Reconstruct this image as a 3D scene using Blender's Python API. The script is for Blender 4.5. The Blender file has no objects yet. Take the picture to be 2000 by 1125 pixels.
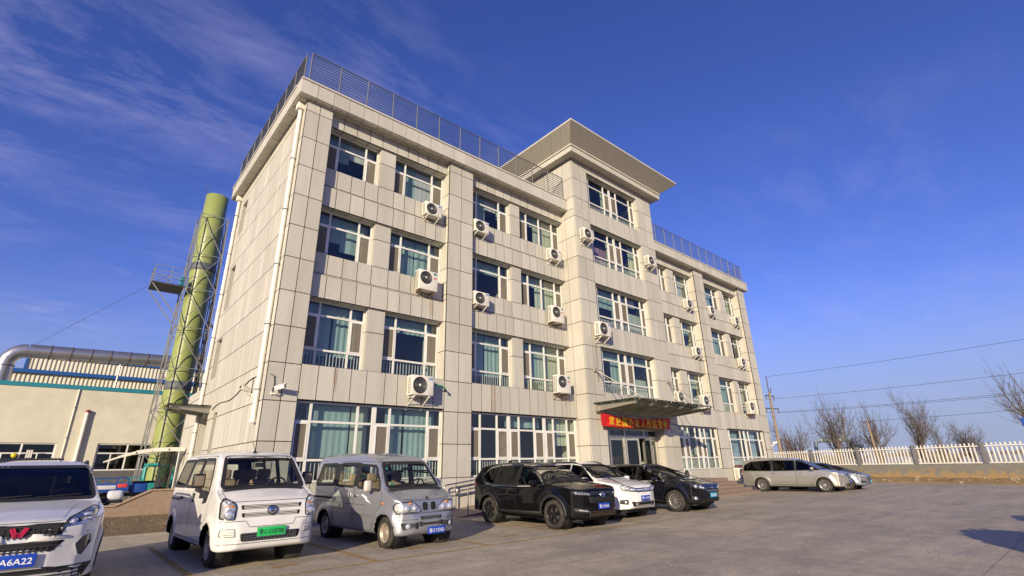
import bpy, bmesh, math, random
import numpy as np
from mathutils import Vector, Matrix, Quaternion
from mathutils.bvhtree import BVHTree
from mathutils.geometry import delaunay_2d_cdt, tessellate_polygon
random.seed(7)
S = bpy.context.scene
COL = S.collection
R_ = math.radians

# ------------------------------------------------------------------ camera
cam = bpy.data.cameras.new('camera')
cam.sensor_width = 36.0
cam.lens = 36 * 963.656 / 2000
cam.clip_start = 0.05
cam.clip_end = 4000
cam_o = bpy.data.objects.new('camera', cam)
COL.objects.link(cam_o)
ROT = Matrix(((0.7557528, -0.2098548, -0.6203214), (-0.6545397, -0.2715570, -0.7055739), (-0.0203846, 0.9392645, -0.3425883)))
CAM = Vector((0, 0, 1.50))
cam_o.matrix_world = Matrix.Translation(CAM) @ ROT.to_4x4()
S.camera = cam_o

# ------------------------------------------------------------------ sun, sky, exposure
SUN_EL = R_(16.5)
SUN_H = Vector((-0.835, -0.55, 0)).normalized()         # horizontal direction towards the sun
sun_dir = Vector((SUN_H.x * math.cos(SUN_EL), SUN_H.y * math.cos(SUN_EL), math.sin(SUN_EL)))
sl = bpy.data.lights.new('sun', 'SUN')
sl.energy = 5.0
sl.angle = R_(0.53)
sl.color = (1.0, 0.85, 0.585)
so = bpy.data.objects.new('sun', sl)
COL.objects.link(so)
so.rotation_euler = sun_dir.to_track_quat('Z', 'Y').to_euler()
so.location = (0, 0, 40)

W = bpy.data.worlds.new('World')
S.world = W
W.use_nodes = True
nt = W.node_tree
nt.nodes.clear()
def N(t, kind, **kw):
    n = t.nodes.new(kind)
    for k, v in kw.items():
        if k == 'inp':
            for a, b in v.items(): n.inputs[a].default_value = b
        else: setattr(n, k, v)
    return n
def lk(t, a, b): t.links.new(a, b)
sky = N(nt, 'ShaderNodeTexSky', sky_type='NISHITA', sun_disc=False, altitude=200, air_density=1.0, dust_density=0.6, ozone_density=3.0)
sky.sun_elevation = SUN_EL
sky.sun_rotation = math.atan2(SUN_H.x, SUN_H.y)
tn = N(nt, 'ShaderNodeMix', data_type='RGBA', blend_type='MULTIPLY', inp={'Factor': 1.0}); lk(nt, sky.outputs[0], tn.inputs['A']); tn.inputs['B'].default_value = (1.02, 0.82, 1.25, 1)
hs0 = N(nt, 'ShaderNodeHueSaturation', inp={'Saturation': 1.13, 'Hue': 0.5, 'Value': 1.0}); lk(nt, tn.outputs['Result'], hs0.inputs['Color'])
tc = N(nt, 'ShaderNodeTexCoord')
sep = N(nt, 'ShaderNodeSeparateXYZ'); lk(nt, tc.outputs['Generated'], sep.inputs[0])
# a low band of lavender winter haze round the whole horizon
hz_ = N(nt, 'ShaderNodeMapRange', interpolation_type='SMOOTHERSTEP', inp={'From Min': -0.02, 'From Max': 0.36, 'To Min': 0.88, 'To Max': 0.0}); lk(nt, sep.outputs['Z'], hz_.inputs['Value'])
hs = N(nt, 'ShaderNodeMix', data_type='RGBA'); lk(nt, hz_.outputs[0], hs.inputs['Factor']); lk(nt, hs0.outputs[0], hs.inputs['A']); hs.inputs['B'].default_value = (2.15, 2.75, 4.1, 1)
# cirrus: streaked noise on a flat layer high above, thick to the left of the building, thin elsewhere
den = N(nt, 'ShaderNodeMath', operation='MAXIMUM'); lk(nt, sep.outputs['Z'], den.inputs[0]); den.inputs[1].default_value = 0.0
den2 = N(nt, 'ShaderNodeMath', operation='ADD'); lk(nt, den.outputs[0], den2.inputs[0]); den2.inputs[1].default_value = 0.12
inv = N(nt, 'ShaderNodeMath', operation='DIVIDE', inp={0: 1.0}); lk(nt, den2.outputs[0], inv.inputs[1])
vm = N(nt, 'ShaderNodeVectorMath', operation='SCALE'); lk(nt, tc.outputs['Generated'], vm.inputs[0]); lk(nt, inv.outputs[0], vm.inputs['Scale'])
mp = N(nt, 'ShaderNodeMapping'); mp.inputs['Rotation'].default_value = (0, 0, R_(58)); mp.inputs['Scale'].default_value = (1.0, 2.2, 0.0)
lk(nt, vm.outputs[0], mp.inputs['Vector'])
n1 = N(nt, 'ShaderNodeTexNoise', inp={'Scale': 2.6, 'Detail': 12.0, 'Roughness': 0.66, 'Distortion': 0.35}); lk(nt, mp.outputs[0], n1.inputs['Vector'])
n2 = N(nt, 'ShaderNodeTexNoise', inp={'Scale': 1.3, 'Detail': 3.0, 'Roughness': 0.5}); lk(nt, vm.outputs[0], n2.inputs['Vector'])
# more cirrus towards the north-west (direction -x, +y)
dt = N(nt, 'ShaderNodeVectorMath', operation='DOT_PRODUCT'); dt.inputs[1].default_value = (-0.70, 0.71, 0.0); lk(nt, tc.outputs['Generated'], dt.inputs[0])
dm = N(nt, 'ShaderNodeMapRange', inp={'From Min': -0.25, 'From Max': 0.62, 'To Min': 0.0, 'To Max': 1.0}); lk(nt, dt.outputs['Value'], dm.inputs['Value'])
r1 = N(nt, 'ShaderNodeMapRange', inp={'From Min': 0.44, 'From Max': 0.86}); lk(nt, n1.outputs[0], r1.inputs['Value'])
r2 = N(nt, 'ShaderNodeMapRange', inp={'From Min': 0.40, 'From Max': 0.66}); lk(nt, n2.outputs[0], r2.inputs['Value'])
m1 = N(nt, 'ShaderNodeMath', operation='MULTIPLY'); lk(nt, r1.outputs[0], m1.inputs[0]); lk(nt, r2.outputs[0], m1.inputs[1])
dm2 = N(nt, 'ShaderNodeMapRange', inp={'To Min': 0.20, 'To Max': 0.62}); lk(nt, dm.outputs[0], dm2.inputs['Value'])
m2 = N(nt, 'ShaderNodeMath', operation='MULTIPLY'); lk(nt, m1.outputs[0], m2.inputs[0]); lk(nt, dm2.outputs[0], m2.inputs[1])
mixc = N(nt, 'ShaderNodeMix', data_type='RGBA'); lk(nt, m2.outputs[0], mixc.inputs['Factor']); lk(nt, hs.outputs['Result'], mixc.inputs['A'])
mixc.inputs['B'].default_value = (4.4, 4.1, 6.2, 1)
bg = N(nt, 'ShaderNodeBackground', inp={'Strength': 0.113}); lk(nt, mixc.outputs['Result'], bg.inputs['Color'])
wo = N(nt, 'ShaderNodeOutputWorld'); lk(nt, bg.outputs[0], wo.inputs['Surface'])

S.view_settings.view_transform = 'Standard'
S.view_settings.look = 'None'
S.view_settings.exposure = 0.30
S.view_settings.gamma = 1.0
S.view_settings.use_curve_mapping = False
S.render.engine = 'CYCLES'
S.cycles.use_denoising = True
S.cycles.max_bounces = 8
S.cycles.transparent_max_bounces = 16
S.cycles.caustics_reflective = False
S.cycles.caustics_refractive = False

# ------------------------------------------------------------------ materials
MATS = {}
def mat(name, col, rough=0.6, metal=0.0, var=0.0, scale=4.0, bump=0.0, bscale=60.0, coat=0.0, spec=0.5,
        island=0.0, dirt=None, dirt_amt=0.0, dirt_scale=1.5, back=None, coords='Position', streak=False):
    """Principled material; noise varies the colour, 'dirt' lays blotches of a second colour over it"""
    if name in MATS: return MATS[name]
    m = bpy.data.materials.new(name); m.use_nodes = True
    t = m.node_tree; b = t.nodes['Principled BSDF']
    b.inputs['Roughness'].default_value = rough
    b.inputs['Metallic'].default_value = metal
    b.inputs['Specular IOR Level'].default_value = spec
    if coat: b.inputs['Coat Weight'].default_value = coat; b.inputs['Coat Roughness'].default_value = 0.04
    c = (*col, 1)
    b.inputs['Base Color'].default_value = c
    m.diffuse_color = c
    vec = None
    if var or bump or dirt_amt:
        if coords == 'Position':
            g = N(t, 'ShaderNodeNewGeometry'); vec = g.outputs['Position']
        else:
            g = N(t, 'ShaderNodeTexCoord'); vec = g.outputs['Object']
    out = None
    if var:
        n = N(t, 'ShaderNodeTexNoise', inp={'Scale': scale, 'Detail': 8.0, 'Roughness': 0.65}); lk(t, vec, n.inputs['Vector'])
        mr = N(t, 'ShaderNodeMapRange', inp={'From Min': 0.25, 'From Max': 0.75, 'To Min': 1 - var, 'To Max': 1 + var}); lk(t, n.outputs[0], mr.inputs['Value'])
        mx = N(t, 'ShaderNodeMix', data_type='RGBA', blend_type='MULTIPLY', inp={'Factor': 1.0}); mx.inputs['A'].default_value = c
        lk(t, mr.outputs[0], mx.inputs['B']); out = mx.outputs['Result']
    if island:
        g2 = N(t, 'ShaderNodeNewGeometry'); oi = N(t, 'ShaderNodeObjectInfo')
        ad = N(t, 'ShaderNodeMath', operation='ADD'); lk(t, g2.outputs['Random Per Island'], ad.inputs[0]); lk(t, oi.outputs['Random'], ad.inputs[1])
        mr = N(t, 'ShaderNodeMapRange', inp={'From Max': 2.0, 'To Min': 1 - island, 'To Max': 1 + island}); lk(t, ad.outputs[0], mr.inputs['Value'])
        mx = N(t, 'ShaderNodeMix', data_type='RGBA', blend_type='MULTIPLY', inp={'Factor': 1.0})
        if out: lk(t, out, mx.inputs['A'])
        else: mx.inputs['A'].default_value = c
        lk(t, mr.outputs[0], mx.inputs['B']); out = mx.outputs['Result']
    if dirt_amt:
        dv = vec
        if streak:
            mp_ = N(t, 'ShaderNodeMapping'); mp_.inputs['Scale'].default_value = (3.0, 3.0, 0.45); lk(t, vec, mp_.inputs['Vector']); dv = mp_.outputs[0]
        n = N(t, 'ShaderNodeTexNoise', inp={'Scale': dirt_scale, 'Detail': 9.0, 'Roughness': 0.7}); lk(t, dv, n.inputs['Vector'])
        mr = N(t, 'ShaderNodeMapRange', inp={'From Min': 0.45, 'From Max': 0.75, 'To Min': 0.0, 'To Max': dirt_amt}); lk(t, n.outputs[0], mr.inputs['Value'])
        mx = N(t, 'ShaderNodeMix', data_type='RGBA'); lk(t, mr.outputs[0], mx.inputs['Factor'])
        if out: lk(t, out, mx.inputs['A'])
        else: mx.inputs['A'].default_value = c
        mx.inputs['B'].default_value = (*dirt, 1); out = mx.outputs['Result']
        ra = N(t, 'ShaderNodeMapRange', inp={'To Min': rough, 'To Max': min(1, rough + 0.45)}); lk(t, mr.outputs[0], ra.inputs['Value'])
        lk(t, ra.outputs[0], b.inputs['Roughness'])
    if back:
        g3 = N(t, 'ShaderNodeNewGeometry')
        mx = N(t, 'ShaderNodeMix', data_type='RGBA'); lk(t, g3.outputs['Backfacing'], mx.inputs['Factor'])
        if out: lk(t, out, mx.inputs['A'])
        else: mx.inputs['A'].default_value = c
        mx.inputs['B'].default_value = (*back, 1); out = mx.outputs['Result']
    if out: lk(t, out, b.inputs['Base Color'])
    if bump:
        n = N(t, 'ShaderNodeTexNoise', inp={'Scale': bscale, 'Detail': 5.0}); lk(t, vec, n.inputs['Vector'])
        bp = N(t, 'ShaderNodeBump', inp={'Strength': bump, 'Distance': 0.02}); lk(t, n.outputs[0], bp.inputs['Height'])
        lk(t, bp.outputs[0], b.inputs['Normal'])
    MATS[name] = m
    return m

def glass(name, tint, refl=0.04, boost=1.0, rough=0.0):
    """thin pane: tinted see-through with mirror reflection that grows at grazing angles"""
    if name in MATS: return MATS[name]
    m = bpy.data.materials.new(name); m.use_nodes = True
    t = m.node_tree; t.nodes.clear()
    tr = N(t, 'ShaderNodeBsdfTransparent'); tr.inputs[0].default_value = (*tint, 1)
    gl = N(t, 'ShaderNodeBsdfGlossy', inp={'Roughness': rough}); gl.inputs[0].default_value = (1, 1, 1, 1)
    lw = N(t, 'ShaderNodeLayerWeight', inp={'Blend': 0.5})
    pw = N(t, 'ShaderNodeMath', operation='POWER', inp={1: 4.0}); lk(t, lw.outputs['Facing'], pw.inputs[0])
    mr = N(t, 'ShaderNodeMapRange', inp={'To Min': refl, 'To Max': min(1.0, 0.75 * boost)}); lk(t, pw.outputs[0], mr.inputs['Value'])
    ms = N(t, 'ShaderNodeMixShader'); lk(t, mr.outputs[0], ms.inputs[0]); lk(t, tr.outputs[0], ms.inputs[1]); lk(t, gl.outputs[0], ms.inputs[2])
    o = N(t, 'ShaderNodeOutputMaterial'); lk(t, ms.outputs[0], o.inputs[0])
    MATS[name] = m
    return m

# ------------------------------------------------------------------ mesh building
def link(o, parent=None):
    COL.objects.link(o)
    if parent is not None: o.parent = parent
    return o
def tag(o, label=None, cat=None, group=None, kind=None):
    if label: o['label'] = label
    if cat: o['category'] = cat
    if group: o['group'] = group
    if kind: o['kind'] = kind
    return o
def thing(name, label, cat, loc=(0, 0, 0), rz=0.0, group=None):
    o = bpy.data.objects.new(name, None); o.empty_display_size = 0.3
    COL.objects.link(o); o.location = loc; o.rotation_euler = (0, 0, rz)
    return tag(o, label, cat, group)
def copy_tree(o, parent=None):
    c = o.copy(); COL.objects.link(c)
    if parent is not None: c.parent = parent
    for ch in o.children: copy_tree(ch, c)
    return c

class MB:
    """collects shapes; build() links them as ONE mesh object"""
    def __init__(s, off=(0, 0, 0)):
        s.v = []; s.f = []; s.mi = []; s.cur = 0; s.off = Vector(off); s.smooth = []
        s.sm = False
    def add(s, vs, fs, sm=None):
        b = len(s.v); s.v.extend(vs)
        for f in fs:
            s.f.append([b + i for i in f]); s.mi.append(s.cur); s.smooth.append(s.sm if sm is None else sm)
        return s
    def box(s, x0, x1, y0, y1, z0, z1):
        vs = [(x0, y0, z0), (x1, y0, z0), (x1, y1, z0), (x0, y1, z0), (x0, y0, z1), (x1, y0, z1), (x1, y1, z1), (x0, y1, z1)]
        return s.add(vs, [(3, 2, 1, 0), (4, 5, 6, 7), (0, 1, 5, 4), (1, 2, 6, 5), (2, 3, 7, 6), (3, 0, 4, 7)])
    def bbox(s, x0, x1, y0, y1, z0, z1, r=0.02, M=None):
        """box with chamfered edges"""
        bm = bmesh.new(); bmesh.ops.create_cube(bm, size=1)
        for v in bm.verts: v.co = Vector(((x0 + x1) / 2 + v.co.x * (x1 - x0), (y0 + y1) / 2 + v.co.y * (y1 - y0), (z0 + z1) / 2 + v.co.z * (z1 - z0)))
        bmesh.ops.bevel(bm, geom=bm.edges[:], offset=r, segments=2, affect='EDGES', profile=0.6)
        vs = [(M @ v.co if M else v.co.copy()) for v in bm.verts]
        s.add([tuple(v) for v in vs], [[v.index for v in f.verts] for f in bm.faces], sm=True); bm.free(); return s
    def bar(s, p, q, w, h=None, up=(0, 0, 1)):
        p = Vector(p); q = Vector(q); h = h or w
        d = (q - p).normalized(); u = Vector(up)
        if abs(d.dot(u)) > 0.98: u = Vector((1, 0, 0))
        a = d.cross(u).normalized() * w / 2; b = a.cross(d).normalized() * h / 2
        vs = [tuple(c + i * a + j * b) for c in (p, q) for i, j in ((-1, -1), (1, -1), (1, 1), (-1, 1))]
        return s.add(vs, [(0, 1, 2, 3), (7, 6, 5, 4), (0, 4, 5, 1), (1, 5, 6, 2), (2, 6, 7, 3), (3, 7, 4, 0)])
    def tube(s, pts, r, n=8, cap=True, radii=None):
        pts = [Vector(p) for p in pts]; k = len(pts); vs = []
        d0 = (pts[1] - pts[0]).normalized(); u = Vector((0, 0, 1)) if abs(d0.z) < 0.95 else Vector((1, 0, 0))
        a = d0.cross(u).normalized()
        for i, p in enumerate(pts):
            d = (pts[min(i + 1, k - 1)] - pts[max(i - 1, 0)]).normalized()
            a = (a - d * a.dot(d)).normalized(); b = d.cross(a); rr = radii[i] if radii else r
            for j in range(n):
                t = 2 * math.pi * j / n; vs.append(tuple(p + (a * math.cos(t) + b * math.sin(t)) * rr))
        fs = [(i * n + j, i * n + (j + 1) % n, (i + 1) * n + (j + 1) % n, (i + 1) * n + j) for i in range(k - 1) for j in range(n)]
        s.add(vs, fs, sm=True)
        if cap: s.add(vs, [tuple(reversed(range(n))), tuple(range((k - 1) * n, k * n))], sm=False)
        return s
    def lathe(s, prof, M=None, n=24, sm=True):
        """prof: list of (radius, height) turned about z, placed by matrix M"""
        vs = []; M = M or Matrix.Identity(4)
        for r, h in prof:
            for j in range(n):
                t = 2 * math.pi * j / n; vs.append(tuple(M @ Vector((r * math.cos(t), r * math.sin(t), h))))
        fs = [(i * n + j, i * n + (j + 1) % n, (i + 1) * n + (j + 1) % n, (i + 1) * n + j) for i in range(len(prof) - 1) for j in range(n)]
        return s.add(vs, fs, sm=sm)
    def prism(s, poly, d, M=None):
        """poly: 2-D outline (u,v) -> extruded 0..d along w; M maps (u,v,w) to place"""
        M = M or Matrix.Identity(4); n = len(poly)
        vs = [tuple(M @ Vector((u, v, w))) for w in (0, d) for u, v in poly]
        fs = [tuple(reversed(range(n))), tuple(range(n, 2 * n))] + [(i, (i + 1) % n, n + (i + 1) % n, n + i) for i in range(n)]
        return s.add(vs, fs)
    def build(s, name, m, parent=None, kind=None, label=None, smooth=None):
        me = bpy.data.meshes.new(name)
        off = s.off
        me.from_pydata([(v[0] - off.x, v[1] - off.y, v[2] - off.z) for v in s.v], [], s.f)
        ms = m if isinstance(m, (list, tuple)) else [m]
        for x in ms: me.materials.append(x)
        me.polygons.foreach_set('material_index', s.mi)
        me.polygons.foreach_set('use_smooth', [smooth if smooth is not None else bool(x) for x in s.smooth])
        me.update()
        o = bpy.data.objects.new(name, me); link(o, parent)
        return tag(o, label, kind=kind)

def rpoly(pts, r=0.05, n=4):
    """outline with rounded corners; a corner may carry its own radius as third value"""
    out = []; k = len(pts)
    for i in range(k):
        p = Vector(pts[i][:2]); a = Vector(pts[i - 1][:2]); b = Vector(pts[(i + 1) % k][:2])
        rr = pts[i][2] if len(pts[i]) > 2 else r
        da = (a - p); db = (b - p); t = min(rr, da.length * 0.45, db.length * 0.45)
        if t < 1e-4: out.append((p.x, p.y)); continue
        A = p + da.normalized() * t; B = p + db.normalized() * t
        for j in range(n + 1):
            u = j / n; q = A * (1 - u) ** 2 + p * 2 * u * (1 - u) + B * u * u; out.append((q.x, q.y))
    return out

def text_mesh(body, bold=0.0):
    c = bpy.data.curves.new('lettering', 'FONT'); c.body = body; c.align_x = 'CENTER'; c.align_y = 'CENTER'; c.offset = bold
    c.resolution_u = 3
    o = bpy.data.objects.new('lettering', c); COL.objects.link(o)
    bpy.context.view_layer.update()
    me = bpy.data.meshes.new_from_object(o.evaluated_get(bpy.context.evaluated_depsgraph_get()))
    bpy.data.objects.remove(o); bpy.data.curves.remove(c)
    return me
def text_into(mb, body, M, width=None, height=None, bold=0.0):
    """adds flat lettering in the plane of M (u right, v up); fits width x height"""
    me = text_mesh(body, bold)
    co = np.array([v.co[:] for v in me.vertices])
    lo = co.min(0); hi = co.max(0); ctr = (lo + hi) / 2
    sx = width / (hi[0] - lo[0]) if width else None; sy = height / (hi[1] - lo[1]) if height else None
    sx = sx or sy; sy = sy or sx
    vs = [tuple(M @ Vector(((v[0] - ctr[0]) * sx, (v[1] - ctr[1]) * sy, 0))) for v in co]
    mb.add(vs, [list(p.vertices) for p in me.polygons]); bpy.data.meshes.remove(me)
def frameM(o, u, v):
    """matrix with origin o, columns u, v, u x v"""
    u = Vector(u).normalized(); v = Vector(v).normalized(); w = u.cross(v)
    return Matrix(((u.x, v.x, w.x, o[0]), (u.y, v.y, w.y, o[1]), (u.z, v.z, w.z, o[2]), (0, 0, 0, 1)))
# ------------------------------------------------------------------ shared materials
STONE = mat('granite_cladding', (0.51, 0.488, 0.425), 0.62, var=0.16, scale=42, bump=0.10, bscale=160, island=0.18, dirt=(0.31, 0.265, 0.205), dirt_amt=0.42, dirt_scale=0.6, streak=True)
JOINT = mat('joint_sealant', (0.012, 0.010, 0.008), 0.95)
ROOM = mat('room_plaster', (0.40, 0.39, 0.35), 0.9)
FRAME = mat('white_upvc', (0.76, 0.75, 0.71), 0.4, var=0.05, scale=3, dirt=(0.45, 0.36, 0.25), dirt_amt=0.35, dirt_scale=2.2)
BGLASS = glass('window_glass', (0.75, 0.82, 0.82), 0.085)
CURT = mat('teal_curtain', (0.34, 0.46, 0.44), 0.85, var=0.10, scale=2)
CURTG = mat('pale_green_curtain', (0.50, 0.54, 0.43), 0.85, var=0.10, scale=2)
BLIND = mat('pale_blind', (0.62, 0.60, 0.58), 0.85, var=0.05, scale=2)
BLUEB = mat('blue_blind', (0.30, 0.40, 0.48), 0.8, var=0.05, scale=2)
PINK = mat('mauve_cloth', (0.34, 0.20, 0.27), 0.85, var=0.2, scale=6)
SCREEN = glass('insect_mesh', (0.42, 0.34, 0.26), 0.0, 0.0)
def screen_mat():
    m = bpy.data.materials.new('insect_screen_mesh'); m.use_nodes = True
    t = m.node_tree; t.nodes.clear()
    tr = N(t, 'ShaderNodeBsdfTransparent'); df = N(t, 'ShaderNodeBsdfDiffuse'); df.inputs[0].default_value = (0.25, 0.22, 0.175, 1)
    ms = N(t, 'ShaderNodeMixShader', inp={0: 0.62}); lk(t, tr.outputs[0], ms.inputs[1]); lk(t, df.outputs[0], ms.inputs[2])
    o = N(t, 'ShaderNodeOutputMaterial'); lk(t, ms.outputs[0], o.inputs[0]); return m
SCREEN = screen_mat()
STEEL = mat('painted_steel_grey', (0.16, 0.165, 0.17), 0.45, 0.3, var=0.1, scale=5)
INOX = mat('stainless_steel', (0.42, 0.42, 0.41), 0.34, 1.0)
WPIPE = mat('white_pvc', (0.78, 0.75, 0.67), 0.45, var=0.06, scale=3, dirt=(0.42, 0.34, 0.24), dirt_amt=0.3, dirt_scale=1.2)
ACW = mat('ac_casing_cream', (0.76, 0.73, 0.65), 0.45, var=0.05, scale=4, dirt=(0.36, 0.28, 0.19), dirt_amt=0.35, dirt_scale=3.0)
ACD = mat('ac_dark_plastic', (0.045, 0.045, 0.045), 0.5)
RUST = mat('rusty_bracket', (0.16, 0.08, 0.04), 0.8, var=0.3, scale=12)
BLACK = mat('black_rubber', (0.015, 0.015, 0.015), 0.6)
LBLUE = mat('blue_print', (0.03, 0.16, 0.42), 0.5)
LGRN = mat('green_print', (0.02, 0.22, 0.20), 0.5)
LRED = mat('red_print', (0.55, 0.05, 0.04), 0.5)
WPRINT = mat('white_print', (0.8, 0.8, 0.8), 0.5)

# ------------------------------------------------------------------ office building
P, LL, SS, WN, TW = 16.387, 16.627, 16.72, 16.94, 15.65     # planes: pilaster, lintel, sill wall, windows, tower
XL, XR = 4.28, 39.85
BO = Vector((22, 21, 0))
office = thing('office_building', 'four storey office block clad in pale granite panels with a taller central tower', 'building', BO)
core = MB(BO)
panels = []            # (centre, size)
G = 0.0135              # half joint
def pan(x0, x1, y0, y1, z0, z1, n):
    """one cladding slab; n: which axis it faces"""
    g = [G, G, G]; g['xyz'.index(n)] = 0
    panels.append((Vector(((x0 + x1) / 2, (y0 + y1) / 2, (z0 + z1) / 2)), Vector((x1 - x0 - 2 * g[0], y1 - y0 - 2 * g[1], z1 - z0 - 2 * g[2]))))
def cuts(a, b, step=None, at=None, n=None):
    if n: return [a + (b - a) * i / n for i in range(n + 1)]
    r = [a] + sorted(t for t in at if a + 0.06 < t < b - 0.06) + [b]
    return r
ZJ = [1.2 * k - 0.02 * (k > 3) for k in range(1, 16)]
def front(x0, x1, z0, z1, y, xs=None, zs=None, back=None, solid=True, nx=None, nz=1):
    """slabs on a wall that faces -y, with the wall behind them"""
    X = xs if xs else cuts(x0, x1, n=nx or max(1, round((x1 - x0) / 0.55)))
    Z = zs if zs else cuts(z0, z1, n=nz)
    if solid: core.box(x0 + 0.003, x1 - 0.003, y + 0.009, back or 17.15, z0 + 0.002, z1 - 0.002)
    for a, b in zip(X, X[1:]):
        for c, d in zip(Z, Z[1:]): pan(a, b, y, y + 0.05, c, d, 'y')
def side(x, y0, y1, z0, z1, sgn, ys=None, zs=None):
    """slabs on a return that faces -x (sgn -1) or +x"""
    Y = ys if ys else [y0, y1]; Z = zs or cuts(z0, z1, at=ZJ)
    for a, b in zip(Y, Y[1:]):
        for c, d in zip(Z, Z[1:]):
            pan(x - 0.006 if sgn < 0 else x - 0.044, x + 0.044 if sgn < 0 else x + 0.006, a, b, c, d, 'x')
def soffit(x0, x1, y0, y1, z, nx, ny=1):
    X = cuts(x0, x1, n=nx); Y = cuts(y0, y1, n=ny)
    for a, b in zip(X, X[1:]):
        for c, d in zip(Y, Y[1:]): pan(a, b, c, d, z - 0.012, z + 0.03, 'z')
ROOF = 14.85
# pilasters
PIL = [(XL, 5.28), (10.78, 12.10), (31.95, 33.25), (38.75, XR)]
for i, (a, b) in enumerate(PIL):
    front(a, b, 0, ROOF, P, xs=[a, (a + b) / 2, b], zs=cuts(0, ROOF, at=ZJ))
    for z0, z1, y1 in ((4.82, 7.22, WN), (7.22, 8.15, LL), (8.15, 8.93, SS), (8.93, 10.78, WN), (10.78, 11.66, LL), (11.66, 12.47, SS), (12.47, 14.27, WN), (14.27, ROOF, LL)):
        if i > 0: side(a, P + 0.05, y1, z0, z1, -1)
        if i < 3: side(b, P + 0.05, y1, z0, z1, 1)
    if i > 0: side(a, P + 0.05, P + 0.17, 1.2, 3.68, -1)
# bays between pilasters: (x0, x1, window A, window B, pier)
BAYS = [(5.28, 10.78, (5.28, 7.54), (8.24, 10.78), (7.54, 8.24)), (12.10, 18.43, (12.10, 14.68), (15.32, 18.43), (14.68, 15.32)),
        (26.05, 31.95, (26.05, 28.93), (29.72, 31.95), (28.93, 29.72)), (33.25, 38.75, (33.25, 36.1), (36.72, 38.75), (36.1, 36.72))]
for bi, (x0, x1, wa, wb, pr) in enumerate(BAYS):
    def split(k1=None, k2=None):
        na = max(3, round((wa[1] - wa[0]) / 0.54)); nb = max(3, round((wb[1] - wb[0]) / 0.50))
        return cuts(wa[0], wa[1], n=na) + cuts(wb[0], wb[1], n=nb)
    XS = split()
    front(x0, x1, 0, 1.2, P, nx=round((x1 - x0) / 0.66))
    front(x0, x1, 3.68, 4.82, P, xs=XS)
    for zl0, zl1, zs1 in ((7.22, 8.08, 8.93), (10.78, 11.62, 12.47), (14.27, ROOF, None)):
        front(x0, x1, zl0, zl1, LL, xs=XS)
        soffit(x0, x1, LL + 0.04, WN + 0.04, zl0 - 0.0, len(XS) - 1)
        if zs1:
            z2 = zl1 + 0.08      # sloped weathering between lintel and sill wall
            front(x0, x1, z2, zs1, SS, xs=XS)
            for a, b in zip(XS, XS[1:]):
                if b - a > 0.1:
                    lg = MB(BO); lg.prism([(LL + 0.002, zl1 + 0.004), (SS + 0.012, z2 - 0.004), (SS + 0.012, zl1 + 0.004)], b - a - 2 * G, frameM((a + G, 0, 0), (0, 1, 0), (0, 0, 1))); lg.build('ledge_slab', STONE, office)
            core.box(x0, x1, SS + 0.02, 17.15, zl1 - 0.005, z2 + 0.005)
    for z0, z1 in ((4.82, 7.22), (8.93, 10.78), (12.47, 14.27)):
        front(pr[0] + 0.013, pr[1] - 0.013, z0, z1, SS, xs=[pr[0], pr[1]], zs=[z0, z0 + (z1 - z0) * 0.62, z1])
        side(pr[0], SS + 0.05, WN, z0, z1, -1, zs=[z0, z0 + (z1 - z0) * 0.62, z1]); side(pr[1], SS + 0.05, WN, z0, z1, 1, zs=[z0, z1])
    # soffit under the cornice
    soffit(x0, x1, P + 0.05, LL + 0.05, ROOF - 0.0, len(XS) - 1)

# tower
TX0, TX1, TO0, TO1, TTOP = 18.43, 26.05, 19.70, 24.52, 18.06
cl = [TX0, (TX0 + TO0) / 2, TO0]; cr = [TO1, (TO1 + TX1) / 2, TX1]
TZ = cuts(0, TTOP, at=ZJ)
front(TX0 + 0.013, TO0 - 0.013, 0, TTOP, TW, xs=cl, zs=TZ); front(TO1 + 0.013, TX1 - 0.013, 0, TTOP, TW, xs=cr, zs=TZ)
core.box(TX0 + 0.014, TX1 - 0.014, TW + 1.3, 21.5, ROOF, TTOP)
side(TX0, TW + 0.05, 16.94, 0, ROOF, -1, ys=[TW + 0.05, 16.38, 16.94], zs=cuts(0, ROOF, at=ZJ))
side(TX0, TW + 0.05, 21.5, ROOF, TTOP, -1, ys=[TW + 0.05] + [16.38 + 0.73 * i for i in range(8)], zs=cuts(ROOF, TTOP, at=ZJ))
side(TX1, TW + 0.05, 16.94, 0, TTOP, 1, ys=[TW + 0.05, 16.38, 16.94], zs=cuts(0, TTOP, at=ZJ))
TWIN = [(4.95, 7.24), (8.44, 10.72), (11.94, 14.25), (15.31, 17.57)]
prev = 3.28
for z0, z1 in TWIN + [(TTOP, None)]:
    front(TO0, TO1, prev, z0, TW, nx=9)
    soffit(TO0, TO1, TW + 0.05, TW + 0.3, prev, 9) if prev > 3.3 else None
    if z1:
        side(TO0, TW + 0.05, TW + 0.29, z0, z1, 1, zs=[z0, z1]); side(TO1, TW + 0.05, TW + 0.29, z0, z1, -1)
        prev = z1
side(TO1, TW + 0.05, TW + 0.6, 0.75, 3.28, -1, zs=[0.75, 2.38, 3.28]); side(TO0, TW + 0.05, TW + 0.6, 0.75, 3.28, 1, zs=[0.75, 2.38, 3.28])
soffit(TO0, TO1, TW + 0.05, TW + 0.6, 3.28, 6)

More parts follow.
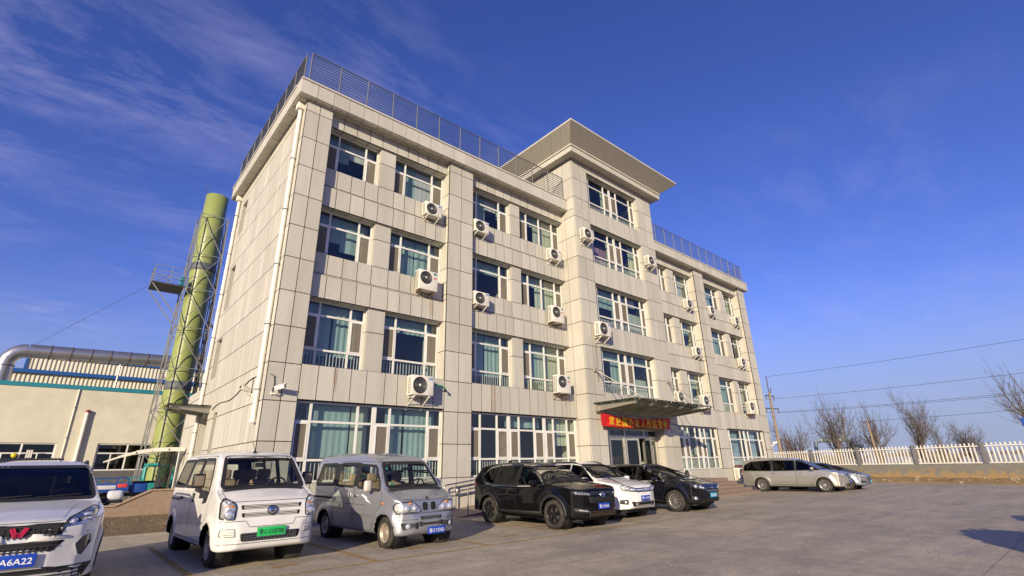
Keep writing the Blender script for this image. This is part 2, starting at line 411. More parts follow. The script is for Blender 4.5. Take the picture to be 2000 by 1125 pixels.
# left flank and its low rear wing, the blind rear and right walls, the roof deck
LB = 25.85
ys = [P + 0.05] + [16.8 + 0.5615 * i for i in range(14)] + [24.55, 25.0, 25.42, LB]
ZF = [1.2] + ZJ[1:]
holes = [(24.1, 25.0, 12.33, 14.05), (24.1, 25.0, 8.5, 10.6), (24.1, 25.0, 5.4, 7.12), (22.415, 22.98, 2.3, 3.78), (24.1, 25.42, 0.75, 3.75)]
zc = cuts(0, ROOF, at=ZJ)
for a, b in zip(ys, ys[1:]):
    for c, d in zip(zc, zc[1:]):
        segs = [(c, d)]
        for h in holes:
            if h[0] < (a + b) / 2 < h[1]:
                out = []
                for s0, s1 in segs:
                    if h[2] > s0: out.append((s0, min(s1, h[2])))
                    if h[3] < s1: out.append((max(s0, h[3]), s1))
                segs = [t for t in out if t[1] - t[0] > 0.05]
        for s0, s1 in segs: pan(XL - 0.008, XL + 0.042, a + .004, b - .004, s0, s1, 'x')
hy = [17.15, 22.415, 22.98, 24.1, 25.0, 25.42, LB]
for a, b in zip(hy, hy[1:]):
    zz = [0.0]
    for h in holes:
        if h[0] - 0.01 < (a + b) / 2 < h[1] + 0.01: zz += [h[2], h[3]]
    zz = sorted(zz + [ROOF])
    for c, d in zip(zz[::2], zz[1::2]):
        if d - c > 0.02: core.box(XL + 0.002, XL + 0.4, a, b, c, d)
for h in holes:
    core.box(XL + 0.43, XL + 0.49, h[0], h[1], h[2], h[3])
    side_b = MB(BO); side_b.box(XL + 0.004, XL + 0.43, h[0] - 0.02, h[0] + 0.012, h[2], h[3]).box(XL + 0.004, XL + 0.43, h[1] - 0.012, h[1] + 0.02, h[2], h[3]).box(XL + 0.004, XL + 0.43, h[0], h[1], h[3] - 0.012, h[3] + 0.02)
    side_b.build('window_reveal', STONE, office)
yw = [LB + 0.02 + 0.6 * i for i in range(6)] + [29.25]
for a, b in zip(yw, yw[1:]):
    for c, d in zip(cuts(0, 5.2, at=ZJ), cuts(0, 5.2, at=ZJ)[1:]): pan(XL - 0.008, XL + 0.042, a, b, c, d, 'x')
core.box(XL + 0.002, 14, LB, 29.25, 0, 5.2)
core.box(XR - 0.4, XR, 17.15, LB, 0, ROOF)
core.box(XL + 0.4, XR - 0.4, LB - 0.3, LB, 0, ROOF)
core.box(XL - 0.2, XR + 0.2, P - 0.05, LB + 0.2, ROOF + 0.04, ROOF + 0.4)
core.build('wall', JOINT, office)

# inside: floors, back wall, partitions
rm = MB(BO)
for z in (0.72, 4.3, 7.75, 11.25, 14.4): rm.box(XL + 0.42, XR - 0.42, 17.2, 22.5, z - 0.1, z + 0.1)
rm.box(XL + 0.42, XR - 0.42, 22.5, 22.6, 0, ROOF)
for x in (7.9, 11.44, 15.0, 18.5, 25.95, 29.3, 32.6, 36.4): rm.box(x - 0.05, x + 0.05, 17.2, 22.5, 0.5, ROOF - 0.02)
rm.box(18.6, 25.9, 17.05, 21.2, 14.9, 15.0)
rm.build('interior', ROOM, office)

# cornices: fascia slabs, soffit and top coping; tower band and flared eave
FY, FX, FZ = P - 0.25, 3.90, 15.55
def fascia(x0, x1):
    for a, b in zip(cuts(x0, x1, n=round((x1 - x0) / 0.64)), cuts(x0, x1, n=round((x1 - x0) / 0.64))[1:]):
        pan(a, b, FY, FY + 0.05, ROOF, FZ - 0.09, 'y')
        pan(a, b, FY + 0.03, P + 0.02, ROOF - 0.02, ROOF + 0.03, 'z')
    cp = MB(BO); cp.box(x0, x1, FY - 0.03, P + 0.35, FZ - 0.075, FZ); cp.box(x0 + 0.01, x1 - 0.01, FY + 0.02, P + 0.3, ROOF + 0.03, FZ - 0.075)
    cp.build('cornice', STONE, office)
pan(FX, FX + 0.05, FY + 0.052, P + 0.022, ROOF, FZ - 0.09, 'x')
fascia(FX, TX0 - 0.013); fascia(TX1 + 0.013, XR + 0.35)
n = 15; cy = cuts(P + 0.025, LB + 0.45, n=n)
for a, b in zip(cy, cy[1:]):
    pan(FX, FX + 0.05, a, b, ROOF, FZ - 0.09, 'x'); pan(FX + 0.03, XL, a, b, ROOF - 0.02, ROOF + 0.03, 'z')
cp = MB(BO); cp.box(FX - 0.03, XL + 0.3, P + 0.36, LB + 0.48, FZ - 0.075, FZ).box(FX + 0.02, XL + 0.3, P + 0.36, LB + 0.44, ROOF + 0.03, FZ - 0.076)
cp.build('cornice', STONE, office)
cp = MB(BO); cp.box(XR - 0.3, XR + 0.38, P + 0.36, LB + 0.48, ROOF, FZ); cp.build('cornice', STONE, office)
tbk = 21.5
tb = MB(BO)
tb.box(TX0 - 0.5, TX1 + 0.5, TW - 0.5, tbk, TTOP, TTOP + 0.30).box(TX0 - 0.55, TX1 + 0.55, TW - 0.55, tbk, TTOP + 0.335, TTOP + 0.43).box(TX0 - 0.45, TX1 + 0.45, TW - 0.45, tbk, TTOP + 0.29, TTOP + 0.345)
tb.build('cornice', STONE, office)
EAVE = mat('eave_panel', (0.50, 0.46, 0.39), 0.6, var=0.06, scale=5)
zi, zo, oi, oo = TTOP + 0.43, TTOP + 1.10, 0.45, 1.35
def eave(p, q, r, s):
    m = MB(BO); nrm = (Vector(q) - Vector(p)).cross(Vector(s) - Vector(p)).normalized() * 0.04
    vs = [Vector(t) for t in (p, q, r, s)]
    m.add([tuple(v) for v in vs] + [tuple(v - nrm) for v in vs], [(0, 1, 2, 3), (7, 6, 5, 4), (0, 4, 5, 1), (1, 5, 6, 2), (2, 6, 7, 3), (3, 7, 4, 0)])
    m.build('eave_panel', EAVE, office)
nE = 13
for i in range(nE):
    f0, f1 = i / nE, (i + 1) / nE; e = 0.006
    a0, a1 = TX0 - oi + (TX1 - TX0 + 2 * oi) * f0 + e, TX0 - oi + (TX1 - TX0 + 2 * oi) * f1 - e
    b0, b1 = TX0 - oo + (TX1 - TX0 + 2 * oo) * f0 + e, TX0 - oo + (TX1 - TX0 + 2 * oo) * f1 - e
    eave((a0, TW - oi, zi), (b0, TW - oo, zo), (b1, TW - oo, zo), (a1, TW - oi, zi))
nE = 9
for sx, X in ((-1, TX0), (1, TX1)):
    for i in range(nE):
        f0, f1 = i / nE, (i + 1) / nE; e = 0.006
        a0, a1 = TW - oi + (tbk - TW + oi) * f0 + e, TW - oi + (tbk - TW + oi) * f1 - e
        b0, b1 = TW - oo + (tbk - TW + oo) * f0 + e, TW - oo + (tbk - TW + oo) * f1 - e
        q = [(X + sx * oi, a0, zi), (X + sx * oi, a1, zi), (X + sx * oo, b1, zo), (X + sx * oo, b0, zo)]
        eave(*(q if sx < 0 else q[::-1]))
tr = MB(BO); tr.box(TX0 - oo - 0.03, TX1 + oo + 0.03, TW - oo - 0.03, tbk, zo, zo + 0.09).build('roof', STONE, office)
jl = MB(BO); jl.box(TX0 - oi + 0.06, TX1 + oi - 0.06, TW - oi + 0.06, tbk - 0.02, zi, zo); jl.build('roof_backing', JOINT, office)

# the slabs themselves: the 300 that show largest are parts, the rest one joined part
cm = MB(); cm.bbox(-0.5, 0.5, -0.5, 0.5, -0.5, 0.5, r=0.004)
cube = bpy.data.meshes.new('stone_panel')
cube.from_pydata([(-.5, -.5, -.5), (.5, -.5, -.5), (.5, .5, -.5), (-.5, .5, -.5), (-.5, -.5, .5), (.5, -.5, .5), (.5, .5, .5), (-.5, .5, .5)], [], [(3, 2, 1, 0), (4, 5, 6, 7), (0, 1, 5, 4), (1, 2, 6, 5), (2, 3, 7, 6), (3, 0, 4, 7)])
cube.materials.append(STONE)
def shown(p):
    c, s = p; d = CAM - c; L = d.length; d = d / L
    ax = min(range(3), key=lambda i: s[i]); a = s[0] * s[1] * s[2] / s[ax]
    vis = d[ax] * (-1 if ax < 2 else -1)
    if ax == 0 and c.x > 19 and c.x > XL + 1 and d.x > 0: vis = abs(d.x)
    k = abs(d[ax]) * a / L ** 2
    if ax == 0 and d.x < 0 and c.x < XL + 0.1: k = abs(d.x) * a / L ** 2
    f = ROT.transposed() @ (c - CAM); u = 1000 + 963.7 * f.x / -f.z; v = 562 - 963.7 * f.y / -f.z
    if v > 905: k *= 0.2
    return k
random.Random(3).shuffle(panels)
panels.sort(key=shown, reverse=True)
for c, s in panels[:300]:
    o = bpy.data.objects.new('stone_panel', cube); link(o, office)
    o.location = c - BO; o.scale = s; o.rotation_euler = (random.uniform(-1, 1) * 0.0012, 0, random.uniform(-1, 1) * 0.0012)
st = MB(BO)
for c, s in panels[300:]: st.box(c.x - s.x / 2, c.x + s.x / 2, c.y - s.y / 2, c.y + s.y / 2, c.z - s.z / 2, c.z + s.z / 2)
st.build('stone_panel', STONE, office, kind='stuff')

# ------------------------------------------------------------------ windows
def curtain(win, x0, x1, z0, z1, y, m, amp=0.03, wave=0.16, name='curtain'):
    mb = MB(BO); n = max(6, int((x1 - x0) / 0.035)); ph = random.uniform(0, 6)
    vs = []; 
    for k in range(n + 1):
        x = x0 + (x1 - x0) * k / n
        d = amp * math.sin(6.283 * x / wave + ph) + amp * 0.6 * math.sin(6.283 * x / wave / 2.7 + 2 * ph)
        vs += [(x, y + d * 0.7, z1), (x, y + d * 0.9, (z0 + z1) / 2), (x, y + d * 1.2, z0)]
    mb.sm = True
    mb.add(vs, [(3 * k + j, 3 * k + 3 + j, 3 * k + 4 + j, 3 * k + 1 + j) for k in range(n) for j in range(2)])
    mb.build(name, m, win)
def window(x0, x1, z0, z1, y, mulls, rows, narrow=(), curt=(), guard=False, mid=None, name='window', parent=None, label=None):
    """white framed window: mulls [(x, width)], rows [z of cross bars]; narrow = columns with an openable sash and insect screen"""
    f = MB(BO); t = 0.06; y1 = y + 0.07
    f.box(x0, x0 + t, y, y1, z0, z1).box(x1 - t, x1, y, y1, z0, z1).box(x0 + t, x1 - t, y, y1, z1 - t, z1).box(x0 + t, x1 - t, y, y1, z0, z0 + t)
    xs = [x0 + t]
    for m, w in mulls: f.box(m - w / 2, m + w / 2, y - 0.004, y1 + 0.004, z0 + t, z1 - t); xs += [m - w / 2, m + w / 2]
    xs += [x1 - t]; cols = list(zip(xs[::2], xs[1::2]))
    zs = [z0 + t]
    for r in rows:
        for a, b in cols: f.box(a, b, y, y1, r - 0.035, r + 0.035)
        zs += [r - 0.035, r + 0.035]
    zs += [z1 - t]; rws = list(zip(zs[::2], zs[1::2]))
    w = f.build(name, FRAME, parent or office, label=label)
    midr = len(rws) - 2 if mid is None else mid
    for ci, (a, b) in enumerate(cols):
        for ri, (c, d) in enumerate(rws):
            g = MB(BO); aa, bb, cc, dd = a, b, c, d
            if ci in narrow and ri == midr:
                sh = MB(BO); e = 0.045
                sh.box(a, a + e, y - 0.012, y + 0.05, c, d).box(b - e, b, y - 0.012, y + 0.05, c, d).box(a + e, b - e, y - 0.012, y + 0.05, d - e, d).box(a + e, b - e, y - 0.012, y + 0.05, c, c + e)
                sh.build('sash', FRAME, w)
                aa, bb, cc, dd = a + e, b - e, c + e, d - e
                sc = MB(BO); sc.box(aa, bb, y + 0.012, y + 0.015, cc, dd); sc.build('insect_screen', SCREEN, w)
            g.add([(aa, y + 0.03, cc), (bb, y + 0.03, cc), (bb, y + 0.03, dd), (aa, y + 0.03, dd)], [(0, 1, 2, 3)])
            g.build('pane', BGLASS, w)
    if guard:
        gb = MB(BO); zt = rows[0]
        for a, b in cols:
            k = max(2, round((b - a) / 0.125))
            for i in range(k): xx = a + (b - a) * (i + 0.5) / k; gb.box(xx - 0.011, xx + 0.011, y + 0.10, y + 0.122, z0 + 0.03, zt)
        gb.box(x0 + t, x1 - t, y + 0.095, y + 0.13, zt - 0.03, zt)
        gb.build('guard_rail', FRAME, w)
    for cu in curt:
        fx0, fx1, fz0, fz1, m = cu[:5]
        flat = m in (BLIND,)
        curtain(w, x0 + (x1 - x0) * fx0, x0 + (x1 - x0) * fx1, z0 + (z1 - z0) * fz0, z0 + (z1 - z0) * fz1, y + 0.24 + 0.02 * len(cu), m, 0.004 if flat else random.choice((0.008, 0.013, 0.018)), random.choice((0.22, 0.34, 0.5)), 'blind' if flat or m is BLUEB else 'curtain')
    return w
T_, G_, B_, K_ = CURT, CURTG, BLIND, BLUEB
MU = {(0, 0): [5.84, 6.99], (0, 1): [8.82, 10.18], (1, 0): [12.71, 14.10], (1, 1): [15.97, 16.90, 17.87],
      (2, 0): [26.5, 27.45, 28.42], (2, 1): [30.3, 31.6], (3, 0): [33.9, 35.45], (3, 1): [37.25, 38.35]}
CUR = {(4, 0, 0): [(.18, .50, .45, .98, T_), (.50, .80, .60, .98, B_), (.8, .98, .5, .98, B_)], (4, 0, 1): [(.15, .50, .05, .98, T_), (.50, .82, .04, .98, B_), (.84, .98, .3, .98, G_)],
       (3, 0, 0): [(.02, .5, .42, .98, T_), (.5, .80, .26, .98, T_), (.82, .98, .2, .98, G_)], (3, 0, 1): [(.02, .54, 0, .98, T_), (.56, .99, 0, .98, T_)],
       (2, 0, 0): [(.02, .50, .22, .98, T_), (.53, .99, .22, .98, T_)], (2, 0, 1): [(.02, .99, .76, .98, T_), (.80, .99, .02, .7, G_)],
       (4, 1, 0): [(.2, .52, .0, .98, T_), (.52, .8, .68, .98, B_), (.82, .98, .5, .98, T_)], (4, 1, 1): [(.05, .44, .68, .98, T_), (.46, .99, .0, .98, G_)],
       (3, 1, 0): [(.02, .99, .70, .98, T_)], (3, 1, 1): [(.02, .44, .70, .98, T_), (.45, .98, .0, .98, G_)],
       (2, 1, 0): [(.02, .5, .2, .98, T_), (.52, .98, .2, .98, T_)], (2, 1, 1): [(.02, .46, .2, .98, T_), (.46, .98, .1, .98, G_)],
       (4, 2, 0): [(.5, .98, .4, .98, G_)], (4, 2, 1): [(.2, .5, .02, .98, K_), (.52, .85, .02, .98, B_)], (3, 2, 0): [(.4, .7, .2, .98, T_)], (3, 2, 1): [(.2, .9, .55, .98, T_), (.2, .5, 0, .6, T_)],
       (2, 2, 0): [], (2, 2, 1): [(.2, .6, .3, .98, T_), (.6, .95, .6, .98, G_)], (4, 3, 0): [(.5, .8, .1, .98, K_)], (4, 3, 1): [(.5, .95, .0, .98, G_)],
       (3, 3, 0): [(.4, .9, .02, .98, T_)], (3, 3, 1): [(.2, .6, .1, .98, T_)], (2, 3, 0): [(.4, .9, .2, .98, T_)], (2, 3, 1): [(.3, .9, .35, .98, G_)]}
for bi, (x0, x1, wa, wb, pr) in enumerate(BAYS):
    for wi, (a, b) in enumerate((wa, wb)):
        mu = [(m, 0.06) for m in MU[(bi, wi)]]; nc = len(mu)
        a2, b2 = a + (0.004 if wi == 0 else -0.0), b - (0.004 if wi else 0)
        for fl, z0, z1, rows, gd in ((4, 12.47, 14.26, [13.65], 0), (3, 8.93, 10.77, [10.17], 0), (2, 4.82, 7.21, [5.46, 6.69], 1)):
            cu = list(CUR[(fl, bi, wi)]); tz = (rows[-1] - z0) / (z1 - z0) + .02; edges = [a2] + [m for m, _ in mu] + [b2]
            for p, q in zip(edges, edges[1:]):      # rolled or drawn cloth fills most of the top lights
                f0, f1 = (p - a2) / (b2 - a2) + .015, (q - a2) / (b2 - a2) - .015
                if not any(c[0] < (f0 + f1) / 2 < c[1] for c in cu) and random.random() < .85: cu.append((f0, f1, tz - random.choice((0, .04, .1)), .98, random.choice((T_, T_, G_))))
            window(a2, b2, z0, z1, WN, mu, rows, (0, nc), cu, gd, mid=0 if fl > 2 else 1)
    y = P + 0.17; w = x1 - x0
    if bi in (0, 3):
        m = [x0 + w * f for f in (.095, .385, .495, .605, .89)]; mu = [(m[0], .07), (m[1], .07), (m[2], .15), (m[3], .07), (m[4], .07)]; nar = (0, 3, 5)
        cu = [(.09, .36, .30, .98, T_), (.37, .48, .0, .98, G_), (.60, .73, .02, .98, T_), (.745, .985, .02, .98, T_)] if bi == 0 else [(.1, .42, 0, .98, K_), (.6, .9, 0, .98, K_)]
    else:
        m = [x0 + w * f for f in (.09, .23, .333, .425, .57, .67, .76, .905)]; mu = [(t, .15 if i in (2, 5) else .06) for i, t in enumerate(m)]; nar = (0, 2, 3, 5, 6, 8)
        cu = [(.34, .66, .80, .98, T_), (.75, .98, .5, .98, G_)] if bi == 1 else [(.3, .55, .0, .98, G_), (.76, .93, .05, .98, K_)]
    window(x0 + 0.004, x1 - 0.004, 1.2, 3.66, y, mu, [1.86, 3.03], nar, cu, True, mid=1)
for i, (z0, z1) in enumerate(TWIN):
    mu = [(20.12, .06), (21.52, .06), (22.11, .14), (22.74, .06), (24.06, .06)]
    cu = [[(.02, .42, .78, .98, T_), (.30, .45, .22, .98, T_), (.55, .97, .78, .98, T_), (.75, .95, .0, .45, G_)], [(.1, .42, .55, .98, T_), (.42, .5, .2, .98, T_), (.5, .88, .78, .98, B_), (.72, .97, .2, .6, G_)],
          [(.08, .40, .02, .6, PINK), (.42, .5, .1, .98, G_), (.5, .66, .3, .98, B_), (.86, .98, .2, .98, G_)], [(.4, .6, .3, .98, G_)]][i]
    window(TO0, TO1, z0, z1, TW + 0.28, mu, [z0 + 0.6, z1 - 0.56], (0, 2, 3, 5), cu, True, mid=1)
# entrance: aluminium screen with glazed doors and long pull handles
DFR = mat('aluminium_door_frame', (0.50, 0.48, 0.44), 0.35, 0.6)
DGL = glass('door_glass', (0.55, 0.58, 0.55), 0.06)
ef = MB(BO); ey = TW + 0.45
for x in (TO0 + 0.04, 20.35, 21.62, 23.30, 24.48): ef.box(x - 0.06, x + 0.06, ey, ey + 0.12, 0.75, 3.28)
ef.box(TO0 + 0.1, 24.42, ey + 0.003, ey + 0.117, 2.82, 2.94).box(TO0 + 0.1, 24.42, ey + 0.003, ey + 0.117, 3.2, 3.28)
dfr = ef.build('door_frame', DFR, office)
for a, b in ((19.8, 20.29), (20.41, 21.56), (21.68, 23.24), (23.36, 24.42)):
    g = MB(BO); g.box(a, b, ey + 0.05, ey + 0.06, 2.94, 3.2); g.build('pane', DGL, dfr)
g = MB(BO); g.box(19.8, 20.29, ey + 0.05, ey + 0.06, 0.75, 2.82); g.build('pane', DGL, dfr)
def door(x0, x1, ang, hinge):
    M = Matrix.Translation((hinge, ey + 0.06, 0)) @ Matrix.Rotation(ang, 4, 'Z') @ Matrix.Translation((-hinge, -(ey + 0.06), 0))
    d = MB(BO); e = 0.09
    for a, b, c, f in ((x0, x0 + e, 0.77, 2.80), (x1 - e, x1, 0.77, 2.80), (x0 + e, x1 - e, 2.71, 2.80), (x0 + e, x1 - e, 0.77, 0.93)): d.box(a, b, ey + 0.04, ey + 0.085, c, f)
    d.v = [tuple(M @ Vector(v)) for v in d.v]; o = d.build('door', DFR, office)
    g = MB(BO); g.box(x0 + e, x1 - e, ey + 0.058, ey + 0.066, 0.93, 2.71); g.v = [tuple(M @ Vector(v)) for v in g.v]; g.build('pane', DGL, o)
    hx = x1 - 0.06 if hinge == x0 else x0 + 0.06
    h = MB(BO); h.tube([(hx, ey - 0.06, 1.25), (hx, ey - 0.06, 2.45)], 0.022)
    for z in (1.35, 2.35): h.tube([(hx, ey - 0.06, z), (hx, ey + 0.05, z)], 0.012)
    h.v = [tuple(M @ Vector(v)) for v in h.v]; h.build('handle', INOX, o)
door(20.42, 21.55, 0.0, 20.42); door(21.69, 22.45, -0.5, 21.69); door(23.37, 24.41, 0.0, 24.41); door(22.5, 23.23, 1.2, 23.23)

# downpipes on the left flank
def downpipe(y, ztop, zbot):
    m = MB(BO); x = XL - 0.10
    m.tube([(x, y, ztop - 0.25), (x, y, zbot)], 0.075, 12)
    for z in np.arange(zbot, ztop - 0.6, 2.1): m.tube([(x, y, z), (x, y, z + 0.1)], 0.088, 12)
    m.bbox(x - 0.15, x + 0.1, y - 0.15, y + 0.15, ztop - 0.28, ztop, 0.03)
    o = m.build('drainpipe', WPIPE, office)
    b = MB(BO)
    for z in np.arange(zbot + 1.0, ztop - 0.6, 2.1): b.box(x - 0.085, XL, y - 0.085, y + 0.085, z - 0.012, z + 0.012)
    b.build('pipe_bracket', STEEL, o)
downpipe(16.80, 14.82, 2.95); downpipe(25.66, 14.82, 0.1)
# rust runs below the wall brackets: thin stains on the slabs
def rust_mat():
    m = bpy.data.materials.new('rust_stain'); m.use_nodes = True; t = m.node_tree; t.nodes.clear()
    tr = N(t, 'ShaderNodeBsdfTransparent'); df = N(t, 'ShaderNodeBsdfDiffuse'); df.inputs[0].default_value = (0.36, 0.20, 0.07, 1)
    g = N(t, 'ShaderNodeNewGeometry'); mp = N(t, 'ShaderNodeMapping'); mp.inputs['Scale'].default_value = (14, 1, 0.9); lk(t, g.outputs['Position'], mp.inputs['Vector'])
    n = N(t, 'ShaderNodeTexNoise', inp={'Scale': 1.5, 'Detail': 6.0}); lk(t, mp.outputs[0], n.inputs['Vector'])
    r = N(t, 'ShaderNodeMapRange', inp={'From Min': 0.38, 'From Max': 0.72, 'To Max': 0.42}); lk(t, n.outputs[0], r.inputs['Value'])
    ms = N(t, 'ShaderNodeMixShader'); lk(t, r.outputs[0], ms.inputs[0]); lk(t, tr.outputs[0], ms.inputs[1]); lk(t, df.outputs[0], ms.inputs[2])
    o = N(t, 'ShaderNodeOutputMaterial'); lk(t, ms.outputs[0], o.inputs[0]); return m
RSTAIN = rust_mat()
for x0, x1, z0, z1, y in ((19.25, 19.42, 5.4, 7.6, TW), (19.82, 19.92, 7.26, 7.75, TW), (10.1, 10.28, 7.24, 8.06, LL), (6.35, 6.5, 4.0, 4.8, P), (13.1, 13.35, 3.7, 4.8, P), (17.6, 17.75, 3.7, 4.75, P), (31.2, 31.4, 7.3, 8.0, LL), (34.5, 34.8, 3.7, 4.78, P)):
    m = MB(BO); m.add([(x0, y - 0.004, z0), (x1, y - 0.004, z0), (x1, y - 0.004, z1), (x0, y - 0.004, z1)], [(0, 1, 2, 3)]); m.build('rust_stain', RSTAIN, office)
# ------------------------------------------------------------------ ground
def ground_mat():
    m = bpy.data.materials.new('worn_concrete'); m.use_nodes = True; t = m.node_tree; b = t.nodes['Principled BSDF']
    g = N(t, 'ShaderNodeNewGeometry')
    def noise(scale, det=8.0, ro=0.65, mscale=(1, 1, 1), rot=0.0, dist=0.0):
        mp = N(t, 'ShaderNodeMapping'); mp.inputs['Scale'].default_value = mscale; mp.inputs['Rotation'].default_value = (0, 0, rot); lk(t, g.outputs['Position'], mp.inputs['Vector'])
        n = N(t, 'ShaderNodeTexNoise', inp={'Scale': scale, 'Detail': det, 'Roughness': ro, 'Distortion': dist}); lk(t, mp.outputs[0], n.inputs['Vector']); return n.outputs[0]
    def rng(s, a, b_, c, d):
        r = N(t, 'ShaderNodeMapRange', inp={'From Min': a, 'From Max': b_, 'To Min': c, 'To Max': d}); lk(t, s, r.inputs['Value']); return r.outputs[0]
    def mul(a, s):
        x = N(t, 'ShaderNodeMix', data_type='RGBA', blend_type='MULTIPLY', inp={'Factor': 1.0})
        lk(t, a, x.inputs['A']); lk(t, s, x.inputs['B']); return x.outputs['Result']
    base = N(t, 'ShaderNodeMix', data_type='RGBA'); base.inputs['A'].default_value = (0.46, 0.388, 0.28, 1); base.inputs['B'].default_value = (0.375, 0.325, 0.25, 1)
    lk(t, rng(noise(0.22), 0.38, 0.62, 0, 1), base.inputs['Factor'])
    c = base.outputs['Result']
    c = mul(c, rng(noise(1.3, 10, 0.75), 0.3, 0.7, 0.76, 1.18))
    c = mul(c, rng(noise(9, 8, 0.7), 0.3, 0.7, 0.80, 1.16))
    c = mul(c, rng(noise(0.5, 9, 0.7, (0.35, 2.2, 1), 0.25, 0.6), 0.35, 0.65, 0.82, 1.12))    # swept dust
    c = mul(c, rng(noise(0.55, 9, 0.75, (2.4, 0.3, 1), -0.5, 0.8), 0.30, 0.50, 0.80, 1.0))     # tyre-darkened sweeps
    # cracks
    mp = N(t, 'ShaderNodeMapping'); mp.inputs['Scale'].default_value = (0.16, 0.22, 0.0); lk(t, g.outputs['Position'], mp.inputs['Vector'])
    wn = N(t, 'ShaderNodeTexNoise', inp={'Scale': 3.0, 'Detail': 6.0}); lk(t, mp.outputs[0], wn.inputs['Vector'])
    ad = N(t, 'ShaderNodeMix', data_type='VECTOR', inp={'Factor': 0.10}); lk(t, mp.outputs[0], ad.inputs['A']); lk(t, wn.outputs['Color'], ad.inputs['B'])
    vo = N(t, 'ShaderNodeTexVoronoi', feature='DISTANCE_TO_EDGE', inp={'Scale': 1.0}); lk(t, ad.outputs['Result'], vo.inputs['Vector'])
    c = mul(c, rng(vo.outputs['Distance'], 0.0, 0.003, 0.80, 1.0))
    sp = N(t, 'ShaderNodeSeparateXYZ'); lk(t, g.outputs['Position'], sp.inputs[0])
    for ax, per, o_ in (('X', 5.4, 1.2), ('Y', 4.5, 2.9)):                      # cast joints between the bays of concrete
        a_ = N(t, 'ShaderNodeMath', operation='ADD', inp={1: o_ + 540}); lk(t, sp.outputs[ax], a_.inputs[0])
        pp = N(t, 'ShaderNodeMath', operation='PINGPONG', inp={1: per / 2}); lk(t, a_.outputs[0], pp.inputs[0])
        c = mul(c, rng(pp.outputs[0], 0.008, 0.016, 0.66, 1.0))
    c = mul(c, rng(noise(0.9, 3, 0.5, (1, 1, 1), 0.9), 0.70, 0.78, 1.0, 0.72))   # oil spots
    lk(t, c, b.inputs['Base Color'])
    lk(t, rng(noise(1.3), 0.3, 0.7, 0.58, 0.85), b.inputs['Roughness'])
    b.inputs['Specular IOR Level'].default_value = 0.35
    bp = N(t, 'ShaderNodeBump', inp={'Strength': 0.28, 'Distance': 0.02}); lk(t, noise(26, 10, 0.75), bp.inputs['Height'])
    bp2 = N(t, 'ShaderNodeBump', inp={'Strength': 0.25, 'Distance': 0.06}); lk(t, noise(1.1, 6), bp2.inputs['Height']); lk(t, bp.outputs[0], bp2.inputs['Normal'])
    lk(t, bp2.outputs[0], b.inputs['Normal'])
    return m
CONC = ground_mat()
FIELD = mat('dry_field', (0.15, 0.115, 0.07), 0.95, var=0.3, scale=0.3, dirt=(0.09, 0.08, 0.05), dirt_amt=0.5, dirt_scale=0.05)
SOIL = mat('brown_soil', (0.13, 0.083, 0.042), 0.95, var=0.45, scale=5, bump=0.9, bscale=14, dirt=(0.19, 0.14, 0.08), dirt_amt=0.5, dirt_scale=3)
def sheet(name, pts, z, m, kind='structure'):
    b = MB(); b.add([(x, y, z) for x, y in pts], [tuple(range(len(pts)))]); return b.build(name, m, kind=kind)
sheet('ground', [(-900, -600), (1500, -600), (1500, 1600), (-900, 1600)], -0.008, FIELD)
sheet('concrete_yard', [(-30, -30), (38, -30), (45.6, 3.4), (46.2, 11.4), (52, 26), (52, 46), (-30, 46)], 0.0, CONC)

def rough_strip(name, a, b, w, h, m, seg=60, wd=10, seed=1, lab=None):
    """a low bank of loose earth along a-b, w wide, rising to h at its far side"""
    rnd = random.Random(seed); a = Vector(a); b = Vector(b); d = (b - a); n = Vector((-d.y, d.x, 0)).normalized()
    mb = MB(); vs = []; mb.sm = True
    for i in range(seg + 1):
        for j in range(wd + 1):
            u, v = i / seg, j / wd
            z = 0.0 if j == 0 else h * v ** 0.8 + rnd.uniform(-.03, .05) * (0.4 + v)
            p = a + d * u + n * (w * v + rnd.uniform(-.06, .06) - (0.25 * math.sin(u * 31) if j == 0 else 0) * 0.6); vs.append((p.x, p.y, z - 0.004 if j == 0 else max(z, 0.004)))
    mb.add(vs, [(i * (wd + 1) + j, (i + 1) * (wd + 1) + j, (i + 1) * (wd + 1) + j + 1, i * (wd + 1) + j + 1) for i in range(seg) for j in range(wd)])
    return mb.build(name, m, kind='structure')
# planting bed at the left of the block, with pale litter
bed = MB(); rnd = random.Random(5); bed.sm = True
nx_, ny_ = 50, 34; vs = []
for i in range(nx_ + 1):
    for j in range(ny_ + 1):
        u, v = i / nx_, j / ny_; e = min(u, 1 - u, v, 1 - v)
        vs.append((-6 + 10.25 * u, 18.15 + 7.6 * v + (rnd.uniform(-.05, .05)), -0.01 if e == 0 else 0.02 + rnd.uniform(0, .06)))
bed.add(vs, [(i * (ny_ + 1) + j, (i + 1) * (ny_ + 1) + j, (i + 1) * (ny_ + 1) + j + 1, i * (ny_ + 1) + j + 1) for i in range(nx_) for j in range(ny_)])
bed.build('soil_bed', SOIL, kind='structure')
lit = MB()
for k in range(260):
    x, y = rnd.uniform(-1, 4.1), 18.3 + 6.8 * rnd.random() ** 1.3; s = rnd.uniform(.012, .045); a = rnd.uniform(0, 3.1)
    lit.add([(x + s * math.cos(a + t) * (1 if q % 2 else .5), y + s * math.sin(a + t), 0.085 + rnd.uniform(0, .02)) for q, t in enumerate((0, 1.57, 3.14, 4.71))], [(0, 1, 2, 3)])
lit.build('leaf_litter', mat('pale_litter', (0.40, 0.35, 0.27), 0.9, island=0.5), kind='stuff')
gs = MB()
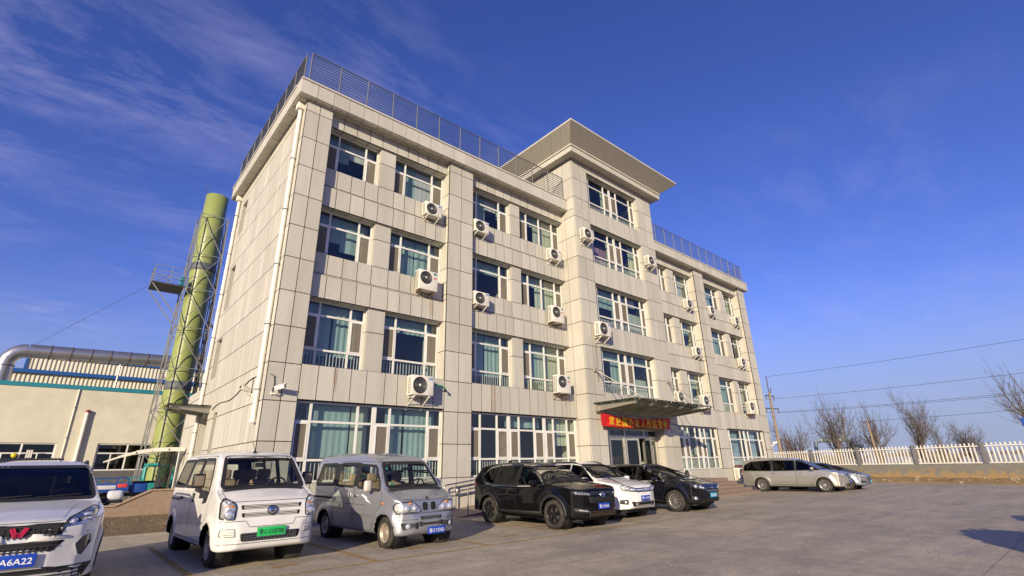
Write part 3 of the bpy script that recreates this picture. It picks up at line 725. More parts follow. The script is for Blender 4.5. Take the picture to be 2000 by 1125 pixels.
for k in range(2600):
    x, y = rnd.uniform(-1.5, 4.2), rnd.uniform(18.25, 25.7); h = rnd.uniform(.04, .13); a = rnd.uniform(0, 6.28); l = rnd.uniform(-.05, .05)
    gs.add([(x - .006 * math.sin(a), y + .006 * math.cos(a), 0.02), (x + .006 * math.sin(a), y - .006 * math.cos(a), 0.02), (x + l + h * .4 * math.cos(a), y + l + h * .4 * math.sin(a), 0.03 + h)], [(0, 1, 2)])
gs.build('dry_grass', mat('straw', (0.20, 0.145, 0.075), 0.9, island=0.4), kind='stuff')

# yellow bay markings, worn
def paint_mat():
    m = bpy.data.materials.new('worn_yellow_paint'); m.use_nodes = True; t = m.node_tree; t.nodes.clear()
    tr = N(t, 'ShaderNodeBsdfTransparent'); df = N(t, 'ShaderNodeBsdfDiffuse'); df.inputs[0].default_value = (0.50, 0.31, 0.075, 1)
    g = N(t, 'ShaderNodeNewGeometry'); n = N(t, 'ShaderNodeTexNoise', inp={'Scale': 5.0, 'Detail': 9.0, 'Roughness': 0.75}); lk(t, g.outputs['Position'], n.inputs['Vector'])
    r = N(t, 'ShaderNodeMapRange', inp={'From Min': 0.30, 'From Max': 0.62, 'To Min': 0.80, 'To Max': 0.22}); lk(t, n.outputs[0], r.inputs['Value'])
    ms = N(t, 'ShaderNodeMixShader'); lk(t, r.outputs[0], ms.inputs[0]); lk(t, tr.outputs[0], ms.inputs[1]); lk(t, df.outputs[0], ms.inputs[2])
    o = N(t, 'ShaderNodeOutputMaterial'); lk(t, ms.outputs[0], o.inputs[0]); return m
YEL = paint_mat()
def line(x0, y0, x1, y1, w):
    a, b = Vector((x0, y0)), Vector((x1, y1)); d = (b - a).normalized(); n = Vector((-d.y, d.x)) * w / 2
    sheet('bay_marking', [tuple(a - n), tuple(b - n), tuple(b + n), tuple(a + n)], 0.004, YEL)
for x in (1.93, 4.62, 7.12, 9.86, 12.6): line(x, 9.03, x, 14.62, 0.13)
line(0.6, 14.7, 10.0, 14.7, 0.10); line(-0.8, 8.97, 14.6, 8.97, 0.11)
for x in (3.3, 5.9, 8.42, 11.2): line(x - .22, 9.82, x + .22, 9.82, 0.2)

gr = MB(); rnd = random.Random(77)
for k in range(900):
    x, y = rnd.uniform(-1, 26), rnd.uniform(2.2, 12.4); s_ = rnd.uniform(.004, .014); a = rnd.uniform(0, 6.28)
    p = [(x + s_ * math.cos(a + t), y + s_ * math.sin(a + t), 0.002) for t in (0, 2.1, 4.2)] + [(x, y, s_ * 1.1)]
    gr.add(p, [(0, 1, 3), (1, 2, 3), (2, 0, 3)])
gr.build('grit', mat('grit_stone', (.30, .26, .21), .9, island=.5), kind='stuff')

# earth bank below the boundary wall
FA, FB = Vector((49.17, 20.38, 0)), Vector((42.74, 3.37, 0)); FD = (FB - FA).normalized(); FN = Vector((-FD.y, FD.x, 0))
BANK = mat('bank_earth', (0.23, 0.155, 0.075), 0.95, var=0.35, scale=1.6, bump=0.8, bscale=9, dirt=(0.30, 0.235, 0.14), dirt_amt=0.6, dirt_scale=1.2)
rough_strip('earth_bank', FA + FD * -8 - FN * 1.1, FB + FD * 10 - FN * 1.1, 1.12, 0.34, BANK, 110, 9, 4)
rub = MB(); rnd = random.Random(9)
for k in range(170):
    t = rnd.uniform(2, 24); q = FA + FD * t - FN * rnd.uniform(0.05, 1.0); s = .02 + .10 * rnd.random() ** 3; v = 1 - ((FA + FD * t - q).length / 1.1)
    rub.bbox(-s, s, -s * .7, s * .7, -s * .35, s * .5, s * .3, Matrix.Translation((q.x, q.y, 0.34 * max(v, 0) ** .8 + s * .05)) @ Matrix.Rotation(rnd.uniform(0, 3), 4, 'Z'))
rub.build('rubble', mat('pale_rubble', (0.40, 0.33, 0.23), 0.9, island=0.45, var=0.2, scale=6), kind='stuff')

# ------------------------------------------------------------------ boundary fence
PICK = mat('cream_concrete_picket', (0.80, 0.76, 0.67), 0.6, var=0.1, scale=4)
fence = thing('picket_fence', 'long cream picket fence with grey posts on a peeling grey wall at right', 'fence', FA)
def fp(t, o=0.0, z=0.0): q = FA + FD * t + FN * o; return (q.x, q.y, z)
def wall_mat():
    m = mat('peeling_render', (0.205, 0.195, 0.175), 0.85, var=0.15, scale=2.5, bump=0.3, bscale=20)
    t = m.node_tree; b = t.nodes['Principled BSDF']; src = b.inputs['Base Color'].links[0].from_socket
    g = N(t, 'ShaderNodeNewGeometry'); sp = N(t, 'ShaderNodeSeparateXYZ'); lk(t, g.outputs['Position'], sp.inputs[0])
    n = N(t, 'ShaderNodeTexNoise', inp={'Scale': 2.6, 'Detail': 9.0, 'Roughness': 0.72}); lk(t, g.outputs['Position'], n.inputs['Vector'])
    a = N(t, 'ShaderNodeMath', operation='MULTIPLY_ADD', inp={1: -0.40, 2: 0.30}); lk(t, sp.outputs['Z'], a.inputs[0])
    s = N(t, 'ShaderNodeMath', operation='ADD'); lk(t, a.outputs[0], s.inputs[0]); lk(t, n.outputs[0], s.inputs[1])
    r = N(t, 'ShaderNodeMapRange', inp={'From Min': 0.50, 'From Max': 0.60}); lk(t, s.outputs[0], r.inputs['Value'])
    x = N(t, 'ShaderNodeMix', data_type='RGBA'); lk(t, r.outputs[0], x.inputs['Factor']); lk(t, src, x.inputs['A']); x.inputs['B'].default_value = (0.34, 0.23, 0.11, 1)
    lk(t, x.outputs['Result'], b.inputs['Base Color']); return m
w = MB(FA); w.bar(fp(-8, 0, 0.575), fp(29, 0, 0.575), 0.24, 1.15, (0, 0, 1)); w.build('boundary_wall', wall_mat(), fence)
CONCP = mat('grey_concrete_post', (0.13, 0.13, 0.135), 0.8, var=0.15, scale=4)
posts = [-4.1 + 4.06 * k for k in range(9)]
for t in posts:
    q = fp(t); b = MB(FA); b.bbox(q[0] - .11, q[0] + .11, q[1] - .11, q[1] + .11, 1.152, 2.44, .02); b.build('post', CONCP, fence)
for z in (1.22, 2.20):
    b = MB(FA); b.bar(fp(-4.1, 0, z), fp(28.3, 0, z), 0.05, 0.06); b.build('rail', PICK, fence)
pm = MB(); pm.bar((0, 0, 0), (0, 0, 1.2), 0.055, 0.055); pm.bar((0, 0, 1.2), (0, 0, 1.23), 0.05, 0.05)
pk0 = None
for t0, t1 in zip(posts, posts[1:]):
    for k in range(16):
        t = t0 + 0.24 + (t1 - t0 - 0.48) * k / 15; q = Vector(fp(t, -0.055 if False else 0.07, 1.155)) - FA
        if pk0 is None: pk0 = pm.build('picket', PICK, fence); o = pk0
        else: o = pk0.copy(); COL.objects.link(o); o.parent = fence
        o.location = q; o.rotation_euler = (random.uniform(-.012, .012), random.uniform(-.012, .012), math.atan2(FD.y, FD.x))

# ------------------------------------------------------------------ bare trees, poles, wires and what stands beyond the fence
BARK = mat('bare_bark', (0.15, 0.12, 0.095), 0.9, var=0.25, scale=6)
def bare_tree(loc, h, spread, label, seed, trunk=0.16, stems=1, lean=0.0, levels=5, up=0.8):
    rnd = random.Random(seed); t = thing('bare_tree', label, 'tree', loc, group='bare trees beyond the fence')
    tk, cr = MB(), MB(); cnt = [0]
    def grow(p, d, L, r, lv):
        n = 5 if lv > 2 else 3; pts = [p]; rad = [r]; q = p; dd = d
        for i in range(n):
            dd = (dd + Vector((rnd.uniform(-1, 1), rnd.uniform(-1, 1), rnd.uniform(-.5, .75))) * (0.13 if lv > 3 else .22)).normalized(); q = q + dd * L / n; pts.append(q); rad.append(max(r * (1 - 0.5 * (i + 1) / n), 0.008))
        (tk if lv == levels else cr).tube([tuple(x) for x in pts], r, 6 if lv >= levels - 1 else (4 if lv > 2 else 3), False, rad)
        if lv == 0: return
        k = {0: 1, 1: 2, 2: 3, 3: 4, 4: 4}.get(lv, 4)
        for i in range(k):
            f = 0.30 + 0.70 * (i + 1) / k if lv < levels else 0.55 + 0.45 * (i + 1) / k
            j = min(int(f * n), n); base = pts[j]; last = i == k - 1
            a = i * 2.4 + rnd.uniform(-.6, .6); tilt = (rnd.uniform(.45, .90) if not last else rnd.uniform(.1, .35)) * spread
            e1 = dd.orthogonal().normalized(); e2 = dd.cross(e1); ax = e1 * math.cos(a) + e2 * math.sin(a)
            nd = (dd + ax * tilt + Vector((0, 0, up * rnd.uniform(.1, .6)))).normalized()
            grow(base, nd, L * (rnd.uniform(.52, .78) if not last else rnd.uniform(.7, .88)), rad[j] * (rnd.uniform(.5, .68) if not last else .8), lv - 1)
    for s in range(stems):
        a = rnd.uniform(0, 6.28); grow(Vector((0.15 * s, 0, -0.05)), Vector((math.cos(a) * .12 * (stems > 1) + lean, math.sin(a) * .12 * (stems > 1), 1)).normalized(), h * 0.32, trunk, levels)
    # scale to the wanted height
    zs_ = sorted(v[2] for v in cr.v); top = zs_[int(len(zs_) * .985)]; k = h / top
    for m in (tk, cr): m.v = [(x * k, y * k, z * k) for x, y, z in m.v]
    tk.build('trunk', BARK, t); cr.build('crown', BARK, t); return t
bare_tree((56.9, 20.4, 0), 4.9, 1.0, 'small bare tree nearest the utility pole, left of the tall windswept one', 11, 0.12, 2)
bare_tree((57.3, 17.4, 0), 7.1, 0.9, 'tall windswept bare tree in front of the pale pipe arch', 12, 0.19, 2, 0.05)
bare_tree((66.4, 18.2, 0), 4.6, 1.1, 'low dense bare bush just right of the pipe arch', 13, 0.1, 3, 0, 5, .3)
bare_tree((62.6, 15.5, 0), 6.5, 0.9, 'bare tree beside the leaning wooden pole', 14, 0.16, 2)
bare_tree((61.9, 11.9, 0), 7.3, 0.85, 'tallest bare tree at the middle of the fence, with two slender stems', 15, 0.17, 2, -0.04)
bare_tree((67.3, 11.2, 0), 5.2, 1.0, 'rounded bare tree right of the tallest one', 16, 0.15, 1)
bare_tree((72.7, 9.5, 0), 4.9, 1.1, 'low spreading bare tree left of the big tree at the right edge', 17, 0.13, 2)
bare_tree((59.6, 3.6, 0), 8.2, 1.0, 'big bare tree cut by the right edge of the picture', 18, 0.24, 1, 0.06)
WOOD = mat('weathered_wood_pole', (0.26, 0.20, 0.145), 0.85, var=0.2, scale=5)
DKST = mat('dark_steel', (0.06, 0.055, 0.055), 0.6)
pole = thing('utility_pole', 'tall tapering utility pole with cross arms at the right end of the block', 'pole', (54.9, 21.9, 0))
pb = MB(); pb.tube([(0, 0, 0), (0, 0, 8.4)], 0.16, 10, True, [0.19, 0.11]); pb.build('shaft', WOOD, pole)
pb = MB(); pb.tube([(0, 0, 8.4), (0, 0, 10.1)], 0.05, 8); pb.build('pole_top', DKST, pole)
WD = Vector((-0.19, -0.98, 0)).normalized(); WNn = Vector((-WD.y, WD.x, 0))
for z, L in ((8.05, 0.75), (6.75, 1.1)):
    b = MB(); b.bar(tuple(-WNn * L + Vector((0, 0, z))), tuple(WNn * L + Vector((0, 0, z))), 0.08, 0.1); arm = b.build('cross_arm', DKST, pole)
    for s in (-1, 1):
        q = WNn * (L - 0.1) * s; b = MB(); b.lathe([(0.03, 0), (0.07, -.08), (0.03, -.12), (0.07, -.2), (0.03, -.26), (0.07, -.34), (0.02, -.42)], Matrix.Translation((q.x, q.y, z - 0.05)), 8); b.build('insulator', mat('brown_ceramic', (.16, .12, .1), .3), arm)
b = MB(); b.bar((0, 0, 8.0), tuple(WNn * .5 + Vector((0, 0, 8.9))), .05); b.build('stay', DKST, pole)
def wire(name, a, b, sag, lab, r=0.016, cat='power line', grp=None):
    a = Vector(a); b = Vector(b); n = 24; m = MB(); m.tube([tuple(a.lerp(b, i / n) - Vector((0, 0, sag * 4 * (i / n) * (1 - i / n)))) for i in range(n + 1)], r, 5, False)
    tag(m.build(name, DKST), lab, cat, grp)
base = Vector((54.9, 21.9, 0)); far = WD * 46
for z, o, lab in ((10.05, 0, 'top overhead wire running right from the pole tip'), (7.65, -.65, 'middle overhead wire on the far side of the upper arm'), (6.3, -1.0, 'lower overhead wire of the close pair, farther one'), (6.34, 1.0, 'lower overhead wire of the close pair, nearer one')):
    q = base + WNn * o + Vector((0, 0, z)); wire('power_line', q, q + far, 0.55, lab, 0.014, grp='overhead wires right of the block')
p2_ = thing('wooden_pole', 'short leaning wooden pole among the bare trees', 'pole', (55.9, 14.0, 0)); b = MB(); b.tube([(0.25, 0, 0), (-0.45, 0, 5.0)], .11, 8, True, [.14, .08]); b.build('shaft', WOOD, p2_)
b = MB(); b.bar((-.45, -.5, 4.8), (-.45, .5, 4.8), .07); b.build('cross_arm', DKST, p2_)
wire('power_line', (55.45, 14, 4.9), (50, -12, 5.4), 0.3, 'thin low wire leaving the leaning wooden pole', 0.014, grp='overhead wires right of the block')
PIPEC = mat('pale_blue_pipe', (0.36, 0.46, 0.46), 0.5, var=0.08, scale=2)
arch = thing('pipe_arch', 'pale blue green pipe bent into an arch behind the bare trees', 'pipe', (65, 20, 0))
b = MB((65, 20, 0)); A0, A1 = Vector((63.7, 21.5, 0)), Vector((66.6, 18.8, 0))
b.tube([tuple(A0), (A0.x, A0.y, 3.2)] + [tuple(A0 + (A1 - A0) * 0.12 * (1 - math.cos(t)) * .8 + Vector((0, 0, 3.2 + .5 * math.sin(t)))) for t in (.4, .8, 1.2, 1.57)] + [tuple(A1 + (A0 - A1) * 0.12 * (1 - math.cos(t)) * .8 + Vector((0, 0, 3.2 + .5 * math.sin(t)))) for t in (1.57, 1.2, .8, .4)] + [(A1.x, A1.y, 3.2), tuple(A1)], .23, 10); b.build('pipe', PIPEC, arch)
b = MB((65, 20, 0))
for q in (A0, A1): b.lathe([(.23, 2.4), (.32, 2.4), (.32, 2.5), (.23, 2.5)], Matrix.Translation((q.x, q.y, 0)), 12)
b.build('flange', PIPEC, arch)
lt = thing('lattice_mast', 'short dark red lattice mast beside the utility pole base', 'mast', (66.4, 25.7, 0)); b = MB()
for x in (-.55, .55):
    for y in (-.3, .3): b.bar((x, y, 0), (x * .9, y * .9, 4.1), .09)
for k in range(8):
    z = .5 * k; b.bar((-.55, -.3, z), (.55, -.3, z + .5), .05); b.bar((.55, -.3, z), (-.55, -.3, z + .5), .05); b.bar((-.55, -.3, z + .5), (.55, -.3, z + .5), .06)
b.build('lattice', mat('oxide_red', (.13, .04, .03), .7), lt, kind='stuff')
sg = thing('blue_sign', 'blue sign panel at the right edge in front of the big bare tree', 'sign', (48.9, 3.2, 0)); b = MB(); b.bbox(-.06, .06, -.55, .28, 3.45, 4.0, .02); b.build('sign_plate', mat('sign_blue', (.02, .07, .35), .5), sg)
b = MB(); b.tube([(0.08, -.45, 0), (0.08, -.45, 4.0)], .05, 8); b.build('sign_post', DKST, sg)
SHED = mat('white_sheeting', (.36, .36, .35), .7, var=.1, scale=.5)
for (x, y, L, w, lab) in ((88, 22, 9, 5, 'low white farm shed seen through the left of the fence'), (93, 9.5, 7, 5, 'low white farm shed seen through the middle of the fence'), (100, -1, 9, 5, 'low white farm shed seen through the right of the fence')):
    t = thing('farm_shed', lab, 'shed', (x, y, 0), 1.2, 'white farm sheds across the field'); b = MB()
    b.box(-L / 2, L / 2, -w / 2, w / 2, 0, 1.0); b.build('wall', SHED, t)
    b = MB(); b.prism([(-w / 2 - .2, 1.0), (w / 2 + .2, 1.0), (0, 1.9)], L + .4, frameM((-L / 2 - .2, 0, 0), (0, 1, 0), (0, 0, 1))); b.build('roof', SHED, t)
    b = MB(); b.box(-.5, .5, -w / 2 - .03, -w / 2, 0, .9); b.build('door', DKST, t)
# scrub behind the fence and a far tree line
sc = MB(); rnd = random.Random(21)
for k in range(2600):
    t = rnd.uniform(-6, 40); o = rnd.uniform(1.5, 26); q = FA + FD * t + FN * o; h = rnd.uniform(.3, 1.3); a = rnd.uniform(0, 6.28); w_ = rnd.uniform(.015, .04)
    l = Vector((rnd.uniform(-.3, .3), rnd.uniform(-.3, .3), h)); sd = Vector((math.cos(a), math.sin(a), 0)) * w_
    sc.add([tuple(q - sd), tuple(q + sd), tuple(q + l)], [(0, 1, 2)])
    if k % 2: sc.add([tuple(q - sd * .6 + l * .4), tuple(q + sd * .6 + l * .4), tuple(q + l * .9 + Vector((rnd.uniform(-.4, .4), rnd.uniform(-.4, .4), .1)))], [(0, 1, 2)])
sc.build('dry_scrub', mat('scrub_brown', (.16, .115, .065), .95, island=.5), kind='stuff')
tl = MB(); rnd = random.Random(8)
for k in range(7000):
    a = R_(rnd.uniform(-12, 32)); d = rnd.uniform(170, 330); x, y = d * math.cos(a), d * math.sin(a); h = (2.0 + 2.2 * rnd.random() + 1.5 * math.sin(a * 40) * rnd.random()) * d / 220; b_ = rnd.uniform(0, 6.28); w_ = .25
    tl.add([(x - w_ * math.sin(a), y + w_ * math.cos(a), h * rnd.uniform(0, .5)), (x + w_ * math.sin(a), y - w_ * math.cos(a), h * rnd.uniform(0, .5)), (x + rnd.uniform(-1, 1), y + rnd.uniform(-1, 1), h)], [(0, 1, 2)])
tl.build('far_tree_line', mat('far_twigs', (.17, .14, .12), .95, island=.3), kind='stuff')
# ------------------------------------------------------------------ roof railings
def railing(name, label, runs, z0, h, nrail=11, step=1.16):
    loc = Vector((*runs[0][0], z0)); t = thing(name, label, 'railing', loc)
    for a, b in runs:
        a, b = Vector((*a, 0)), Vector((*b, 0)); d = b - a; n = max(1, round(d.length / step))
        for i in range(n + 1):
            q = a + d * i / n + Vector((0, 0, z0)); m = MB(loc); m.tube([tuple(q), tuple(q + Vector((0, 0, h)))], 0.026, 8); m.build('post', STEEL, t)
        for k in range(nrail):
            z = z0 + 0.14 + (h - 0.16) * k / (nrail - 1); r = 0.028 if k == nrail - 1 else 0.0165
            m = MB(loc); m.tube([(a.x, a.y, z), (b.x, b.y, z)], r, 6); m.build('rail', STEEL, t)
ry = P - 0.05
railing('roof_railing', 'grey many-barred railing along the left roof edge, up to the tower', [((4.2, ry), (18.35, ry)), ((4.06, ry + .22), (4.06, 26.1))], FZ, 1.46)
railing('roof_railing', 'grey many-barred railing along the right roof edge beyond the tower', [((26.3, ry), (40.05, ry)), ((40.05, ry + .2), (40.05, 26.0))], FZ, 1.46)

# ------------------------------------------------------------------ air conditioners
def ac_unit(w, h, d, tall, prt=True):
    t = thing('air_conditioner', 'x', 'air conditioner', (0, 0, 0), group='air conditioner boxes on the walls')
    b = MB(); b.bbox(-w / 2, w / 2, -d, 0, 0, h, .022); b.build('casing', ACW, t)
    fx = -w * 0.13; fz = h * (.62 if tall else .5); r = min(h * .42, w * .29)
    M = frameM((fx, -d - .004, fz), (1, 0, 0), (0, 0, 1))        # faces -y
    g = MB(); g.lathe([(0, -.0), (r, 0), (r, .004), (r + .012, .006), (r + .02, 0)], M, 28)
    go = g.build('fan_opening', ACD, t)
    g = MB(); n = 7
    for i in range(1, n): g.lathe([(r * i / n - .004, .010), (r * i / n, .016), (r * i / n + .004, .010)], M, 24)
    for k in range(8):
        a = k * math.pi / 4 + .2; q = M @ Vector((0, 0, .012)); p2 = M @ Vector((r * math.cos(a), r * math.sin(a), .012)); g.bar(tuple(q), tuple(p2), .006, .006)
    g.build('fan_grille', STEEL, go)
    g = MB(); g.lathe([(0, .02), (r * .16, .018), (r * .18, .01)], M, 12); g.build('fan_hub', ACW, go)
    g = MB()
    for i in range(2 if not tall else 3):
        for k in range(int(h / .055)):
            y0 = -d + .05 + i * (d - .1) / 2.2; z0 = .05 + k * .05
            if z0 < h - .07: g.box(-w / 2 - .003, -w / 2 + .002, y0, y0 + (d - .1) / 2.8, z0, z0 + .026)
    g.build('side_louvres', ACD, t, kind='stuff')
    if tall:
        g = MB(); g.box(w * .28, w * .42, -d - .004, -d + .002, h * .83, h * .94); g.build('badge', LGRN, t)
        g = MB()
        for k in range(2): g.box(w * (.27 + .09 * k), w * (.33 + .09 * k), -d - .004, -d + .002, h * .62, h * .70)
        g.build('red_mark', LRED, t)
    else:
        g = MB(); g.box(w * .27, w * .45, -d - .004, -d + .002, h * .80, h * .92); bd = g.build('badge', LBLUE, t)
        g = MB(); g.box(w * .30, w * .42, -d - .006, -d - .003, h * .845, h * .875); g.build('badge_line', WPRINT, bd)
    for s in (-1, 1):
        g = MB(); x = s * w * .33; g.bar((x, 0.30, -.03), (x, -d + .02, -.03), .04, .04); g.bar((x, .25, -.34), (x, -d + .06, -.05), .035, .03); g.bar((x, .27, -.40), (x, .27, .02), .05, .02); g.build('bracket', RUST if tall else ACW, t)
    g = MB(); g.tube([(w / 2 - .02, -d * .4, h * .25), (w / 2 + .10, -d * .3, h * .2), (w / 2 + .12, 0.05, h * .12), (w / 2 + .1, .3, .02)], .022, 6); g.build('hose', WPIPE, t)
    return t
ACS = ac_unit(.82, .60, .32, False); ACT = ac_unit(.88, .84, .34, True)
uS = uT = False
ACLIST = [(9.94, 12.03, SS, 0, 'cream air conditioner on the top floor, below the second window from the left'),
 (9.80, 8.72, SS, 1, 'tall white air conditioner over a rust run, third floor, left of the second pilaster'),
 (9.53, 4.41, P, 2, 'largest cream air conditioner, with a green hose, above the left ground floor window'),
 (12.55, 12.05, SS, 0, 'cream air conditioner on the top floor just right of the second pilaster'),
 (12.55, 8.52, SS, 0, 'cream air conditioner on the third floor just right of the second pilaster'),
 (17.43, 11.97, SS, 0, 'cream air conditioner on the top floor tucked against the left side of the tower'),
 (17.34, 8.67, SS, 1, 'tall white air conditioner on the third floor tucked against the left side of the tower'),
 (17.14, 5.14, P, 1, 'tall white air conditioner before the second floor window next to the tower'),
 (18.98, 13.24, TW, 0, 'cream air conditioner high on the left column of the tower'),
 (19.62, 8.04, TW, 2, 'cream air conditioner with rust runs, lower of two on the left tower column'),
 (24.85, 13.22, TW, 0, 'cream air conditioner high on the right column of the tower'),
 (30.7, 11.9, SS, 0, 'cream air conditioner on the top floor of the right wing, left of the pilaster'),
 (30.9, 8.58, SS, 0, 'cream air conditioner on the third floor of the right wing, left of the pilaster'),
 (33.85, 12.02, SS, 0, 'cream air conditioner on the top floor of the right wing, just right of the pilaster'),
 (37.6, 11.88, SS, 0, 'cream air conditioner on the top floor nearest the right end of the block'),
 (37.4, 8.63, SS, 0, 'cream air conditioner on the third floor nearest the right end of the block'),
 (30.3, 5.16, P, 1, 'tall white air conditioner at the right tip of the glass entrance canopy'),
 (36.7, 5.18, P, 1, 'tall white air conditioner on the second floor nearest the right end of the block'),
 (27.4, 5.3, P, 0, 'cream air conditioner half hidden behind the canopy and its tie rods'),
 (26.9, 0.95, P, 0, 'cream air conditioner low on the wall just above the bonnet of the black estate car'),
 (33.4, 0.84, P, 2, 'cream air conditioner on the ground by the rear of the silver people carrier')]
for i, (x, z, y, kind, lab) in enumerate(ACLIST):
    src = ACT if kind == 1 else ACS
    if kind == 1: o, uT = (copy_tree(src) if uT else src), True
    else: o, uS = (copy_tree(src) if uS else src), True
    h = .84 if kind == 1 else .60
    o.location = (x, y - .12, z - h / 2 - (.05 if kind == 2 else 0)); o['label'] = lab
    if kind == 2: o.scale = (1.14, 1.1, 1.2)
def tube_part(name, parent, pts, r, m, n=6):
    b = MB(parent.location); b.tube(pts, r, n); return b.build(name, m, parent)
hz = thing('drain_hose', 'green hose poking out beside the largest air conditioner', 'hose', (10.05, P, 4.4))
tube_part('hose', hz, [(9.98, P - .25, 4.42), (10.2, P - .28, 4.52), (10.5, P - .27, 4.50), (10.68, P - .22, 4.40)], .03, mat('green_hose', (.02, .22, .12), .4))
tube_part('hose_end', hz, [(10.68, P - .22, 4.40), (10.72, P - .2, 4.33)], .045, BLACK)
clothes = MB(); clothes.box(33.05, 33.75, P - .40, P - .15, 1.22, 1.30)
rg = thing('rag_bundle', 'bundle of dark red rags on top of the ground air conditioner', 'rags', (33.4, P - .3, 1.24))
b = MB((33.4, P - .3, 1.24)); rnd = random.Random(3)
for k in range(7):
    x = 33.1 + .1 * k; b.bbox(x - .1, x + .1, P - .42, P - .16, 1.21, 1.30 + rnd.uniform(0, .14), .05)
b.build('rags', mat('maroon_rag', (.12, .04, .04), .9, var=.3, scale=9), rg, kind='stuff')

# ------------------------------------------------------------------ entrance canopy
CGL = glass('canopy_glass', (0.36, 0.40, 0.36), 0.06)
CST = mat('canopy_steel', (0.33, 0.31, 0.27), 0.4, 0.5)
CO = Vector((22.1, TW, 4.3)); can = thing('entrance_canopy', 'green tinted glass canopy on steel beams hung by rods over the entrance', 'canopy', CO)
bx = [19.05 + 1.27 * i for i in range(6)]; yf = 13.15
for i in range(6):
    for j in range(2):
        x0, x1 = 18.75 + 6.75 * i / 6 + .008, 18.75 + 6.75 * (i + 1) / 6 - .008; y0, y1 = yf + (TW - yf) * j / 2 + .008, yf + (TW - yf) * (j + 1) / 2 - .008
        b = MB(CO); b.box(x0, x1, y0, y1, 4.335, 4.352); b.build('glass_panel', CGL, can)
for i, x in enumerate(bx):
    b = MB(CO); b.prism([(TW, 3.98), (TW, 4.26), (yf + .2, 4.26), (yf + .2, 4.15)], .012, frameM((x - .006, 0, 0), (0, 1, 0), (0, 0, 1)))
    for z0, z1 in ((3.98, 4.15), (4.26, 4.26)): b.bar((x, TW, z0), (x, yf + .2, z1), .12, .014)
    bm_ = b.build('beam', CST, can)
    g = MB(CO)
    for j in range(4):
        y = TW - .3 - j * .65; g.tube([(x, y, 4.26), (x, y, 4.33)], .03, 6)
    g.build('spider_fitting', INOX, bm_)
    g = MB(CO); g.tube([(x, yf + .22, 4.19), (x, yf + .02, 4.3)], .035, 8); g.lathe([(0, .0), (.05, 0), (.05, .06), (0, .06)], Matrix.Translation((x, yf + .02, 4.28)), 10); g.build('beam_tip', INOX, bm_)
for x0, x1 in zip(bx, bx[1:]):
    b = MB(CO); b.tube([(x0, yf + .5, 4.2), (x1, yf + .5, 4.2)], .03, 8); b.build('cross_tube', CST, can)
LAMP = mat('downlight_glass', (.75, .75, .70), .3)
for i, (x0, x1) in enumerate(zip(bx, bx[1:])):
    for y in (yf + .75, yf + 1.6):
        b = MB(CO); xm = (x0 + x1) / 2; b.lathe([(0, -.05), (.085, -.05), (.10, -.035), (.10, 0.02), (0, .02)], Matrix.Translation((xm, y, 4.22)), 14); b.build('downlight', LAMP, can)
b = MB(CO); b.box(18.9, 25.5, TW - .1, TW, 3.9, 4.3); b.build('wall_beam', CST, can)
for ax, tips in ((19.07, (bx[0] + .02, bx[1])), (25.48, (bx[4], bx[5]))):
    b = MB(CO); b.bbox(ax - .08, ax + .08, TW - .06, TW + .0, 5.86, 6.08, .02); an = b.build('rod_anchor', CST, can)
    for tx in tips:
        b = MB(CO); b.tube([(ax, TW - .06, 5.97), (tx, yf + .45, 4.36)], .022, 8); b.build('tie_rod', CST, can)
# banner
BNO = Vector((21.8, TW - .3, 3.55)); ban = thing('banner', 'red welcome banner with yellow characters under the canopy', 'banner', BNO)
m = MB(BNO); n = 60; rowsn = 8; vs = []; m.sm = True
x0, x1, y = 18.93, 24.75, TW - .3
for i in range(n + 1):
    u = i / n; x = x0 + (x1 - x0) * u; sag = .15 * 4 * u * (1 - u); zt = 3.87 - sag * 1.0; zb = 3.28 - .03 * math.sin(u * 6)
    for j in range(rowsn + 1):
        v = j / rowsn; vs.append((x, y + .02 * math.sin(u * 25 + v * 2) + .015 * math.sin(u * 61 + v * 5), zt + (zb - zt) * v))
m.add(vs, [(i * (rowsn + 1) + j, i * (rowsn + 1) + j + 1, (i + 1) * (rowsn + 1) + j + 1, (i + 1) * (rowsn + 1) + j) for i in range(n) for j in range(rowsn)])
cl_ = m.build('banner_cloth', mat('red_cloth', (.55, .012, .016), .7, var=.06, scale=3), ban)
m = MB(BNO)
for k, ch in enumerate('欢迎国外友人莅临指导'):
    cx = 19.66 + 4.55 * k / 9; u = (cx - x0) / (x1 - x0); zc = (3.87 - .15 * 4 * u * (1 - u) + 3.28) / 2 - .01
    text_into(m, ch, frameM((cx, y - .045, zc), (1, 0, 0), (0, 0, 1)), width=.40, height=.42, bold=.022)
m.build('lettering', mat('yellow_letters', (.75, .50, .02), .6), cl_)
for x, z in ((x0, 3.87), (x1, 3.87)): 
    b = MB(BNO); b.tube([(x, y, z), (x + (.15 if x > 20 else -.1), y + .25, 3.98)], .006, 4); b.build('tie', BLACK, ban)

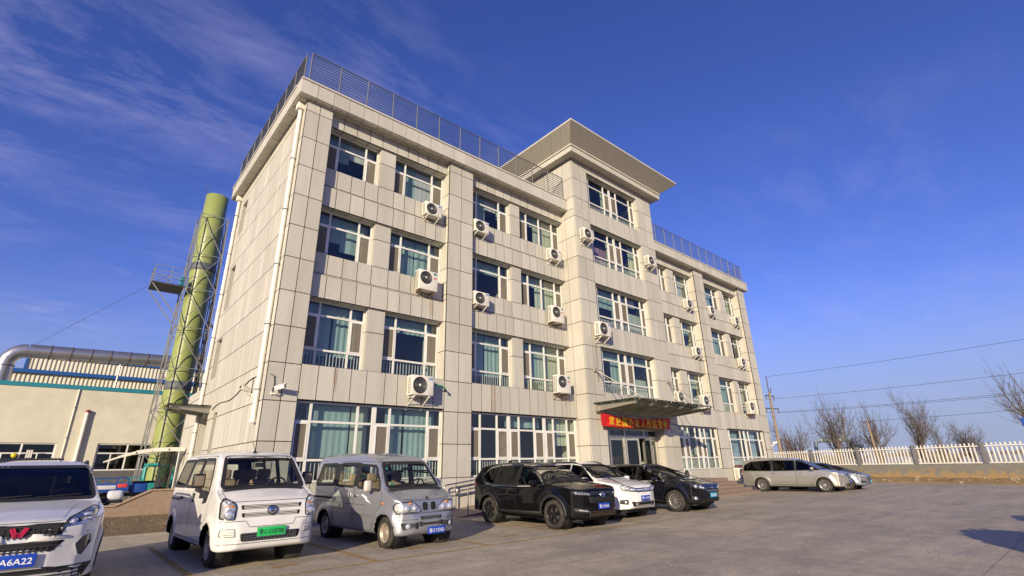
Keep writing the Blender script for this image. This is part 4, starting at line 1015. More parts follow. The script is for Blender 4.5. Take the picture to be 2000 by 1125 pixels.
# ------------------------------------------------------------------ entrance steps, ramp, handrails
GRB = mat('brown_granite', (.27, .198, .152), .6, var=.2, scale=9, bump=.05, bscale=120, island=.06)
steps = thing('entrance_steps', 'brown granite steps and landing before the entrance', 'steps', (23, 14.5, 0))
SO = Vector((23, 14.5, 0))
for k in range(5):
    y0 = 12.62 + .42 * k; b = MB(SO); x0 = 18.2; x1 = 28.2
    X = cuts(x0, x1, n=9)
    b.box(x0 + .02, x1 - .02, y0 + .02, y0 + .45 if k < 4 else 16.36, .15 * k, .15 * (k + 1) - .03); st_ = b.build('riser', GRB, steps)
    for a, c in zip(X, X[1:]):
        b = MB(SO); b.box(a + .003, c - .003, y0, y0 + .455 if k < 4 else 16.36, .15 * (k + 1) - .029, .15 * (k + 1)); b.build('tread', GRB, st_)
ramp = thing('access_ramp', 'brown granite ramp rising along the wall towards the entrance', 'ramp', (14.3, 15.6, 0))
b = MB((14.3, 15.6, 0)); b.prism([(10.2, 0), (17.0, .72), (18.18, .72), (18.18, 0)], 1.75, frameM((0, P - .01, 0), (1, 0, 0), (0, 0, 1))); b.build('ramp_body', GRB, ramp)
hr = thing('ramp_handrail', 'stainless double handrail of the access ramp by the black car', 'handrail', (14, 15, 0)); HO = Vector((14, 15, 0))
def zr(x): return .0 + max(0, (x - 10.2) * .1059)
for (yy, xs0, xs1) in ((14.72, 10.45, 17.2), (16.15, 10.9, 17.2)):
    for hgt in (.90, .62):
        b = MB(HO); b.tube([(xs0, yy, zr(xs0) + hgt), (xs1, yy, zr(xs1) + hgt)], .025, 8); b.build('rail', INOX, hr)
    b = MB(HO); b.tube([(xs0, yy, zr(xs0) + .90), (xs0 - .12, yy, zr(xs0) + .88), (xs0 - .16, yy, zr(xs0) + .82), (xs0 - .16, yy, zr(xs0) + .70), (xs0 - .12, yy, zr(xs0) + .64), (xs0, yy, zr(xs0) + .62)], .025, 8); b.build('end_loop', INOX, hr)
    x = xs0 + .3
    while x < xs1: b = MB(HO); b.tube([(x, yy, zr(x) - .02), (x, yy, zr(x) + .9)], .025, 8); b.build('post', INOX, hr); x += 1.7

# ------------------------------------------------------------------ security cameras
def sec_cam(loc, rz, label, jx):
    t = thing('security_camera', label, 'camera', loc, rz, 'white security cameras on the corner')
    b = MB(); b.bbox(-.04, .04, -.01, .02, -.12, .0, .01); b.tube([(0, 0, -.06), (0, -.12, -.08), (0, -.18, 0)], .022, 8); b.build('mount', ACW, t)
    b = MB(); b.bbox(-.05, .05, -.42, -.10, -.02, .10, .025, Matrix.Rotation(R_(-14), 4, 'X')); h = b.build('housing', ACW, t)
    b = MB(); b.bbox(-.06, .06, -.48, -.08, .10, .12, .008, Matrix.Rotation(R_(-14), 4, 'X')); b.build('visor', WPIPE, h)
    b = MB(); b.lathe([(0, 0), (.04, 0), (.043, .01)], Matrix.Rotation(R_(-14), 4, 'X') @ frameM((0, -.425, .04), (1, 0, 0), (0, 0, 1)), 12); b.build('lens', BLACK, h)
    b = MB(); b.tube([(0, 0, 0), (0.01, -.03, .25), (.0, 0, .48), (jx, 0.0, .50)], .012, 6); b.build('cable', BLACK, t)
sec_cam((4.50, P - .01, 3.86), R_(42), 'white security camera on the front of the left corner pilaster', -.2)
sec_cam((XL - .015, 17.75, 3.95), R_(-70), 'white security camera on the left flank behind the front downpipe', -.1)
sec_cam((39.7, P - .01, 2.75), R_(30), 'white security camera at the right end of the front wall', -.1)
cb = thing('wall_cable', 'loose cable snaking along the left flank to the small canopy', 'cable', (XL, 20, 4)); pts = []
for k in range(25):
    u = k / 24; pts.append((XL - .03, 17.0 + 6.4 * u, 4.42 - .5 * u + .10 * math.sin(u * 9)))
tube_part('cable', cb, pts, .015, DKST, 5)

# ------------------------------------------------------------------ left flank: door, side canopy, balustrade
sd = MB(BO); sd.box(XL + .34, XL + .39, 24.12, 25.40, .75, 3.73); sd.build('side_door', DFR, office)
for y0, y1, z0, z1 in ((24.12, 24.98, 12.35, 14.03), (24.12, 24.98, 8.52, 10.58), (24.12, 24.98, 5.42, 7.1), (22.43, 22.97, 2.32, 3.76)):
    f = MB(BO); x = XL + .32; e = .05
    f.box(x, x + .06, y0, y0 + e, z0, z1).box(x, x + .06, y1 - e, y1, z0, z1).box(x, x + .06, y0 + e, y1 - e, z0, z0 + e).box(x, x + .06, y0 + e, y1 - e, z1 - e, z1).box(x, x + .06, y0 + e, y1 - e, (z0 + z1) / 2, (z0 + z1) / 2 + e)
    w_ = f.build('window', FRAME, office); g = MB(BO); g.box(x + .02, x + .03, y0 + e, y1 - e, z0 + e, z1 - e); g.build('pane', BGLASS, w_)
sc_ = thing('side_canopy', 'small glass canopy over the side door on the left flank', 'canopy', (XL, 24.7, 4.1)); C2 = Vector((XL, 24.7, 4.1))
for i in range(3):
    b = MB(C2); b.box(2.75 + .5 * i + .006, 3.25 + .5 * i - .006, 23.7, 25.6, 4.16, 4.176); b.build('glass_panel', CGL, sc_)
for y in (23.95, 25.35):
    b = MB(C2); b.prism([(XL, 3.86), (XL, 4.12), (2.85, 4.12), (2.85, 4.04)], .10, frameM((0, y + .05, 0), (1, 0, 0), (0, 0, 1))); b.build('beam', CST, sc_)
    for x in (3.3, 3.8): b = MB(C2); b.lathe([(0, -.05), (.08, -.05), (.09, 0), (0, 0)], Matrix.Translation((x, y + (.35 if y < 24.5 else -.35), 4.1)), 12); b.build('downlight', LAMP, sc_)
b = MB(C2); b.tube([(2.95, 23.75, 4.08), (2.95, 25.55, 4.08)], .04, 8); b.build('front_tube', DKST, sc_)
bal = thing('stair_wall', 'low brown granite wall with a sloping coping beside the side door steps', 'wall', (3, 26, 0)); BL = Vector((3, 26, 0))
prof = [(1.62, 0), (1.62, .40), (2.0, .40), (3.08, .93), (4.26, .93), (4.26, 0)]
b = MB(BL); b.prism(prof, .30, frameM((0, 26.1, 0), (1, 0, 0), (0, 0, 1))); b.build('wall_body', GRB, bal)
GRL = mat('brown_granite_coping', (.36, .25, .18), .5, var=.12, scale=9)
for a, c in (((1.56, .43), (2.0, .43)), ((2.0, .43), (3.08, .96)), ((3.08, .96), (4.26, .96))):
    b = MB(BL); b.bar((a[0], 25.95, a[1]), (c[0], 25.95, c[1]), .40, .05); b.build('coping', GRL, bal)
sst = thing('side_steps', 'brown granite side steps down from the side door', 'steps', (3, 24.9, 0))
for k in range(4): b = MB((3, 24.9, 0)); b.box(2.1 + .5 * k, 4.26, 26.12, 27.5, .2 * k, .2 * (k + 1)); b.build('step', GRB, sst)

# ------------------------------------------------------------------ workshop, hall, duct, chimney
CRM = mat('cream_stucco', (.61, .58, .465), .85, var=.08, scale=1.2, dirt=(.30, .26, .2), dirt_amt=.3, dirt_scale=.5, bump=.15, bscale=30)
TEAL = mat('teal_trim', (.015, .20, .27), .5, var=.1, scale=2)
BLU = mat('blue_trim', (.012, .085, .30), .45, var=.1, scale=2)
DPL = mat('dark_plinth', (.10, .095, .095), .8, var=.2, scale=2)
YA = 45.85; wsO = Vector((0, YA + 5, 0)); ws = thing('workshop', 'cream rendered workshop with teal coping and a dark plinth', 'building', wsO)
b = MB(wsO); wins = [(-3.7, -.34), (1.78, 5.2)]
for x0, x1, z0, z1 in ((-22, 16, 3.68, 7.25), (-22, -3.7, 1.9, 3.68), (-.34, 1.78, 1.9, 3.68), (5.2, 16, 1.9, 3.68)): b.box(x0, x1, YA, YA + .3, z0, z1)
b.box(-22, 16, YA + 3, YA + 3.2, 0, 7.2); b.box(-22, 16, YA + .3, YA + 3, 7.0, 7.2); b.box(-22, 16, YA + .31, YA + 3, .9, 1.0); b.build('wall', CRM, ws)
b = MB(wsO); b.box(-22, 16, YA - .06, YA + .3, 0, 1.9); b.build('plinth', DPL, ws)
b = MB(wsO); b.box(-22, 16, YA - .05, YA + .35, 7.25, 7.52); b.build('coping', TEAL, ws)
DGLS = glass('dark_window_glass', (.18, .2, .2), .05)
for x0, x1 in wins:
    f = MB(wsO); y0 = YA + .08; e = .06; xm = (x0 + x1) / 2
    for x in (x0, xm - .05, x1 - .1): f.box(x, x + .1, y0, y0 + .08, 1.9, 3.68)
    for q in (x0 + (xm - x0) / 2, xm + (x1 - xm) / 2): f.box(q - .035, q + .035, y0 + .003, y0 + .077, 1.9, 3.0)
    for z in (1.9, 3.0, 3.6): f.box(x0 + .1, x1 - .1, y0 + .005, y0 + .075, z, z + (.08 if z < 3.5 else .08))
    w_ = f.build('window', FRAME, ws)
    for a, c in ((x0 + .1, xm - .05), (xm + .05, x1 - .1)):
        for z0, z1 in ((1.98, 3.0), (3.08, 3.6)): g = MB(wsO); g.box(a, c, y0 + .04, y0 + .05, z0, z1); g.build('pane', DGLS, w_)
vp = thing('vent_pipe', 'thick white pipe with a dark red cap on the workshop wall', 'pipe', (.7, YA - .15, 0))
tube_part('pipe', vp, [(.8, YA - .16, .1), (.8, YA - .16, 5.7)], .105, WPIPE, 12); tube_part('cap', vp, [(.8, YA - .16, 5.7), (.8, YA - .16, 5.88)], .12, mat('cap_red', (.22, .03, .03), .6), 12)
for z in (2.5, 4.4): tube_part('collar', vp, [(.8, YA - .16, z), (.8, YA - .16, z + .12)], .122, WPIPE, 12)
cd_ = thing('wall_conduit', 'thin white conduit from the coping down the workshop wall', 'pipe', (0, YA - .05, 0)); tube_part('conduit', cd_, [(.05, YA - .06, .1), (.05, YA - .06, 7.25)], .035, WPIPE, 8)
for z in (2, 4, 6): tube_part('clip', cd_, [(.05, YA - .06, z), (.05, YA - .06, z + .05)], .05, STEEL, 8)
sl_ = thing('solar_lamp', 'small solar panel lamp fixed before the left workshop window', 'lamp', (-1.55, YA - .3, 3)); b = MB((-1.55, YA - .3, 3))
b.bbox(-1.72, -1.38, YA - .34, YA - .30, 2.7, 3.25, .01); b.build('panel', DKST, sl_); b = MB((-1.55, YA - .3, 3))
for k in range(3): b.box(-1.69 + .105 * k, -1.61 + .105 * k, YA - .345, YA - .34, 2.74, 3.21)
b.build('solar_cells', FRAME, sl_, kind='stuff'); tube_part('arm', sl_, [(-1.55, YA - .3, 2.75), (-1.55, YA, 2.6)], .03, STEEL)
ylw = thing('warning_disc', 'yellow warning disc on the left workshop window', 'sign', (-2.24, YA - .1, 2.9)); b = MB(); b.lathe([(0, 0), (.15, 0), (.15, .03), (0, .03)], frameM((0, 0, 0), (1, 0, 0), (0, 0, 1)), 20); b.build('disc', mat('yellow_disc', (.6, .5, .02), .5), ylw)
b = MB(); b.bar((0, 0.0, 0), (0, .18, 0), .04); b.build('bracket', STEEL, ylw)
RIB = mat('cream_ribbed_sheet', (.66, .63, .52), .6, var=.05, scale=1)
HY = 52.0; hO = Vector((0, HY + 8, 0)); hall = thing('factory_hall', 'ribbed cream factory hall with blue trims behind the workshop', 'building', hO)
def ribbed(x0, x1, z0, z1, y):
    m = MB(hO); n = int((x1 - x0) / .26); vs = []
    for i in range(n):
        a = x0 + (x1 - x0) * i / n; s = (x1 - x0) / n
        for q, d in ((0, 0), (.58, 0), (.66, .06), (.92, .06)): vs.append((a + s * q, d))
    vs.append((x1, 0)); k = len(vs)
    m.add([(x, y - d, z) for x, d in vs for z in (z0, z1)], [(2 * i, 2 * i + 2, 2 * i + 3, 2 * i + 1) for i in range(k - 1)]); m.build('ribbed_wall', RIB, hall)
ribbed(-3.35, 16, 9.28, 10.2, HY); ribbed(-22, 16, 0, 9.0, HY + .05)
b = MB(hO); b.box(-3.5, 16, HY - .15, HY + .1, 10.2, 10.42); b.box(-3.5, -3.35, HY - .12, HY + .1, 9.25, 10.2); b.build('roof_trim', BLU, hall)
b = MB(hO); b.box(-22, 16, HY - .22, HY + .04, 9.0, 9.27); b.build('eave_trim', BLU, hall)
b = MB(hO); b.box(-3.4, 16, HY + .1, HY + 12, 10.2, 10.3); b.box(-22, -3.5, HY + .1, HY + 12, 9.0, 9.25); b.box(-22, 16, HY + 12, HY + 12.2, 0, 10.2); b.build('roof', BLU, hall)
GALV = mat('galvanised_duct', (.48, .47, .45), .32, .85, var=.12, scale=1.5)
du = thing('exhaust_duct', 'thick galvanised duct with an elbow running over the roofs to the chimney', 'duct', (-3.9, 47.5, 7.2)); dO = Vector((-3.9, 47.5, 7.2))
b = MB(dO); r = .47
pts = [(-4.15, 47.5, 6.6), (-4.15, 47.5, 8.9)] + [(-4.15 + .95 * (1 - math.cos(t)), 47.5, 8.9 + .95 * math.sin(t)) for t in (.35, .8, 1.2, 1.57)]
b.tube(pts, r, 18); b.build('elbow', GALV, du)
xs = [-3.2 + 1.12 * k for k in range(9)]
for k, (a, c) in enumerate(zip(xs, xs[1:])):
    b = MB(dO); b.tube([(a + .03, 47.5, 9.85 + .03 * k), (c - .0, 47.5, 9.88 + .03 * k)], r, 18); b.build('duct_section', GALV, du)
    b = MB(dO); b.tube([(c - .02, 47.5, 9.88 + .03 * k), (c + .05, 47.5, 9.88 + .03 * k)], r + .05, 18); b.build('flange', mat('flange_brown', (.12, .09, .07), .7), du)
b = MB(dO); b.tube([(5.76, 47.5, 10.1), (6.4, 47.2, 10.1), (6.5, 46.4, 10.0), (5.8, 40.0, 9.4), (5.2, 38.9, 9.3)], r, 18); b.build('end_run', GALV, du)
b = MB(dO); b.tube([(2.0, 47.5, 7.2), (2.0, 47.5, 9.5)], .06, 8); b.build('support', GALV, du)
for z in (7.6, 8.7): b = MB(dO); b.tube([(-4.15, 47.5, z), (-4.15, 47.5, z + .06)], r + .05, 18); b.build('flange', MATS['flange_brown'], du)

CHG = mat('green_chimney_paint', (.275, .32, .10), .36, var=.04, scale=1.2, dirt=(.27, .30, .14), dirt_amt=.25, dirt_scale=6)
cO = Vector((4.86, 38.8, 0)); ch = thing('chimney_stack', 'tall pale green chimney pipe inside a grey lattice tower', 'chimney', cO)
zb_ = [0, 3.4, 6.9, 10.4, 13.9, 17.4, 21.0]
for a, c in zip(zb_, zb_[1:]):
    b = MB(); b.lathe([(.74, a + .02), (.74, c)] + ([(.70, c), (.70, c - 1.0)] if c == 21.0 else []), None, 40); b.build('stack_section', CHG, ch)
for z in (6.7, 15.0):
    b = MB(); b.lathe([(.745, z - .05), (.775, z), (.775, z + .48), (.745, z + .5)], None, 40); b.build('collar_band', mat('grey_band', (.10, .115, .12), .5), ch)
LAT = mat('galvanised_angle', (.34, .34, .33), .5, .4, var=.1, scale=4)
def hw(z): return 1.18 - .33 * z / 19.1
zl = [0, 2.7, 5.4, 8.0, 10.7, 13.4, 16.0, 19.1]
for sx in (-1, 1):
    for sy in (-1, 1):
        b = MB(); b.bar((sx * hw(0), sy * hw(0), 0), (sx * hw(19.1), sy * hw(19.1), 19.1), .07, .07); b.build('leg', LAT, ch)
for z0, z1 in zip(zl, zl[1:]):
    w0, w1 = hw(z0), hw(z1)
    for a, c in (((-1, -1), (1, -1)), ((1, -1), (1, 1)), ((1, 1), (-1, 1)), ((-1, 1), (-1, -1))):
        for p, q in (((a[0] * w0, a[1] * w0, z0), (c[0] * w1, c[1] * w1, z1)), ((c[0] * w0, c[1] * w0, z0), (a[0] * w1, a[1] * w1, z1)), ((a[0] * w1, a[1] * w1, z1), (c[0] * w1, c[1] * w1, z1))):
            b = MB(); b.bar(p, q, .038, .038); b.build('brace', LAT, ch)
pf = MB(); pf.box(-2.75, -.95, -1.0, .9, 13.35, 13.45); pfo = pf.build('platform', DKST, ch)
for y in (-.98, .88):
    b = MB(); b.bar((-2.7, y, 13.3), (-1.0, y, 11.2), .06); b.build('platform_strut', LAT, pfo)
b = MB()
for k, h in enumerate((.4, .8, 1.15)):
    for p, q in (((-2.72, -.97), (-.95, -.97)), ((-2.72, -.97), (-2.72, .87)), ((-2.72, .87), (-.95, .87))): b.bar((*p, 13.45 + h), (*q, 13.45 + h), .035)
for x, y in ((-2.72, -.97), (-1.8, -.97), (-.97, -.97), (-2.72, .87), (-1.8, .87), (-2.72, -.05)): b.bar((x, y, 13.45), (x, y, 14.62), .04)
b.build('guard_rail', LAT, pfo, kind='stuff')
b = MB(); b.bbox(-1.25, -1.0, -.9, -.6, 13.5, 14.1, .03); b.build('control_box', TEAL, pfo)
b = MB()
for s in (-.2, .2): b.bar((1.02, -.1 + s, .3), (.92, -.1 + s, 19.0), .045)
for k in range(62): z = .5 + .3 * k; b.bar((1.02 - .1 * z / 19, -.3, z), (1.02 - .1 * z / 19, .1, z), .025)
b.build('ladder', DKST, ch, kind='stuff')
b = MB(); b.tube([(1.0, -.75, .2), (.86, -.62, 18.6)], .06, 8); b.build('cable_run', BLACK, ch)
b = MB(); b.tube([(-.72, 0, 20.6), (-.74, 0, 22.0)], .015, 5); b.build('lightning_rod', DKST, ch)
b = MB(); b.tube([(-.9, -.5, 15.2), (-8.0, 8.7, 10.2)], .012, 5, False); b.build('guy_wire', DKST, ch)
b = MB(); b.tube([(.85, 0, 16.5), (5.5, 2.0, 11.0)], .012, 5, False); b.build('guy_wire', DKST, ch)
b = MB(); b.bar((1.0, -.4, 11.3), (4.6, -.9, 7.6), .25, .12); b.build('service_stair', LAT, ch)
b = MB()
for k in range(3): b.bar((1.0, -.5, 11.9 + .25 * k), (4.6, -1.0, 8.2 + .25 * k), .035)
b.build('stair_rail', LAT, ch, kind='stuff')
b = MB(); b.box(-.22, .22, -.80, -.755, 1.35, 2.0); b.build('notice', mat('notice_green', (.01, .30, .08), .5), ch)
b = MB(); b.box(.45, .6, -.72, -.6, 1.6, 2.0); b.build('notice', MATS['notice_green'], ch)

# ------------------------------------------------------------------ cargo tricycles, shelter, low shed
TQ = mat('turquoise_paint', (.012, .27, .26), .35, var=.08, scale=3, dirt=(.12, .14, .12), dirt_amt=.4, dirt_scale=3)
BQ = mat('deep_blue_paint', (.012, .06, .30), .35, var=.08, scale=3, dirt=(.08, .09, .12), dirt_amt=.4, dirt_scale=3)
def trike(loc, rz, m, label, cab):
    t = thing('cargo_tricycle', label, 'tricycle', loc, rz, 'cargo tricycles by the workshop'); t.scale = (1.14, 1.14, 1.14)
    b = MB(); b.box(-1.75, .25, -.62, .62, .62, .68).box(-1.75, .25, -.64, -.60, .68, .98).box(-1.75, .25, .60, .64, .68, .98).box(-1.77, -1.73, -.6, .6, .68, .98); b.build('cargo_bed', m, t)
    b = MB()
    for y in (-.62, .62):
        b.tube([(-1.72, y, .98), (-1.72, y, 1.14), (-1.6, y, 1.2), (.1, y, 1.2), (.2, y, 1.14), (.2, y, .98)], .025, 6)
        for k in range(4): b.tube([(-1.4 + .4 * k, y, .98), (-1.4 + .4 * k, y, 1.2)], .018, 6)
    b.build('bed_rail', m, t)
    b = MB(); b.bar((-1.7, 0, .5), (1.3, 0, .45), .12, .12); b.bar((-1.0, -.55, .36), (-1.0, .55, .36), .08, .08); b.build('chassis', DKST, t)
    b = MB(); b.bbox(.30, .95, -.45, .45, .55, .95, .06); b.build('seat_box', m, t); b = MB(); b.bbox(.32, .85, -.4, .4, .95, 1.05, .05); b.build('seat', BLACK, t)
    b = MB(); b.bbox(1.30, 1.48, -.42, .42, .45, 1.15, .07); b.build('front_shield', m, t)
    b = MB(); b.tube([(1.35, 0, .9), (1.2, 0, 1.25)], .03, 8); b.tube([(1.15, -.35, 1.27), (1.2, 0, 1.25), (1.15, .35, 1.27)], .02, 6); b.build('handlebar', DKST, t)
    for x, y in ((1.45, 0), (-1.0, -.5), (-1.0, .5)):
        M = Matrix.Translation((x, y, .30)) @ Matrix.Rotation(R_(90), 4, 'X')
        b = MB(); b.lathe([(.19, -.06), (.28, -.06), (.30, -.03), (.30, .03), (.28, .06), (.19, .06)], M, 22); w_ = b.build('wheel', BLACK, t)
        b = MB(); b.lathe([(.0, -.04), (.18, -.045), (.195, -.055), (.195, .055), (.18, .045), (0, .04)], M, 18); b.build('rim', GALV, w_)
    b = MB(); b.bbox(-1.45, -.2, -.655, -.635, .74, .90, .004); b.build('print_strip', mat('print_pale', (.55, .55, .6), .5) if m is BQ else mat('print_dark', (.02, .05, .08), .5), t)
    b = MB(); b.bbox(-.15, .2, -.655, -.635, .80, .95, .004); b.build('red_print', LRED, t)
    if cab:
        b = MB()
        for y in (-.58, .58): b.tube([(.28, y, .7), (.28, y, 1.68), (.4, y, 1.78), (1.05, y, 1.76), (1.28, y, 1.65), (1.48, y, 1.1)], .07, 8)
        b.tube([(.28, -.58, 1.7), (.28, .58, 1.7)], .045, 8); b.build('cab_frame', m, t)
        b = MB(); b.bbox(.22, 1.3, -.64, .64, 1.74, 1.84, .03); b.build('cab_roof', m, t)
        b = MB(); b.box(.24, .27, -.6, .6, .65, 1.75); b.build('rear_panel', glass('cab_pane', (.6, .65, .65), .05), t)
        [MB().box(.35, 1.35, y - .008, y + .008, .6, .95).build('side_panel', m, t) for y in (-.59, .59)]
    return t
trike((3.45, 36.0, .05), R_(-4), TQ, 'turquoise cargo tricycle with a cab, behind the blue one', True)
trike((2.75, 34.2, .06), R_(-6), BQ, 'blue cargo tricycle with an open bed, in front of the turquoise one', False)
sh = thing('curved_shelter', 'white edged arched shelter roof with smoky plastic sides, left of the white van', 'shelter', (3, 28, 0)); sO = Vector((3, 28, 0))
arc = [(1.47, 2.10), (1.95, 2.30), (2.45, 2.46), (3.0, 2.56), (3.6, 2.60), (4.2, 2.60)]
SMK = glass('smoky_plastic', (.40, .40, .36), .05)
for y in (27.5, 28.9):
    b = MB(sO)
    for (x0, z0), (x1, z1) in zip(arc, arc[1:]): b.bar((x0, y, z0), (x1 + .01, y, z1), .10, .06 + .10 * min(1, (x0 - 1.4) / 1.2))
    o = b.build('edge_beam', WPIPE, sh)
    for x, z in ((2.45, 2.44), (3.6, 2.59)): b = MB(sO); b.lathe([(0, 0), (.03, 0), (.03, .01), (0, .012)], frameM((x, y - .055, z), (1, 0, 0), (0, 0, 1)), 10); b.build('bolt', DKST, o)
    b = MB(sO); b.tube([(4.02, y, 0), (4.02, y, 2.55)], .05, 10); b.build('post', INOX, sh)
b = MB(sO); b.add([(x, y, z + .03) for x, z in arc for y in (27.45, 28.95)], [(2 * i, 2 * i + 2, 2 * i + 3, 2 * i + 1) for i in range(5)]); b.build('roof_sheet', SMK, sh)
b = MB(sO); b.prism([(3.45, .9), (3.45, 2.5), (4.0, 2.54), (4.0, .9)], .01, frameM((0, 28.3, 0), (1, 0, 0), (0, 0, 1))); b.build('side_sheet', SMK, sh)
b = MB(sO)
for x in (3.45, 3.95): b.bar((x, 28.29, .0), (x, 28.29, 2.42), .07, .05)
b.bar((3.45, 28.29, .92), (3.95, 28.29, .92), .05); b.build('side_frame', DKST, sh)
ls = thing('low_shed', 'dark corrugated shed roof edge showing above the white car at far left', 'shed', (-1.2, 27, 0)); lO = Vector((-1.2, 27, 0)); b = MB(lO)
vs = []; n = 110
for i in range(n + 1):
    x = -6 + 6.15 * i / n; z = 2.02 + .02 * (1 if i % 2 else -1)
    vs += [(x, 26.3, z), (x, 28.8, z + .25)]
b.add(vs, [(2 * i, 2 * i + 2, 2 * i + 3, 2 * i + 1) for i in range(n)]); b.build('roof_sheet', mat('dark_sheet', (.05, .045, .04), .7), ls)
for x in (-4, -2, 0.1): b = MB(lO); b.tube([(x, 26.4, 0), (x, 26.4, 2.1)], .05, 8); b.build('post', DKST, ls)
# ------------------------------------------------------------------ vehicles
TYRE = mat('tyre_rubber', (.022, .021, .020), .85, var=.25, scale=8, dirt=(.13, .105, .075), dirt_amt=.55, dirt_scale=5, coords='Object')
RIMS = mat('dusty_steel_rim', (.42, .36, .28), .45, .5, var=.2, scale=9, coords='Object')
RIMA = mat('alloy_rim', (.52, .50, .47), .3, .8, coords='Object')
RIMD = mat('dark_alloy_rim', (.022, .022, .024), .35, .4)
TRIM = mat('black_plastic_trim', (.018, .018, .019), .55, var=.15, scale=10)
SEAM = mat('shut_line', (.012, .012, .012), .8)
CHROME = mat('chrome', (.80, .80, .80), .08, 1.0)
LAMPR = mat('headlamp_reflector', (.62, .62, .60), .30, .6, var=.15, scale=14, coat=1.0)
LAMPB = mat('headlamp_bulb', (.75, .77, .80), .05, .6, coat=1.0)
LAMPD = mat('headlamp_dark', (.05, .055, .065), .10, .2, coat=1.0)
AMBER = mat('amber_lens', (.60, .20, .02), .15, coat=1.0)
REDL = mat('red_lens', (.25, .012, .012), .12, coat=1.0)
PBLUE = mat('plate_blue', (.012, .06, .42), .4)
PGREEN = mat('plate_green', (.02, .50, .12), .4)
PCYAN = mat('plate_cyan', (.03, .33, .55), .4)
PWHITE = mat('plate_white_letters', (.85, .85, .85), .4)
BEIGE = mat('beige_seat', (.34, .25, .16), .75, var=.1, scale=5)
DSEAT = mat('dark_seat', (.03, .03, .035), .75)
CABIN = mat('cabin_dark', (.022, .022, .022), .8)
CARGL = glass('car_glass_clear', (.80, .84, .82), .05)
CARGD = glass('car_glass_tinted', (.05, .052, .055), .03, .7)
CARGM = glass('car_glass_shaded', (.28, .31, .32), .055)
WHITEG = mat('off_white_panel', (.74, .73, .69), .35)

def paint(name, col, metal=0.0, dirt=(.22, .18, .13), amt=.35, rough=.32, dscale=2.2, back=(.03, .03, .03)):
    return mat(name, col, rough, metal, coat=.8, spec=.12, dirt=dirt, dirt_amt=amt, dirt_scale=dscale, back=back, coords='Object')

def pip(px_, py_, poly):
    """points inside polygon (numpy)"""
    ins = np.zeros(len(px_), bool); n = len(poly)
    for i in range(n):
        x0, y0 = poly[i]; x1, y1 = poly[(i + 1) % n]
        c = ((y0 > py_) != (y1 > py_)); t = (x1 - x0) * (py_ - y0) / ((y1 - y0) if abs(y1 - y0) > 1e-9 else 1e-9) + x0
        ins ^= c & (px_ < t)
    return ins
def carshell(side_, front_, plan_, vox=.032, sm=6):
    objs = []
    def pr(poly, d, M):
        b = MB(); b.prism(poly, d, M); me = bpy.data.meshes.new('tmp'); me.from_pydata(b.v, [], b.f)
        bm = bmesh.new(); bm.from_mesh(me); bmesh.ops.recalc_face_normals(bm, faces=bm.faces[:]); bm.to_mesh(me); bm.free()
        o = bpy.data.objects.new('tmp', me); COL.objects.link(o); objs.append(o); return o
    A = pr(side_, 2.8, frameM((0, 1.4, 0), (1, 0, 0), (0, 0, 1)))
    fr = [(y, z) for y, z in front_] + [(-y, z) for y, z in reversed(front_) if y > 1e-4]
    B = pr(fr, 8, frameM((-4, 0, 0), (0, 1, 0), (0, 0, 1)))
    pl = [(x, y) for x, y in plan_] + [(x, -y) for x, y in reversed(plan_) if y > 1e-4]
    Cc = pr(pl, 4, frameM((0, 0, -.5), (1, 0, 0), (0, 1, 0)))
    for o in (B, Cc):
        m = A.modifiers.new('b', 'BOOLEAN'); m.operation = 'INTERSECT'; m.object = o; m.solver = 'EXACT'
    m = A.modifiers.new('r', 'REMESH'); m.mode = 'VOXEL'; m.voxel_size = vox
    m = A.modifiers.new('s', 'SMOOTH'); m.factor = .5; m.iterations = sm
    bpy.context.view_layer.update()
    me = bpy.data.meshes.new_from_object(A.evaluated_get(bpy.context.evaluated_depsgraph_get()))
    for o in objs: d = o.data; bpy.data.objects.remove(o); bpy.data.meshes.remove(d)
    return me

